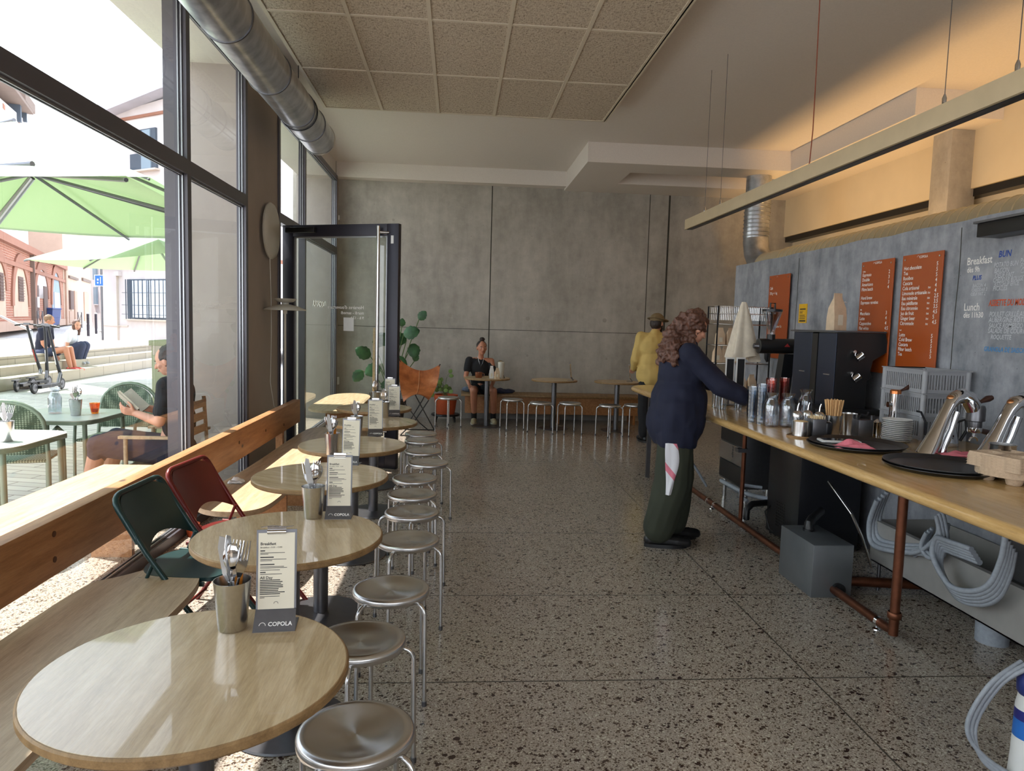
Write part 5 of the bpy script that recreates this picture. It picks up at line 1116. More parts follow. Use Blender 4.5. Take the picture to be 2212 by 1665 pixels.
# chrome espresso towers
def tower(label, loc, lever=True, rz=0, s=1):
    t = thing('espresso_tower', label, 'espresso machine', loc, rz, 'chrome espresso towers')
    m = MB(); P = []; prof = []
    path = [(-.10,0,0),(-.072,0,.05),(-.045,0,.12),(-.012,0,.20),(.012,0,.25),(.035,0,.285),(.075,0,.30),(.11,0,.285),(.14,0,.25),(.15,0,.225)]
    rad = [(.055,.055),(.040,.048),(.030,.040),(.026,.034),(.028,.034),(.034,.038),(.040,.042),(.042,.044),(.042,.043),(.038,.038)]
    vs = []; K = 24
    for i, (p, (ra, rb)) in enumerate(zip(path, rad)):
        d = (V(path[min(i+1,9)])-V(path[max(i-1,0)])).normalized(); nn = V((-d.z,0,d.x))
        for k in range(K): a = 2*pi*k/K; vs.append(V(p)+nn*(ra*cos(a))+V((0,1,0))*(rb*sin(a)))
        if i == 0:
            for k in range(K): vs[k].z = 0
    m.add(vs, [(i*K+k, i*K+(k+1)%K, (i+1)*K+(k+1)%K, (i+1)*K+k) for i in range(9) for k in range(K)]+[tuple(range(K))[::-1], tuple(9*K+k for k in range(K))]); m.build('body', M['chrome'], t, 60)
    MB().tube([(.055,0,.215),(.03,0,.12),(-.005,0,.03),(-.01,0,0)], [.020,.018,.020,.024], 16).build('rear_leg', M['chrome'], t, 60)
    MB().lathe([(0,.13),(.030,.13),(.032,.14),(.032,.165),(.044,.17),(.044,.235),(.038,.25),(0,.25)], (.165,0,0), 36).build('group_head', M['steel_dark'], t, 40)
    MB().ell((.045,0,.293), (.05,.036,.024), Matrix.Rotation(-.25,3,'Y'), 20, 10).build('copper_cap', plain('bronze tower cap', S(176,120,78), .3, .9) if 'bronze tower cap' not in bpy.data.materials else bpy.data.materials['bronze tower cap'], t, 60)
    q = MB(); q.lathe([(0,.105),(.030,.108),(.034,.115),(.034,.135)], (.165,0,0), 30); q.tube([(.165,0,.11),(.165,0,.085)], .009, 10); q.tube([(.165,0,.088),(.145,0,.075),(.14,0,.062)], .006, 8); q.tube([(.165,0,.088),(.185,0,.075),(.19,0,.062)], .006, 8); q.build('portafilter', M['chrome'], t, 50)
    MB().tube([(.195,0,.12),(.23,.02,.112),(.31,.05,.095)], [.009,.014,.016], 14).build('portafilter_handle', plain('dark walnut handle', S(64,36,26), .4) if 'dark walnut handle' not in bpy.data.materials else bpy.data.materials['dark walnut handle'], t, 50)
    if lever: MB().tube([(.15,.0,.25),(.19,.0,.27),(.225,0,.285),(.25,0,.292)], [.007,.009,.018,.013], 12).build('lever', bpy.data.materials['dark walnut handle'], t, 50)
    return t
w1 = tower('chrome espresso tower behind the near black trays', (2.50+.045, 3.47, ZC), rz=.05)
dup(w1, 'chrome espresso tower cut off by the right edge of the picture', (2.735, 3.30, ZC), -.1)
t = thing('water_tap', 'straight chrome tap column with a copper top and dark lever behind the saucers', 'tap', (2.615, 4.02, ZC))
MB().lathe([(.034,0),(.034,.012),(.029,.016),(.029,.255),(0,.255)], n=32).build('column', M['chrome'], t, 40); MB().lathe([(.031,.255),(.031,.272),(.024,.28),(0,.28)], n=32).build('copper_cap', plain('bright copper cap', S(206,130,80), .25, .9), t, 40)
MB().tube([(.01,0,.265),(.05,0,.282),(.09,0,.30),(.112,0,.308)], [.005,.008,.017,.012], 12).build('lever', bpy.data.materials['dark walnut handle'], t, 50); MB().tube([(-.02,0,.19),(-.045,0,.19)], .017, 14).build('side_knob', M['chrome'], t, 50)
t = thing('gooseneck_kettle', 'steel gooseneck kettle with a dark spout beside the grey crates', 'kettle', (2.71, 3.70, ZC+.0), 2.9)
MB().lathe([(0,0),(.07,0),(.072,.01),(.052,.125),(.035,.14),(0,.145)], n=36).build('body', M['chrome'], t, 50); MB().tube([(.06,0,.03),(.10,0,.06),(.105,0,.13),(.13,0,.18),(.155,0,.185)], [.010,.008,.006,.006,.005], 10).build('spout', M['blackmetal'], t, 60); MB().tube([(-.05,0,.13),(-.10,0,.15),(-.11,0,.09),(-.08,0,.03)], .008, 10).build('handle', M['black'], t, 60)
one('steel_container', MB().lathe([(0,0),(.05,0),(.052,.005),(.052,.13),(.055,.135),(.050,.135),(.048,.008),(0,.008)], n=36), M['steel'], 'round steel container cut by the right edge behind the cup carriers', 'container', (2.43, 2.94, ZC))
# grey crates
def crate():
    m = MB(); a, b_, h = .135, .195, .135; w = .006
    for (x0_, y0_, x1_, y1_) in ((-a,-b_,-a+w,b_),(a-w,-b_,a,b_),(-a+w,-b_,a-w,-b_+w),(-a+w,b_-w,a-w,b_)):
        m.box((x0_,y0_,h-.028),(x1_,y1_,h)); m.box((x0_,y0_,0),(x1_,y1_,.022))
        L_ = max(x1_-x0_, y1_-y0_); k_ = int(L_/.018)
        for k in range(k_+1):
            if x1_-x0_ > y1_-y0_: q = x0_+k*(L_-.008)/k_; m.box((q,y0_,.022),(q+.008,y1_,h-.028))
            else: q = y0_+k*(L_-.008)/k_; m.box((x0_,q,.022),(x1_,q+.008,h-.028))
    m.box((-a+w,-b_+w,0),(a-w,b_-w,.006)); m.box((-a-.012,-b_-.012,h-.006),(-a+w,b_+.012,h)); m.box((a-w,-b_-.012,h-.006),(a+.012,b_+.012,h)); m.box((-a+w,-b_-.012,h-.006),(a-w,-b_+w,h)); m.box((-a+w,b_-w,h-.006),(a-w,b_+.012,h))
    for x0_, y0_ in ((-a,-b_),(a,-b_),(a,b_),(-a,b_)): m.cyl((x0_*.97,y0_*.98,0),(x0_*.97,y0_*.98,h-.007),.016,n=12)
    return m
k0 = one('plastic_crate', crate(), plain('grey crate plastic', S(150,152,156), .5, vary=.04), 'grey slatted plastic crate at the bottom of the stack by the screen wall', 'crate', (2.825, 4.07, ZC), 'grey plastic crates', 40)
copies(k0, [((2.825,4.07,ZC+.136), 0, 'grey slatted plastic crate in the middle of the stack by the screen wall'), ((2.825,4.07,ZC+.272), 0, 'grey slatted plastic crate on top of the stack by the screen wall')], '')
# black espresso machine: two bodies with a stepped profile
prof = [(2.61,1.02),(2.61,1.555),(2.955,1.555),(2.985,1.435),(2.875,1.365),(2.86,1.29),(2.88,1.25),(2.84,1.225),(2.84,1.02)]
t = thing('black_coffee_machine', 'tall black double coffee machine with steel cups hanging on its side', 'coffee machine', (2.6, 4.7, ZC)); o = V(t.location)
def xz(mb, P, y0_, y1_):
    n_ = len(P); return mb.add([(x, y0_, z) for x, z in P]+[(x, y1_, z) for x, z in P], [tuple(range(n_)), tuple(range(n_, 2*n_))[::-1]]+[(i, n_+i, n_+(i+1)%n_, (i+1)%n_) for i in range(n_)])
PP = [(x-o.x, z-o.z) for x, z in prof]
xz(MB(), PP, 0, .25).build('front_body', M['black'], t, 30); xz(MB(), PP, .34, .62).build('rear_body', M['black'], t, 30)
MB().box((.003, .255, .09), (.22, .335, .60)).build('inner_core', M['black'], t)
for y0_, y1_ in ((0, .25), (.34, .62)): MB().box((.005,y0_+.004,.08), (.0095,y1_-.004,.605), .001).build('front_panel', plain('black panel painted window-lit', S(52,60,78), .25, .4) if 'black panel painted window-lit' not in bpy.data.materials else bpy.data.materials['black panel painted window-lit'], t)  # window light on the left faces painted in as a lighter blue tint
MB().box((-.02,-.02,.612), (.35,.64,.624), .003).build('top_rail', M['steel_dark'], t, 40); MB().box((-.14,-.04,.045), (.34,.64,.085), .006).build('drip_base', M['black'], t, 40)
for x_, y_ in ((-.11,0),(.3,0),(-.11,.6),(.3,.6)): MB().cyl((x_,y_,0),(x_,y_,.045),.018,n=14).build('foot', M['steel_dark'], t, 40)
for y_ in (.10, .46): MB().box((.003,y_-.03,.31), (.005,y_+.05,.318)).build('silver_mark', M['steel'], t)
for k, (px, py) in enumerate(((1850, 776), (1843, 822))):
    p = at(px, py, Y=4.66); t = thing('steel_milk_cup', ('upper small steel cup hanging on the side of the black coffee machine', 'lower small steel cup hanging on the side of the black coffee machine')[k], 'cup', p, 0, 'small steel cups on the coffee machine')
    MB().lathe([(0,0),(.021,0),(.022,.004),(.024,.05),(.0255,.052),(.022,.05),(.020,.005),(0,.005)], n=28).build('cup', M['chrome'], t, 50).rotation_euler = (0, .9, 0)
    MB().tube([(.005,0,.0),(-.012,0,.03),(-.004,0,.05),(.006,.03,.052)], .0028, 8).build('hook', M['chrome'], t, 60); MB().cyl((-.002,.018,.05),(-.002,.04,.05),.012,n=16).build('magnet', M['steel'], t, 40)
# coffee bag on the machine
def bag(label, loc, w=.055, d=.035, h=.25, rz=0, mat=None, grp=None):
    t = thing('coffee_bag', label, 'bag', loc, rz, grp); m = MB(); vs = []; rows = [(0,1,1),(.02,1,1),(.35,1,.95),(.6,.98,.7),(.75,.8,.4),(.86,.68,.12),(.92,.66,.06),(1,.66,.05)]
    for f, a, c in rows: vs += [(-w*a,-d*c,h*f),(0,-d*c*1.1,h*f),(w*a,-d*c,h*f),(w*a,d*c,h*f),(0,d*c*1.1,h*f),(-w*a,d*c,h*f)]
    m.add(vs, [(r*6+k, r*6+(k+1)%6, (r+1)*6+(k+1)%6, (r+1)*6+k) for r in range(7) for k in range(6)]+[(5,4,3,2,1,0), tuple(42+k for k in range(6))]); m.build('bag', mat or plain('kraft bag paper', S(206,178,144), .75), t, 30)
    MB().box((-w*.5,-d*1.12,h*.14), (w*.3,-d*1.1,h*.42)).build('bag_label', M['paper'], t); return t
M['kraft'] = plain('pale kraft paper', S(214,190,160), .75)
bg_ = bag('kraft paper coffee bag standing on top of the black coffee machine', (2.72, 4.93, 1.57), .055, .04, .265, .25, M['kraft'])
MB().tube([(.03,-.01,.20),(.06,-.01,.205),(.075,-.01,.20)], .003, 6).build('bag_clip', M['white'], bg_, 50)
# grinder
gx, gy = 2.60, 5.72
t = thing('coffee_grinder', 'black shop coffee grinder with a clear cone hopper', 'grinder', (gx, gy, ZC)); gz = lambda py: at(1670, py, Y=gy).z-ZC
MB().box((-.10,-.12,0), (.17,.14,.03), .006).build('base', M['black'], t, 40)
b = MB(); b.add([(.06,-.06,.03),(.16,-.06,.03),(.16,.06,.03),(.06,.06,.03),(.10,-.05,.42),(.19,-.05,.42),(.19,.05,.42),(.10,.05,.42)], [(3,2,1,0),(4,5,6,7),(0,1,5,4),(1,2,6,5),(2,3,7,6),(3,0,4,7)]); b.build('stand', M['blackmetal'], t)
z_ = gz(748); MB().tube([(-.11,0,z_),(-.105,0,z_),(.19,0,z_+.005)], [.045,.062,.062], 28).build('motor_body', M['black'], t, 40); MB().tube([(-.145,0,z_),(-.11,0,z_)], [.02,.03], 18).build('dial', M['steel_dark'], t, 40)
MB().lathe([(.028,gz(722)),(.030,gz(712)),(.075,gz(676)),(.077,gz(673)),(.073,gz(676)),(.027,gz(712))], n=36).build('hopper', M['glass'], t, 50); MB().lathe([(0,gz(673)),(.08,gz(673)),(.08,gz(668)),(0,gz(667))], n=36).build('hopper_lid', M['blackmetal'], t, 40)
MB().tube([(-.02,0,gz(668)),(-.02,0,gz(655)),(.02,0,gz(655)),(.02,0,gz(668))], .008, 8).build('lid_handle', M['black'], t, 50); MB().lathe([(.034,gz(738)),(.034,gz(722)),(0,gz(722))], n=24).build('neck', M['black'], t, 40)
MB().tube([(-.03,0,z_-.06),(-.03,0,z_-.10),(-.02,0,z_-.13)], [.02,.018,.010], 14).build('spout', M['blackmetal'], t, 50); b = MB(); b.add([(.09,-.0625,z_+.0),(.14,-.0625,z_),(.115,-.0625,z_+.028)], [(0,1,2)]); b.build('red_triangle', plain('red mark', S(170,50,50), .5), t)
# framed price cards
for k, px in enumerate((1577, 1600)):
    x, y = 2.22+.07*k, 5.55-.02*k; z1_ = at(px, 772, Y=y).z; x = at(px, 800, Y=y).x; t = thing('price_card_stand', ('left white-framed black price card behind the tumblers', 'right white-framed black price card behind the tumblers')[k], 'card stand', (x, y, ZC), 0, 'framed black price cards')
    MB().box((-.036,0,.05), (.036,.012,z1_-ZC), .002).build('frame', M['white'], t, 40); MB().box((-.028,-.002,.06), (.028,.0,z1_-ZC-.012)).build('card', M['black'], t); MB().box((-.04,-.04,0), (.04,.05,.008)).box((-.006,.002,.008), (.006,.010,.052)).build('stand_base', M['steel_dark'], t)
# wire rack with bags and cloth
rx0, rx1, ry, rtop = 2.43, 2.95, 6.5, 1.775
t = thing('wire_rack', 'wire shelving rack standing on the counter end behind the barista', 'rack', (rx0, ry, ZC)); W_ = rx1-rx0; D_ = .26; H_ = rtop-ZC
for x in (0, W_):
    for y in (0, D_): MB().box((x-.006,y-.006,0), (x+.006,y+.006,H_)).build('upright', M['blackmetal'], t)
for k, z in enumerate((.02, .29, .46, .66)):
    b = MB(); b.tube([(0,0,z),(W_,0,z),(W_,D_,z),(0,D_,z)], .004, 6, closed=True)
    for q in range(1, 10): b.tube([(W_*q/10,0,z),(W_*q/10,D_,z)], .002, 5)
    b.build('wire_shelf', M['steel'], t, 60)
b = MB()
for z in (H_-.003, H_-.07): b.tube([(0,0,z),(W_,0,z),(W_,D_,z),(0,D_,z)], .003, 6, closed=True)
for q in range(0, 31): b.tube([(W_*q/30,0,H_-.13),(W_*q/30,0,H_)], .0013, 4); b.tube([(W_*q/30,D_,H_-.13),(W_*q/30,D_,H_)], .0013, 4)
b.build('wire_basket', M['steel'], t, 60)
k = 0; B0 = None
for z, nm, xs in ((.467,'upper',(.07,.17)), (.297,'middle',(.05,.13,.21)), (.027,'lower',(.08,.30,.40))):
    for i, x in enumerate(xs):
        lb = f'kraft coffee bag on the {nm} shelf of the wire rack, {("left", "centre" if len(xs) > 2 else "right", "right")[i]}'
        if B0 is None: B0 = bag(lb, (rx0+x, ry+.10, ZC+z), .04, .03, .16, 0, M['kraft'], 'coffee bags on the wire rack')
        else: dup(B0, lb, (rx0+x, ry+.10, ZC+z), .1*i)
# hanging white apron cloth
ax_, ay_ = at(1605, 700, Y=6.1).x, 6.1; zt3, zb3 = at(1602, 652, Y=ay_).z, at(1605, 775, Y=ay_).z
m = MB(); K, Rr = 40, 16; vs = []
for r in range(Rr+1):
    f = r/Rr; w_ = .018+.115*f**.8
    for k in range(K): a = 2*pi*k/K; q = 1+(.12+.16*f)*sin(5*a+.8*f)+.07*sin(9*a+3*f); vs.append((w_*q*cos(a)+.02*f, w_*.45*q*sin(a), -(zt3-zb3)*f-.03*f*sin(2*a+.5)))
m.add(vs, [(r*K+k, r*K+(k+1)%K, (r+1)*K+(k+1)%K, (r+1)*K+k) for r in range(Rr) for k in range(K)]+[tuple(range(K))])
t = thing('hanging_apron', 'off-white cotton apron hanging from a hook stand at the counter end', 'apron', (ax_, ay_, ZC)); o = m.build('cloth', plain('off white cotton', S(222,212,194), .9), t, 70); o.location = (0,0,zt3-ZC)
MB().cyl((0,.0,.0), (0,.0,zt3-ZC-.02), .007, n=10).lathe([(0,0),(.07,0),(.07,.01),(0,.012)], n=24).build('hook_stand', M['blackmetal'], t, 40)
# ================================================================ people
def remesh(mb, name, mat, parent, vox=.007, sm=4, disp=0, dsc=9, stretch=1, seed=0, angle=None):
    o = mb.build(name, mat, parent, fix=True); md = o.modifiers.new('r', 'REMESH'); md.mode = 'VOXEL'; md.voxel_size = vox; md.use_smooth_shade = True
    if sm: s_ = o.modifiers.new('s', 'SMOOTH'); s_.iterations = sm; s_.factor = .5
    dg = bpy.context.evaluated_depsgraph_get(); me = bpy.data.meshes.new_from_object(o.evaluated_get(dg)); o.modifiers.clear(); old = o.data; o.data = me; bpy.data.meshes.remove(old); me.name = name
    if not me.materials: me.materials.append(mat)
    if disp:
        n_ = len(me.vertices); co = np.empty(n_*3); no = np.empty(n_*3); me.vertices.foreach_get('co', co); me.vertex_normals.foreach_get('vector', no); co = co.reshape(-1,3); no = no.reshape(-1,3)
        d = np.array([noise.noise(V((c[0]*dsc+seed, c[1]*dsc, c[2]*dsc*stretch))) + .5*noise.noise(V((c[0]*dsc*2.2, c[1]*dsc*2.2+seed, c[2]*dsc*2.2*stretch))) for c in co]); co += no*(d*disp)[:, None]
        me.vertices.foreach_set('co', co.ravel()); me.update()
    me.polygons.foreach_set('use_smooth', [True]*len(me.polygons)); return o
def chain(m, pts, rad, flat=None):
    for i in range(len(pts)-1): m.cap(pts[i], pts[i+1], rad[i], rad[i+1])
    return m
def basis(f, u=(0,0,1)):
    f = V(f).normalized(); r = f.cross(V(u)).normalized(); u2 = r.cross(f).normalized(); return Matrix((r, f, u2)).transposed()     # x right, y forward, z up
def hand(m, w, d, n_, side=1, curl=.5):
    """palm from wrist w along d, palm side normal n_, thumb on the lateral side"""
    w = V(w); d = V(d).normalized(); n_ = V(n_); n_ = (n_-d*n_.dot(d)).normalized(); l = d.cross(n_)*side
    for s_ in (-.026, -.009, .009, .026): m.cap(w+l*s_*.6, w+d*.078+l*s_, .013, .0125, 8)
    for i, (s_, L_) in enumerate(((.029,.066),(.010,.076),(-.010,.071),(-.029,.055))):
        p = w+d*.082+l*s_; a = .25+curl*.35; rr_ = .0088
        for k, q in enumerate((.45,.32,.23)):
            dd = d*cos(a)+n_*sin(a)+l*s_*1.5; p2 = p+dd.normalized()*L_*q; m.cap(p, p2, rr_, rr_-.0007, 8); p = p2; a += curl*(.7+.1*i); rr_ -= .0006
    b0_ = w+d*.022+l*.026; b1_ = b0_+(d*.55+l*.65+n_*.45).normalized()*.042; b2_ = b1_+(d*.85+l*.15+n_*.5).normalized()*.034; m.cap(b0_, b1_, .0125, .0105, 8); m.cap(b1_, b2_, .010, .0085, 8)
def headmesh(m, c, B, s=1.0):
    c = V(c); T = lambda x, y, z: c+B@V((x*s, y*s, z*s))
    m.ell(c+B@V((0,-.008*s,.022*s)), (.073*s,.092*s,.092*s), B, 18, 12); m.ell(T(0,.020,-.035), (.056*s,.066*s,.070*s), B, 16, 10); m.ell(T(0,.048,-.078), (.026*s,.026*s,.022*s), B)
    m.ell(T(0,.062,.0), (.048*s,.022*s,.050*s), B); m.cap(T(0,.082,.012), T(0,.101,-.022), .0085*s, .0125*s, 10); m.ell(T(0,.078,-.053), (.022*s,.012*s,.010*s), B)
    for q in (-1, 1): m.ell(T(q*.075,-.004,-.008), (.009*s,.018*s,.030*s), B, 12, 8); m.ell(T(q*.040,.055,-.020), (.022*s,.020*s,.020*s), B)
def facebits(parent, c, B, s=1.0, smile=.0, lip=None):
    c = V(c); T = lambda x, y, z: c+B@V((x*s, y*s, z*s)); m = MB()
    for q in (-1, 1): m.ell(T(q*.030,.076,.008), (.012*s,.006*s,.0065*s), B, 12, 8)
    m.build('eyes', plain('eye white', S(224,218,210), .3) if 'eye white' not in bpy.data.materials else bpy.data.materials['eye white'], parent, 60); m = MB()
    for q in (-1, 1): m.ell(T(q*.030,.0805,.008), (.0055*s,.003*s,.0055*s), B, 10, 6); m.tube([T(q*.016,.084,.026), T(q*.032,.084,.030), T(q*.046,.074,.025)], .0028*s, 6)
    m.build('brows_and_pupils', M['hair_dark'], parent, 60)
    MB().tube([T(-.024,.082-.006,-.050+smile), T(-.010,.091,-.053), T(.010,.091,-.053), T(.024,.076,-.050+smile)], .0042*s, 8).build('lips', plain('lips', S(156,84,76), .5) if 'lips' not in bpy.data.materials else bpy.data.materials['lips'], parent, 60)
def shoe(parent, ankle, d, mat, L_=.27, sole=None, name='shoe', w=.042):
    a = V(ankle); d = V(d).normalized(); l = V((-d.y, d.x, 0)); g = a.z-.085; heel = a-d*.06; m = MB()
    m.cap(V((heel.x,heel.y,g+.052)), V((a.x,a.y,g+.06)), w*.9, w, 10); m.cap(V((a.x,a.y,g+.055)), V((a+d*.13).to_tuple()[:2]+(g+.040,)), w, w*.92, 10); m.cap(V((a+d*.13).to_tuple()[:2]+(g+.042,)), V((a+d*(L_-.09)).to_tuple()[:2]+(g+.036,)), w*.95, w*.82, 10)
    m.cap(V((a.x,a.y,g+.06)), V((a.x,a.y,g+.11)), w*.85, w*.8, 10)
    o = remesh(m, name, mat, parent, .006, 2); co = o.data.vertices
    for v in co:
        if v.co.z < g+.012: v.co.z = g+.012
    s_ = MB(); P = []
    for k in range(24):
        t_ = 2*pi*k/24; x = (L_*.5+.008)*cos(t_); y = (w+.006)*sin(t_)*(1 if cos(t_) > 0 else .88); c_ = a+d*(L_*.5-.09)+d*x+l*y; P.append((c_.x, c_.y))
    s_.prism(P, g, g+.026).build(name+'_sole', sole or M['offwhite'], o, 40); return o
M['skin'] = plain('warm skin', S(206,150,124), .55, vary=.04, scale=20, sub=.05); M['skin2'] = plain('tanned skin', S(188,128,100), .55, vary=.04, scale=20, sub=.05)
def hairmat(name, c): n = N(name); k = n.noise(n.co((30,30,6)), 3, 4, .7); n.set(col=n.ramp(k, [(.35, tuple(x*.35 for x in c)), (.65, c)]), rough=.45); n.bump(k, .7, .01); return n.m
M['hair_dark'] = hairmat('near black hair', S(52,38,34)); M['hair_brown'] = hairmat('curly brown hair', S(112,74,58)); M['hair_light'] = hairmat('light brown hair', S(150,112,80))
M['navy'] = plain('navy cotton', S(15,20,44), .85, vary=.12, scale=6); M['olive'] = plain('dark olive cotton', S(50,54,42), .9, vary=.12, scale=5); M['blackcloth'] = plain('black jersey', S(26,26,30), .9, vary=.1, scale=8)
M['yellow_shirt'] = plain('yellow ochre shirt', S(206,176,106), .85, vary=.06, scale=7); M['whitecloth'] = plain('white cotton', S(226,228,234), .85, vary=.03, scale=9); M['denim'] = plain('dark denim', S(44,52,78), .85, vary=.1, scale=9)
def joints(root, d): return {k: V(v)-V(root) for k, v in d.items()}

# ---- barista at the counter, seen from behind and the side
R0 = (1.56, 4.92, 0)
J = joints(R0, dict(pel=(1.555,4.92,.90), wst=(1.57,4.92,1.06), chs=(1.60,4.93,1.27), nk=(1.64,4.93,1.44), hd=(1.675,4.93,1.555), sR=(1.60,4.77,1.375), sL=(1.64,5.09,1.375), eR=(1.80,4.70,1.17), wR=(2.00,4.655,1.075), eL=(1.86,5.12,1.18), wL=(2.05,5.03,1.08),
    hR=(1.555,4.83,.86), hL=(1.575,5.01,.86), kR=(1.545,4.83,.47), kL=(1.63,5.02,.48), aR=(1.455,4.835,.085), aL=(1.60,5.02,.085)))
p = thing('person', 'person with long curly brown hair in a navy jacket working at the counter', 'person', R0)
m = MB(); chain(m, [J['pel'],J['wst'],J['chs']], [.12,.105,.12]); m.cap(J['sR'],J['sL'],.055); m.cap(J['chs'],J['nk'],.09,.05); m.cap(J['nk'],J['hd'],.048,.048)
headmesh(m, J['hd'], basis((1,.25,-.45)))
for s_ in 'RL': chain(m, [J['h'+s_],J['k'+s_],J['a'+s_]], [.085,.055,.04]); chain(m, [J['s'+s_],J['e'+s_],J['w'+s_]], [.05,.04,.028])
hand(m, J['wR'], (.75,-.1,-.35), (-.2,0,-1), -1, .7); hand(m, J['wL'], (.75,-.3,-.35), (-.2,0,-1), 1, .7)
remesh(m, 'body', M['skin'], p, .0065, 2)
m = MB(); B = basis((1,.1,-.1)); m.ell(J['chs']+V((.01,0,-.02)), (.185,.175,.20), B, 20, 14); m.ell(J['wst']+V((.015,0,-.04)), (.215,.195,.23), B, 20, 14); m.ell(J['pel']+V((.01,0,-.01)), (.245,.20,.22), B, 20, 14); [m.cap(J['h'+q]+V((.0,0,.12)), J['h'+q]+V((.0,0,-.06)), .155) for q in 'RL']; m.cap(J['sR'],J['sL'],.075); m.cap(J['chs'],J['nk']-V((0,0,.02)),.12,.07)
for s_ in 'RL': chain(m, [J['s'+s_],J['e'+s_],J['w'+s_].lerp(J['e'+s_], .08)], [.085,.072,.056])
o = remesh(m, 'jacket', M['navy'], p, .009, 4, .016, 7, .8, 3)
for v in o.data.vertices:
    if v.co.z < .725: v.co.z = .725+(v.co.z-.725)*.1
m = MB(); m.ell(J['pel']-V((0,0,.04)), (.16,.135,.14), B)
for s_ in 'RL': chain(m, [J['h'+s_],J['k'+s_],J['a'+s_]+V((0,0,.06))], [.13,.13,.118])
remesh(m, 'trousers', M['olive'], p, .009, 3, .014, 6, .5, 8)
m = MB(); B = basis((1,.25,-.45)); h = J['hd']; m.ell(h+B@V((0,-.028,.035)), (.092,.098,.098), B, 18, 12)
for k in range(44):
    a = random.Random(k).uniform(-1.6, 1.6); q = random.Random(k+50).uniform(-.4, .3); st = h+B@V((.085*sin(a),-.055-.035*cos(a),.045)); en = h+V((-.155+.07*q-.05*cos(a), .125*sin(a)*1.15, -.16-.10*random.Random(k+9).random()))
    mid = (st+en)/2+V((-.035,.02*q,.02)); m.cap(st, mid, .034, .036, 8); m.cap(mid, en, .038, .018, 8)
for k in range(14):
    q = -1 if k % 2 else 1; st = h+B@V((.078*q,-.02-.004*k,.03)); en = h+V((-.02-.011*k, .10*q, -.12-.008*k)); m.cap(st, (st+en)/2+V((0,.02*q,0)), .028, .03, 8); m.cap((st+en)/2+V((0,.02*q,0)), en, .03, .018, 8)
remesh(m, 'hair', M['hair_brown'], p, .007, 1, .026, 26, 1, 4)
for s_, d in (('R',(1,-.1,0)),('L',(1,.1,0))): shoe(p, J['a'+s_], d, M['black'], .29, M['black'], 'shoe', .047)
cloth_ = cloth('tea_towel', 'white and pink tea towel hanging from the barista\'s back pocket', (0,0,0), .05, .05, .01, 1, M['whitecloth']); bpy.data.objects.remove(cloth_)
m = MB(); K, Rr = 22, 14; vs = []; tp_ = V((1.49, 4.715, .765)); 
n = N('white towel with pink stripes'); tc = n.n('ShaderNodeTexCoord'); sx = n.n('ShaderNodeSeparateXYZ'); n.l(tc.outputs['Object'], sx.inputs[0]); k_ = n.math('FRACT', n.math('ADD', n.math('MULTIPLY', sx.outputs[2], 4.2), n.math('MULTIPLY', sx.outputs[0], 5)))
n.set(col=n.mix(n.math('LESS_THAN', k_, .22), S(224,224,230), S(222,128,146)), rough=.9); M['towel'] = n.m
for r in range(Rr+1):
    f = r/Rr; w_ = .045+.012*sin(f*5)
    for k in range(K): a = 2*pi*k/K; q = 1+.22*sin(4*a+2*f); vs.append((w_*q*cos(a)*(1-.55*f**3)+.018*sin(f*4), .018*q*sin(a), -.36*f))
m.add(vs, [(r*K+k, r*K+(k+1)%K, (r+1)*K+(k+1)%K, (r+1)*K+k) for r in range(Rr) for k in range(K)]+[tuple(range(K)), tuple(Rr*K+k for k in range(K))[::-1]])
o = m.build('tea_towel', M['towel'], None, 60); o.location = tp_; tag(o, 'white and pink tea towel hanging from the back pocket of the barista', 'towel')

# ---- seated woman by the back wall, facing the room
R0 = (.37, 11.05, 0)
J = joints(R0, dict(pel=(.37,11.10,.53), wst=(.37,11.11,.70), chs=(.37,11.10,.88), nk=(.375,11.08,1.03), hd=(.385,11.05,1.165), sR=(.20,11.09,.965), sL=(.54,11.09,.965), eR=(.145,11.02,.72), wR=(.205,10.86,.595), eL=(.60,11.02,.72), wL=(.545,10.86,.595),
    hR=(.29,11.06,.52), hL=(.45,11.06,.52), kR=(.265,10.70,.53), kL=(.565,10.70,.53), aR=(.285,10.905,.10), aL=(.585,10.915,.10)))
p = thing('person', 'smiling person with dark hair bun and black top, seated at the back bench', 'person', R0)
m = MB(); chain(m, [J['pel'],J['wst'],J['chs']], [.115,.095,.11]); m.cap(J['sR'],J['sL'],.048); m.cap(J['chs'],J['nk'],.08,.045); m.cap(J['nk'],J['hd'],.043,.043); B = basis((.25,-1,-.05)); headmesh(m, J['hd'], B)
for s_ in 'RL': chain(m, [J['h'+s_],J['k'+s_],J['a'+s_]], [.085,.058,.040]); chain(m, [J['s'+s_],J['e'+s_],J['w'+s_]], [.046,.036,.027]); hand(m, J['w'+s_], (.15 if s_ == 'R' else -.15,-1,-.15), (0,-.2,-1), 1 if s_ == 'R' else -1, .35)
remesh(m, 'body', M['skin2'], p, .0065, 2); facebits(p, J['hd'], B, 1, .004)
m = MB(); m.ell(J['chs']-V((0,0,.03)), (.165,.115,.17)); m.ell(J['wst']-V((0,0,.04)), (.15,.115,.16)); m.cap(J['sR']+V((.02,0,-.01)), J['sL']-V((.10,0,.04)), .060, .06); m.cap(J['sR'], J['sR'].lerp(J['eR'], .55), .066, .062)
m.cap(J['sL']-V((.02,0,.07)), J['sL'].lerp(J['eL'], .55), .06, .06); remesh(m, 'black_top', M['blackcloth'], p, .008, 3, .006, 9, 1, 2)
m = MB(); m.ell(J['pel']-V((0,.0,.0)), (.155,.125,.10))
for s_ in 'RL': m.cap(J['h'+s_], J['h'+s_].lerp(J['k'+s_], .45), .10, .092)
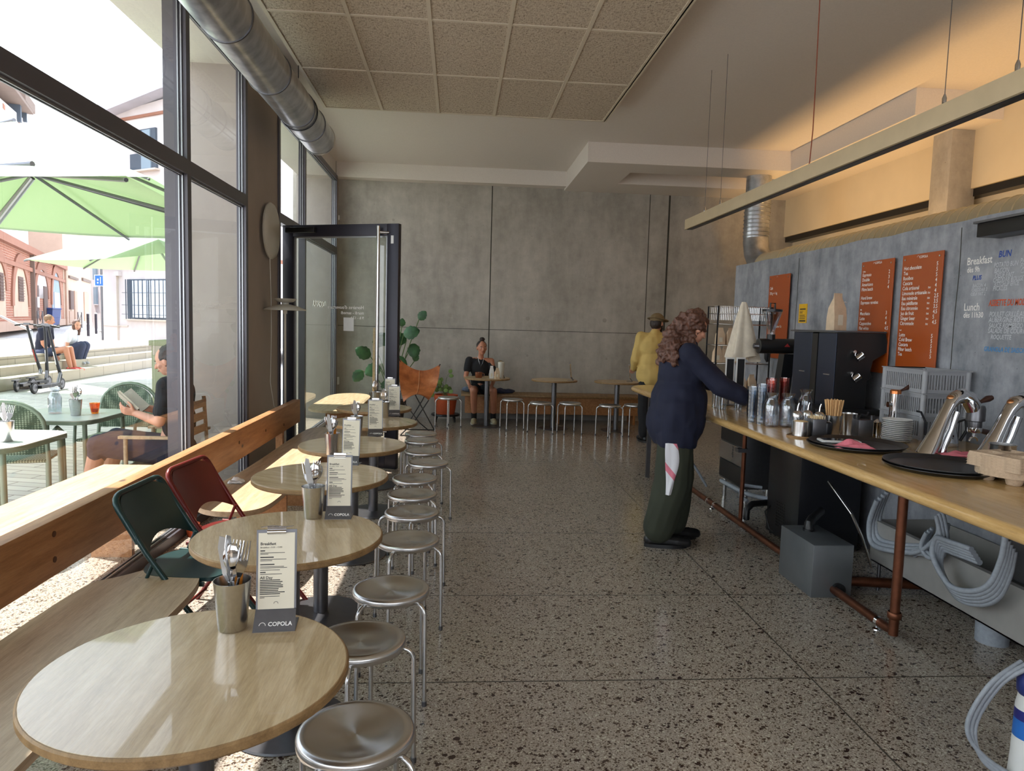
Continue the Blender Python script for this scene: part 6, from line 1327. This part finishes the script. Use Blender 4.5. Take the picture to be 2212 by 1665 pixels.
remesh(m, 'shorts', M['blackcloth'], p, .008, 3, .005, 9)
m = MB(); h = J['hd']; m.ell(h+B@V((0,-.022,.034)), (.080,.090,.084), B, 18, 12); m.ell(h+B@V((-.005,-.012,.135)), (.042,.042,.034), B); remesh(m, 'hair', M['hair_dark'], p, .006, 1, .005, 30)
MB().tube([J['nk']+V((-.05,-.05,.0)), J['nk']+V((-.03,-.09,-.08)), J['nk']+V((0,-.105,-.15)), J['nk']+V((.03,-.09,-.08)), J['nk']+V((.05,-.05,.0))], .0022, 6).build('necklace', M['chrome'], p, 60)
for s_ in 'RL':
    m = MB(); m.cap(J['a'+s_]-V((0,0,.02)), J['a'+s_].lerp(J['k'+s_], .17), .043, .045); remesh(m, 'sock', M['blackcloth'], p, .007, 1)
    shoe(p, J['a'+s_]+V((0,0,-.015)), (-.1 if s_ == 'R' else .1,-1,0), plain('cream sneaker', S(186,172,140), .7) if 'cream sneaker' not in bpy.data.materials else bpy.data.materials['cream sneaker'], .25, M['offwhite'], 'sneaker', .043)

# ---- man in a yellow shirt by the counter end, seen from behind
R0 = (2.66, 9.42, 0)
J = joints(R0, dict(pel=(2.66,9.42,.93), wst=(2.66,9.42,1.10), chs=(2.655,9.42,1.30), nk=(2.665,9.42,1.50), hd=(2.69,9.44,1.615), sR=(2.84,9.38,1.42), sL=(2.48,9.44,1.42), eR=(2.90,9.42,1.12), wR=(2.85,9.62,.98), eL=(2.43,9.46,1.12), wL=(2.45,9.64,.99),
    hR=(2.75,9.42,.90), hL=(2.57,9.42,.90), kR=(2.76,9.43,.50), kL=(2.56,9.42,.50), aR=(2.78,9.40,.085), aL=(2.56,9.38,.085)))
p = thing('person', 'bearded person in a khaki cap and yellow shirt standing beyond the counter end', 'person', R0); B = basis((.75,.7,-.05))
m = MB(); chain(m, [J['pel'],J['wst'],J['chs']], [.13,.12,.13]); m.cap(J['sR'],J['sL'],.06); m.cap(J['chs'],J['nk'],.1,.055); m.cap(J['nk'],J['hd'],.055,.055); headmesh(m, J['hd'], B, 1.05)
for s_ in 'RL': chain(m, [J['h'+s_],J['k'+s_],J['a'+s_]], [.09,.06,.042]); chain(m, [J['s'+s_],J['e'+s_],J['w'+s_]], [.055,.043,.031]); hand(m, J['w'+s_], (0,1,-.3), (0,0,-1), 1 if s_ == 'R' else -1, .6)
remesh(m, 'body', M['skin'], p, .0065, 2); facebits(p, J['hd'], B, 1.05)
m = MB(); m.ell(J['chs'], (.215,.145,.20)); m.ell(J['wst'], (.20,.145,.22)); m.ell(J['pel'], (.235,.17,.22)); m.cap(J['sR'],J['sL'],.075); m.cap(J['chs']+V((0,0,.08)), J['nk']+V((0,0,-.02)), .10, .075)
for s_ in 'RL': chain(m, [J['s'+s_],J['e'+s_],J['w'+s_]], [.082,.070,.055])
o = remesh(m, 'yellow_shirt', M['yellow_shirt'], p, .009, 3, .013, 7, .7, 5)
for v in o.data.vertices:
    if v.co.z < .76: v.co.z = .76+(v.co.z-.76)*.15
m = MB(); m.ell(J['pel']-V((0,0,.03)), (.165,.13,.15))
for s_ in 'RL': chain(m, [J['h'+s_],J['k'+s_],J['a'+s_]+V((0,0,.04))], [.11,.09,.075])
remesh(m, 'trousers', M['blackcloth'], p, .009, 3, .01, 6)
h = J['hd']; m = MB(); m.ell(h+B@V((0,-.03,.0)), (.083,.080,.095), B); remesh(m, 'hair', M['hair_dark'], p, .007, 1, .003, 30); m = MB(); m.ell(h+B@V((0,.055,-.075)), (.058,.05,.055), B); m.cap(h+B@V((-.07,.01,-.03)), h+B@V((-.04,.05,-.08)), .018); m.cap(h+B@V((.07,.01,-.03)), h+B@V((.04,.05,-.08)), .018); remesh(m, 'beard', M['hair_dark'], p, .007, 1, .004, 30)
m = MB(); m.ell(h+B@V((0,-.006,.058)), (.092,.108,.082), B, 20, 12); P = [h+B@V((.135*cos(a), .02+.165*sin(a), .045-.02*sin(a))) for a in [2*pi*k/28 for k in range(28)]]
o = remesh(m, 'cap_crown', plain('khaki cap cloth', S(122,104,74), .9), p, .007, 1); b = MB(); n_ = 28; b.add(P+[q+B@V((0,0,.008)) for q in P], [tuple(range(n_))[::-1], tuple(range(n_, 2*n_))]+[(i,(i+1)%n_,n_+(i+1)%n_,n_+i) for i in range(n_)]); b.build('cap_brim', bpy.data.materials['khaki cap cloth'], p, 40)
for s_, d in (('R',(.1,1,0)),('L',(-.1,1,0))): shoe(p, J['a'+s_], d, M['black'], .29, M['black'])

# ---- reader on the terrace
R0 = (-2.2, 5.65, 0); hY = 5.62
J = joints(R0, dict(pel=(-2.17,5.64,.52), wst=(-2.14,5.65,.72), chs=(-2.16,5.66,.93), nk=(-2.19,5.68,1.08), hd=(-2.235,5.68,1.19), sR=(-2.19,5.84,1.02), sL=(-2.17,5.48,1.02), eR=(-2.25,5.82,.76), wR=(-2.42,5.70,.82), eL=(-2.20,5.42,.75), wL=(-2.40,5.50,.80),
    hR=(-2.22,5.73,.50), hL=(-2.22,5.55,.50), kR=(-2.66,5.76,.56), kL=(-2.68,5.52,.55), aR=(-2.76,5.74,.12), aL=(-2.78,5.48,.12)))
p = thing('person', 'person in a dark top and skirt sitting on the terrace reading a book', 'person', R0); B = basis((-1,-.05,-.35))
m = MB(); chain(m, [J['pel'],J['wst'],J['chs']], [.125,.11,.12]); m.cap(J['sR'],J['sL'],.052); m.cap(J['chs'],J['nk'],.08,.045); m.cap(J['nk'],J['hd'],.045,.045); headmesh(m, J['hd'], B)
for s_ in 'RL': chain(m, [J['h'+s_],J['k'+s_],J['a'+s_]], [.10,.068,.045]); chain(m, [J['s'+s_],J['e'+s_],J['w'+s_]], [.05,.04,.028]); hand(m, J['w'+s_], (-.9,-.1,.25), (0,.8 if s_ == 'L' else -.8,.5), 1 if s_ == 'R' else -1, .5)
remesh(m, 'body', M['skin'], p, .0065, 2); facebits(p, J['hd'], B)
m = MB(); m.ell(J['chs'], (.125,.19,.17)); m.ell(J['wst'], (.12,.17,.18)); m.cap(J['sR'],J['sL'],.065)
for s_ in 'RL': m.cap(J['s'+s_], J['s'+s_].lerp(J['e'+s_], .7), .068, .06)
remesh(m, 'dark_top', M['blackcloth'], p, .008, 3, .008, 8)
m = MB(); m.ell(J['pel'], (.15,.19,.12)); 
for s_ in 'RL': m.cap(J['h'+s_], J['k'+s_], .105, .088)
m.cap(J['pel'], (J['kR']+J['kL'])/2, .10, .085); m.cap(J['kR'], J['kL'], .085); m.cap(J['kR'], J['kR'].lerp(J['aR'], .18), .09, .07); m.cap(J['kL'], J['kL'].lerp(J['aL'], .18), .09, .07); remesh(m, 'skirt', plain('blue black skirt', S(44,46,64), .85), p, .009, 3, .008, 7)
m = MB(); m.ell(J['hd']+B@V((0,-.03,.03)), (.088,.092,.098), B); m.cap(J['hd']+B@V((0,-.06,.0)), J['hd']+V((.06,0,-.16)), .06, .05); remesh(m, 'hair', M['hair_dark'], p, .007, 1, .008, 24)
for s_ in 'RL': shoe(p, J['a'+s_]+V((0,0,-.035)), (-1,-.1,0), M['blackmetal'], .25, M['offwhite'])
c = (V((-2.42,5.70,.82))+V((-2.40,5.50,.80)))/2+V((-.085,0,.035)); t = thing('book', 'open book with a pale cover held up by the person reading outside', 'book', c, 0)
for s_ in (-1, 1):
    hb = V((0,s_*.055,.02)); ay = V((.02,s_*.058,.028)).normalized()*.062; az = V((.62,0,-.60)).normalized()*.10; nn = ay.cross(az).normalized()
    MB().obox(ay*1.0, nn*.0018, ay, az).build('cover', plain('pale grey cover', S(196,188,172), .7) if 'pale grey cover' not in bpy.data.materials else bpy.data.materials['pale grey cover'], t); MB().obox(ay*.98-nn*s_*.010*(1 if nn.dot(V((1,0,1)))*s_ < 0 else -1), nn*.008, ay*.94, az*.96).build('pages', M['paper'], t)
t = thing('wooden_armchair', 'wooden slatted armchair under the person reading on the terrace', 'chair', (-2.2, 5.65, 0)); wm = M['bench']
MB().box((-.26,-.25,.385),(.18,.25,.41), .004).build('seat', wm, t, 40)
for x_, y_ in ((-.24,-.24),(-.24,.24),(.16,-.24),(.16,.24)): MB().tube([(x_-.05*(x_>0)*-1,y_,0),(x_,y_,.64 if x_ < 0 else .9)], .016, 8).build('leg', wm, t, 50)
for y_ in (-.255,.255): MB().box((-.28,y_-.02,.625),(.20,y_+.02,.645)).build('armrest', wm, t)
for z_ in (.62,.72,.82): MB().box((.165,-.24,z_),(.18,.24,z_+.06)).build('back_slat', wm, t)

# ---- two people sitting on the steps outside
def step_person(label, hipx, zs, jp, top, bottom, shoe_m, hair, faces, hatm=None, longhair=False, skin='skin2'):
    hp_ = at(*hipx, X=s0.x-.86); hp_.z = zs+.10; Yh = hp_.y; g = lambda q: at(q[0], q[1], Y=Yh+q[2]); R0 = V((hp_.x, hp_.y, zs)); J = {k: g(v)-R0 for k, v in jp.items()}; J['pel'] = hp_-R0
    p = thing('person', label, 'person', R0); fw = V(faces); B = basis(fw); m = MB(); sd_ = V((0,.09,0)); J['chs'] = J['pel'].lerp(J['nk'], .66)
    chain(m, [J['pel'],J['chs']], [.12,.12]); m.cap(J['chs'],J['nk'],.09,.05); m.cap(J['nk'],J['hd'],.05,.05); headmesh(m, J['hd'], B); sh_ = {'R': J['nk']+V((0,-.16,-.06)), 'L': J['nk']+V((0,.16,-.06))}
    for s_, q in (('R',-1),('L',1)):
        k_, a_ = J['kn']+sd_*q, J['an']+sd_*q*.9; chain(m, [J['pel']+sd_*q,k_,a_], [.09,.06,.042]); e_ = J['el']+V((0,.17*q,0)); w_ = J['wr']+V((0,.07*q,0)); chain(m, [sh_[s_],e_,w_], [.05,.04,.028]); hand(m, w_, w_-e_, (0,0,-1), q, .6)
        if shoe_m: shoe(p, V((a_.x, a_.y, max(a_.z, -.9))), (1,-.1,0), shoe_m, .27, M['offwhite'], 'sneaker')
    remesh(m, 'body', M[skin], p, .008, 2); facebits(p, J['hd'], B)
    m = MB(); m.cap(J['pel']+V((0,0,.04)),J['chs'],.135,.145); m.cap(sh_['R'],sh_['L'],.07); m.cap(J['chs'],J['nk']-V((0,0,.04)),.13,.09)
    for s_, q in (('R',-1),('L',1)): e_ = J['el']+V((0,.17*q,0)); m.cap(sh_[s_], sh_[s_].lerp(e_, .6), .07, .062)
    remesh(m, 'tshirt', top, p, .01, 3, .008, 7); m = MB(); m.ell(J['pel'], (.15,.17,.12))
    for q in (-1, 1):
        k_, a_ = J['kn']+sd_*q, J['an']+sd_*q*.9; f = .5 if bottom[1] == 'shorts' else 1; m.cap(J['pel']+sd_*q, (J['pel']+sd_*q).lerp(k_, f), .11, .10)
        if f == 1: m.cap(k_, k_.lerp(a_, .8), .10, .10)
    remesh(m, bottom[1], bottom[0], p, .01, 3, .008, 7); m = MB(); m.ell(J['hd']+B@V((0,-.025,.035)), (.084,.092,.09), B)
    if longhair: m.cap(J['hd']+B@V((.06,-.0,.0)), J['hd']+B@V((.07,.03,-.22)), .04, .03); m.cap(J['hd']+B@V((-.06,-.0,.0)), J['hd']+B@V((-.07,.0,-.22)), .04, .03); m.cap(J['hd']+B@V((0,-.06,0)), J['hd']+B@V((0,-.06,-.14)), .06, .04)
    remesh(m, 'hair', hair, p, .009, 1, .006, 20); return p
step_person('person in a navy t-shirt and red sneakers sitting on the steps, turned away', (90, 762), stepz(2), dict(nk=(98,706,0), hd=(107,692,0), el=(103,742,0), wr=(118,768,0), kn=(147,753,0), an=(157,793,0)), M['navy'], (M['denim'], 'shorts'), plain('red sneaker', S(196,52,50), .6), M['hair_light'], (1,.35,-.25))
step_person('person with long brown hair in a white t-shirt sitting on the steps, leaning forward', (136, 748), stepz(2), dict(nk=(158,712,0), hd=(166,702,0), el=(154,746,0), wr=(168,768,0), kn=(180,746,0), an=(169,779,0)), M['whitecloth'], (M['denim'], 'trousers'), plain('grey sneaker', S(170,170,178), .6), M['hair_brown'], (.75,-.6,-.35), longhair=True, skin='skin')
# ================================================================ scooters, terrace tables and chairs
def scooter(label, rear, front, top, acc):
    t = thing('kick_scooter', label, 'scooter', (rear.x, rear.y, GZ(rear.x)), 0, 'parked kick scooters'); o = V(t.location); r = .11
    d = (front-rear); d.z = 0; L_ = d.length; d.normalize(); l = V((-d.y, d.x, 0)); w0 = V((0,0,r)); w1 = d*L_+V((0,0,r)); up = (V(top)-front).normalized(); st = w1+d*-.02; sv = V((top[0]-front.x, top[1]-front.y, 0)); hb = w1+sv+V((0,0,1.05))
    for w, nm in ((w0, 'rear_wheel'), (w1, 'front_wheel')):
        m = MB(); m.tube([w+(d*cos(a)+V((0,0,1))*sin(a))*(r-.022) for a in [2*pi*k/24 for k in range(24)]], .022, 8, closed=True); q = m.build(nm, M['black'], t, 60); MB().cyl(w-l*.02, w+l*.02, r-.04, n=20).build('wheel_hub', M['steel_dark'], q, 40)
    MB().obox((w0+w1)/2+V((0,0,.0)), d*(L_/2-.10), l*.075, V((0,0,.025))).build('deck', M['blackmetal'], t); MB().obox(w0+V((0,0,.10))+d*.0, d*.13, l*.035, V((0,0,.008))).build('rear_mudguard', M['blackmetal'], t)
    MB().tube([w0+d*.12, w0+d*.02+l*.035, w0+l*.035], .014, 6).build('rear_fork', M['steel_dark'], t, 60)
    MB().tube([w1+l*.03, w1+V((0,0,.16))-d*.02, w1.lerp(hb, .5), hb], [.02,.032,.026,.022], 12).build('stem', M['blackmetal'], t, 50); MB().tube([w0.lerp(w1,.85), w1+V((0,0,.2))-d*.03], .026, 10).build('neck', M['steel_dark'], t, 50)
    hl = (l*.8+d*.6*((len(COL.objects)%3)-1)).normalized(); MB().tube([hb-hl*.19, hb-hl*.10+V((0,0,.02)), hb+hl*.10+V((0,0,.02)), hb+hl*.19], .013, 8).build('handlebar', M['blackmetal'], t, 50)
    for s_ in (-1, 1): MB().tube([hb+hl*.11*s_+V((0,0,.012)), hb+hl*.20*s_], .019, 10).build('grip', M['black'], t, 50)
    MB().obox(hb+V((0,0,.03)), hl*.05, d*.03, V((0,0,.02))).build('display', M['steel_dark'], t); MB().obox(w1.lerp(hb,.45)-d*.034, l*.006, d*.004, up*.12).build('decal', acc, t); return t
gz_ = .12
red = plain('red scooter accent', S(180,50,40), .5)
scooter('kick scooter parked on the left of the group, its wheel lowest left', at(36, 845, Z=.12), at(90, 830, Z=.12), at(62, 830, Z=.12)+V((0,0,1)), red)
scooter('kick scooter parked nearest, its front wheel at the right of the group', at(74, 848, Z=.12), at(133, 838, Z=.12), at(108, 838, Z=.12)+V((0,0,1)), M['whiteink'])
scooter('kick scooter parked in the middle with an upright stem', at(70, 838, Z=.12), at(104, 833, Z=.12), at(100, 833, Z=.12)+V((0,0,1)), M['steel'])
M['sage'] = plain('sage green steel', S(120,136,118), .45, .2, .05, 4); M['tabletop_out'] = plain('pale grey green table top', S(196,202,196), .4, vary=.02)
def out_table(label, loc, rz=0, a=.35, h=.72):
    t = thing('terrace_table', label, 'table', loc, rz, 'square metal terrace tables'); P = smooth_poly([(-a,-a),(a*.2,-a),(a,-a),(a,a*.2),(a,a),(-a*.2,a),(-a,a),(-a,-a*.2)], 2)
    MB().prism(P, h-.006, h).build('tabletop', M['tabletop_out'], t, 35); MB().prism([(x*1.004, y*1.004) for x, y in P], h-.035, h-.0065).build('table_apron', M['sage'], t, 35)
    for x in (-1, 1):
        for y in (-1, 1): MB().tube([(x*(a-.07),y*(a-.07),h-.03),(x*(a-.06),y*(a-.06),0)], .018, 8).build('leg', M['sage'], t, 50)
    return t
t1 = out_table('terrace table right outside the window with a cup of forks on it', (-3.04, 4.77, 0), 0, .38); dup(t1, 'terrace table with a carafe and an amber glass on it', (-3.17, 5.98, .0), 0)
def out_chair(label, loc, rz):
    t = thing('terrace_chair', label, 'chair', loc, rz, 'green woven terrace chairs'); w = .25     # sitter faces +Y
    P = [(-w,-.20,.0),(-w,-.19,.44),(-w,-.24,.66)]+[(-w*cos(pi*k/12), -.26-.03*sin(pi*k/12), .70+.20*sin(pi*k/12)) for k in range(1, 12)]+[(w,-.24,.66),(w,-.19,.44),(w,-.20,0)]
    MB().tube(P, .016, 10).build('rear_frame', M['sage'], t, 60)
    for s_ in (-1, 1): MB().tube([(s_*w,-.19,.62),(s_*w,.05,.66),(s_*w,.20,.60),(s_*w,.22,.45),(s_*w,.23,0)], .014, 8).build('arm_and_leg', M['sage'], t, 60)
    m = MB(); nx = 14; pts = []
    for i in range(nx+1):
        u = -1+2*i/nx; hi = .70+.185*sqrt(max(0, 1-u*u)); 
        for k in range(7): f = k/6; z = .50+(hi-.50)*f; pts.append((u*(w-.012), -.20-.10*(z-.44)-.03*(1-u*u), z))
    m.add(pts+[(x, y+.008, z) for x, y, z in pts], [(i*7+k, (i+1)*7+k, (i+1)*7+k+1, i*7+k+1) for i in range(nx) for k in range(6)]+[(105+i*7+k, 105+i*7+k+1, 105+(i+1)*7+k+1, 105+(i+1)*7+k) for i in range(nx) for k in range(6)])
    m.build('woven_back', M['wicker'], t, 60, fix=False); MB().box((-w+.01,-.20,.43), (w-.01,.22,.455), .01).build('woven_seat', M['wicker'], t, 40); return t
n = N('green wicker weave'); ck_ = n.n('ShaderNodeTexVoronoi'); n.l(n.co((1,1,1.2)), ck_.inputs[0]); ck_.inputs['Scale'].default_value = 55; ck_.inputs['Randomness'].default_value = .1; n.set(col=n.ramp(ck_.outputs['Distance'], [(.2, S(160,176,150)), (.5, S(60,80,60))]), rough=.6); M['wicker'] = n.m
c0_ = out_chair('green woven terrace chair standing behind the table with the carafe', (-3.03, 6.55, 0), pi); p = at(55, 990, Z=.45); dup(c0_, 'green woven terrace chair at the lower left of the window, under the near table', (p.x-.1, p.y+.08, 0), .25)
def oz(px, py, z=.7205): p = at(px, py, Z=z); return p.x, p.y
c = c0.copy(); COL.objects.link(c); c.location = (*oz(119, 893), .7205); c['label'] = 'ribbed glass carafe on the terrace table outside'; c['group'] = 'carafe outside'; del c['group']
cup_set(*oz(164, 897), .7205, 'cutlery cup on the terrace table with the carafe', [('fork',.25,2.9,.3),('knife',.08,.2,0),('knife',.12,1.2,.5),('spoon',.2,.1,.2),('fork',.1,4.5,0)], 'steel cutlery cup on the terrace table beside the carafe')
cup_set(*oz(14, 953), .7205, 'cutlery cup on the near terrace table', [('fork',.22,.2,.3),('fork',.1,1.6,0),('knife',.1,3.2,.5),('fork',.2,3.0,.2)], 'steel cutlery cup at the left edge on the near terrace table')
x, y = oz(205, 893); one('amber_glass', MB().lathe([(0,.004),(.022,.003),(.024,0),(.026,.004),(.033,.04),(.040,.088),(.0385,.088),(.031,.04),(.022,.012),(0,.010)], n=32), M['glass_amber'], 'glowing amber glass tumbler on the terrace table beside the cutlery', 'glass', (x, y, .7205))
one('candle', MB().lathe([(0,0),(.020,0),(.026,.03),(0,.034)], n=20), plain('orange wax', S(226,120,30), .6), 'orange candle inside the amber glass', 'candle', (x, y, .7325))
# ================================================================ back of the room: leather chair, plants, table things
n = N('tan saddle leather'); k = n.noise(n.co(), 9, 5, .6); n.set(col=n.ramp(k, [(.3, S(150,82,40)), (.55, S(188,108,56)), (.75, S(206,132,78))]), rough=.42); n.bump(n.noise(n.co(), 60, 3), .15, .004); M['leather'] = n.m
t = thing('butterfly_chair', 'tan leather butterfly chair with black wire legs near the back wall', 'chair', (-.52, 9.85, 0), .0); Q = lambda px, py, dy=0: at(px, py, Y=9.85+dy)-V((-.52,9.85,0))
crn = [Q(862,774,.25), Q(951,786,.25), Q(926,864,-.28), Q(872,868,-.30)]; m = MB(); n_ = 14; vs = []
for i in range(n_+1):
    for k in range(n_+1):
        u, v_ = i/n_, k/n_; top_ = crn[0].lerp(crn[1], u); bot = crn[3].lerp(crn[2], u); p = top_.lerp(bot, v_)
        sag = 4*u*(1-u); p = p+V((0, .10*sin(pi*v_)*1.2, -.13*sag*(1-v_)**1.1-.10*sin(pi*v_)*(.5+.5*sag)+.09*sag*v_)); p.x -= (.03*(1-2*u))*sin(pi*v_); vs.append(p)
n2 = n_+1; m.add(vs+[p+V((.0,.006,-.004)) for p in vs], [(i*n2+k, (i+1)*n2+k, (i+1)*n2+k+1, i*n2+k+1) for i in range(n_) for k in range(n_)]+[(n2*n2+i*n2+k, n2*n2+i*n2+k+1, n2*n2+(i+1)*n2+k+1, n2*n2+(i+1)*n2+k) for i in range(n_) for k in range(n_)])
m.build('leather_sling', M['leather'], t, 60, fix=False); mid = n_//2; MB().tube([vs[mid*n2+k]+V((0,-.006,.004)) for k in range(0, n2)], .004, 5).build('seam', plain('pale stitching', S(214,160,112), .7), t, 60)
c4 = [V(q) for q in crn]; ft = [V((-.22,-.30,.012)), V((.24,-.26,.012)), V((.22,.24,.012)), V((-.20,.26,.012))]
for a, b_, c_ in ((c4[0], ft[2], ft[0]), (c4[1], ft[3], ft[1]), (c4[2], ft[0], ft[2]), (c4[3], ft[1], ft[3])): MB().tube([a, a.lerp(b_, .5)+V((0,0,-.05)), b_], .008, 8).build('wire_leg', M['black'], t, 50)
MB().tube([ft[0], ft[1]], .008, 8).build('floor_bar', M['black'], t, 50); MB().tube([ft[3], ft[2]], .008, 8).build('floor_bar', M['black'], t, 50)
n = N('deep green leaf'); n.set(col=n.ramp(n.noise(n.co(), 8, 3), [(.3, S(28,58,34)), (.7, S(58,104,60))]), rough=.4); M['leaf'] = n.m; M['leaf2'] = plain('yellow green leaf', S(110,138,70), .6, vary=.2, scale=9); M['stalk'] = plain('green stalk', S(84,110,64), .6)
def leafshape(m, base, tip, nrm, w, lobes=5):
    base = V(base); tip = V(tip); d = tip-base; L_ = d.length; d.normalize(); nrm = V(nrm); l = d.cross(nrm).normalized(); n3 = l.cross(d); K = 16; rows = []
    for i in range(K+1):
        f = i/K; ww = w*sin(pi*min(1, f*.97+.03))**.6*(1-.25*f)*(1-(.35*abs(sin(f*pi*lobes)) if lobes else 0)**2); z = -.12*L_*f*f
        rows.append([base+d*(L_*f)+l*(-ww)+n3*(z-.06*w), base+d*(L_*f)+n3*(z+.05*w), base+d*(L_*f)+l*ww+n3*(z-.06*w)])
    vs = [p for r in rows for p in r]; m.add(vs, [(i*3+k, (i+1)*3+k, (i+1)*3+k+1, i*3+k+1) for i in range(K) for k in range(2)])
def plant(label, loc, leaves, potm, pot_r, pot_h, stand=False, small=False, name='potted_plant'):
    t = thing(name, label, 'plant', loc); o = V(loc); z0_ = 0
    if stand:
        MB().lathe([(0,.09),(pot_r*1.15,.09),(pot_r*1.2,.10),(pot_r*1.15,.12),(0,.12)], n=36).build('rolling_stand', M['blackmetal'], t, 40); z0_ = .12
        for k in range(4): a = pi/4+k*pi/2; MB().tube([(pot_r*.9*cos(a),pot_r*.9*sin(a),.09),(pot_r*1.1*cos(a),pot_r*1.1*sin(a),.03),(pot_r*1.1*cos(a),pot_r*1.1*sin(a),.0)], .014, 8).build('castor', M['black'], t, 50)
    MB().lathe([(0,z0_),(pot_r*.75,z0_),(pot_r*.95,z0_+pot_h*.85),(pot_r,z0_+pot_h*.85),(pot_r,z0_+pot_h),(pot_r*.9,z0_+pot_h),(pot_r*.85,z0_+pot_h*.85),(0,z0_+pot_h*.85)], n=36).build('pot', potm, t, 40)
    zb = z0_+pot_h*.85
    for (px, py, dy, s_, ang_) in leaves:
        tip0 = at(px, py, Y=loc[1]+dy)-o; st = V((random.uniform(-.04,.04), random.uniform(-.04,.04), zb)); mid_ = st.lerp(tip0, .5)+V((0,0,.12)); a = V((cos(ang_), -.25, sin(ang_))); m = MB(); m.tube([st, mid_, tip0], .007 if not small else .002, 6); m.build('stem', M['stalk'], t, 60)
        m = MB(); leafshape(m, tip0, tip0+a*s_, V((.1,-1,.35)), s_*.52, 4 if not small else 0); m.build('leaf', M['leaf'] if not small else M['leaf2'], t, 60)
    return t
clay = bpy.data.materials['terracotta clay']
plant('large monstera plant standing behind the open glass door', (-.95, 10.75, 0), [(868,705,.0,.12,1.5),(905,690,.0,.16,.9),(878,735,0,.24,2.9),(892,742,0,.22,-1.4),(872,722,-.1,.24,.3),(840,745,0,.22,2.2),(800,770,0,.24,2.6),(820,790,-.1,.24,-2.6),(850,775,-.1,.22,-.4),(782,800,0,.20,-2.2),(835,820,-.1,.20,-1.5),(895,780,0,.12,1.2),(812,750,.1,.2,1.2)], plain('dark planter', S(60,58,56), .6), .20, .36, name='monstera_plant')
sm_ = [(rp_.uniform(925,972), rp_.uniform(805,850), rp_.uniform(-.1,.1), .07, rp_.uniform(0,6.28)) for rp_ in [random.Random(k) for k in range(26)]]
plant('terracotta-potted plant on a rolling stand behind the leather chair', (-.16, 11.12, 0), sm_, clay, .19, .30, True, True)
# pine post and dark side table behind the door
p = at(808, 845, Y=10.4); tag(MB().box((p.x-.022,10.38,0), (p.x+.022,10.42,at(808,708,Y=10.4).z), .002).build('pine_post', M['bench'], None, 40), 'tall pale pine post standing behind the glass door', 'post')
t = thing('dark_side_table', 'low dark side table behind the pine post and bench', 'table', (p.x+.12, 10.9, 0)); MB().box((-.22,-.2,.44), (.22,.2,.47), .004).build('top', M['blackmetal'], t, 40)
for x_ in (-.2,.2):
    for y_ in (-.18,.18): MB().box((x_-.015,y_-.015,0), (x_+.015,y_+.015,.44)).build('leg', M['blackmetal'], t)
# things on the table of the seated woman
TB_ = (.462, 10.6, .7400)
t = thing('mug', 'amber glass mug on the table of the seated woman', 'mug', (.33, 10.52, .74)); MB().lathe([(0,0),(.045,0),(.052,.02),(.054,.085),(.050,.085),(.046,.012),(0,.010)], n=32).build('cup', plain('amber mug glass', S(120,66,38), .12), t, 50); MB().tube([(.05,0,.07),(.08,0,.065),(.08,0,.03),(.05,0,.02)], .007, 8).build('handle', bpy.data.materials['amber mug glass'], t, 60)
bag('small pale paper bag at the left of the seated woman\'s table group', (.52, 10.48, .74), .032, .022, .185, .1, M['white'], 'small paper bags on the back table'); bag('small pinkish paper bag at the front of the back table group', (.60, 10.42, .74), .034, .022, .16, .2, M['kraft'], 'small paper bags on the back table')
one('paper_cup_stack', MB().lathe([(0,0),(.036,0),(.046,.20),(.048,.205),(.047,.235),(.030,.245),(0,.245)], n=32), M['offwhite'], 'tall pale container with a lid on the back table', 'container', (.665, 10.60-.06, .74))
t = thing('coat_heap', 'dark coat and bag lying on the back bench beside the seated woman', 'clothes', (.78, 11.2, .45)); m = MB()
for k in range(7): q = random.Random(k+3); m.ell((q.uniform(-.14,.14), q.uniform(-.06,.06), .03), (.09,.07,.04))
o = remesh(m, 'coat', M['denim'], t, .012, 2, .02, 9)
for v in o.data.vertices: v.co.z = max(v.co.z, .001)
t = thing('small_bag', 'small grey-blue bundle on the left end of the back bench', 'bag', (.17, 11.3, .45)); m = MB(); m.ell((0,0,.04), (.08,.06,.045)); m.ell((.05,.01,.03), (.06,.05,.035)); o = remesh(m, 'bundle', plain('grey blue cloth', S(110,122,144), .9), t, .01, 2, .01, 12)
for v in o.data.vertices: v.co.z = max(v.co.z, .001)
o = cloth('crumpled_paper', 'crumpled white paper on the second bench near the window', (-1.44, 4.75, .4505), .05, .035, .05, 7.7, M['white'], 'paper')
# lettering on the glass, mirrored as seen from inside
fr = (at(704, 664, X=X_WIN-.018), V((0,-1,0)), V((0,0,1))); w3 = bpy.data.objects['window_3']; b = MB(); text_into(b, 'COPOLA', .12, 0, .12, 'LEFT', fr, .001, 0, 1.6); arc_logo(b, .02, .02, .065, fr, .12)
o = b.build('window_lettering', M['whiteink'], w3)
d = bpy.data.objects['door_1']; Ld = (V((-.60, 7.36, 0))-V((X_WIN+.03, 7.86, 0))).length
fr = (V((Ld-.40, -.004, 1.66)), V((-1,0,0)), V((0,0,1))); b = MB(); text_into(b, "Horaires d'ouverture", 0, 0, .05, 'LEFT', fr, .0006); text_into(b, 'mardi - samedi', 0, -.055, .045, 'LEFT', fr, .0006); text_into(b, '9 h - 17 h', 0, -.105, .04, 'LEFT', fr, .0006); b.build('door_lettering', M['whiteink'], d)
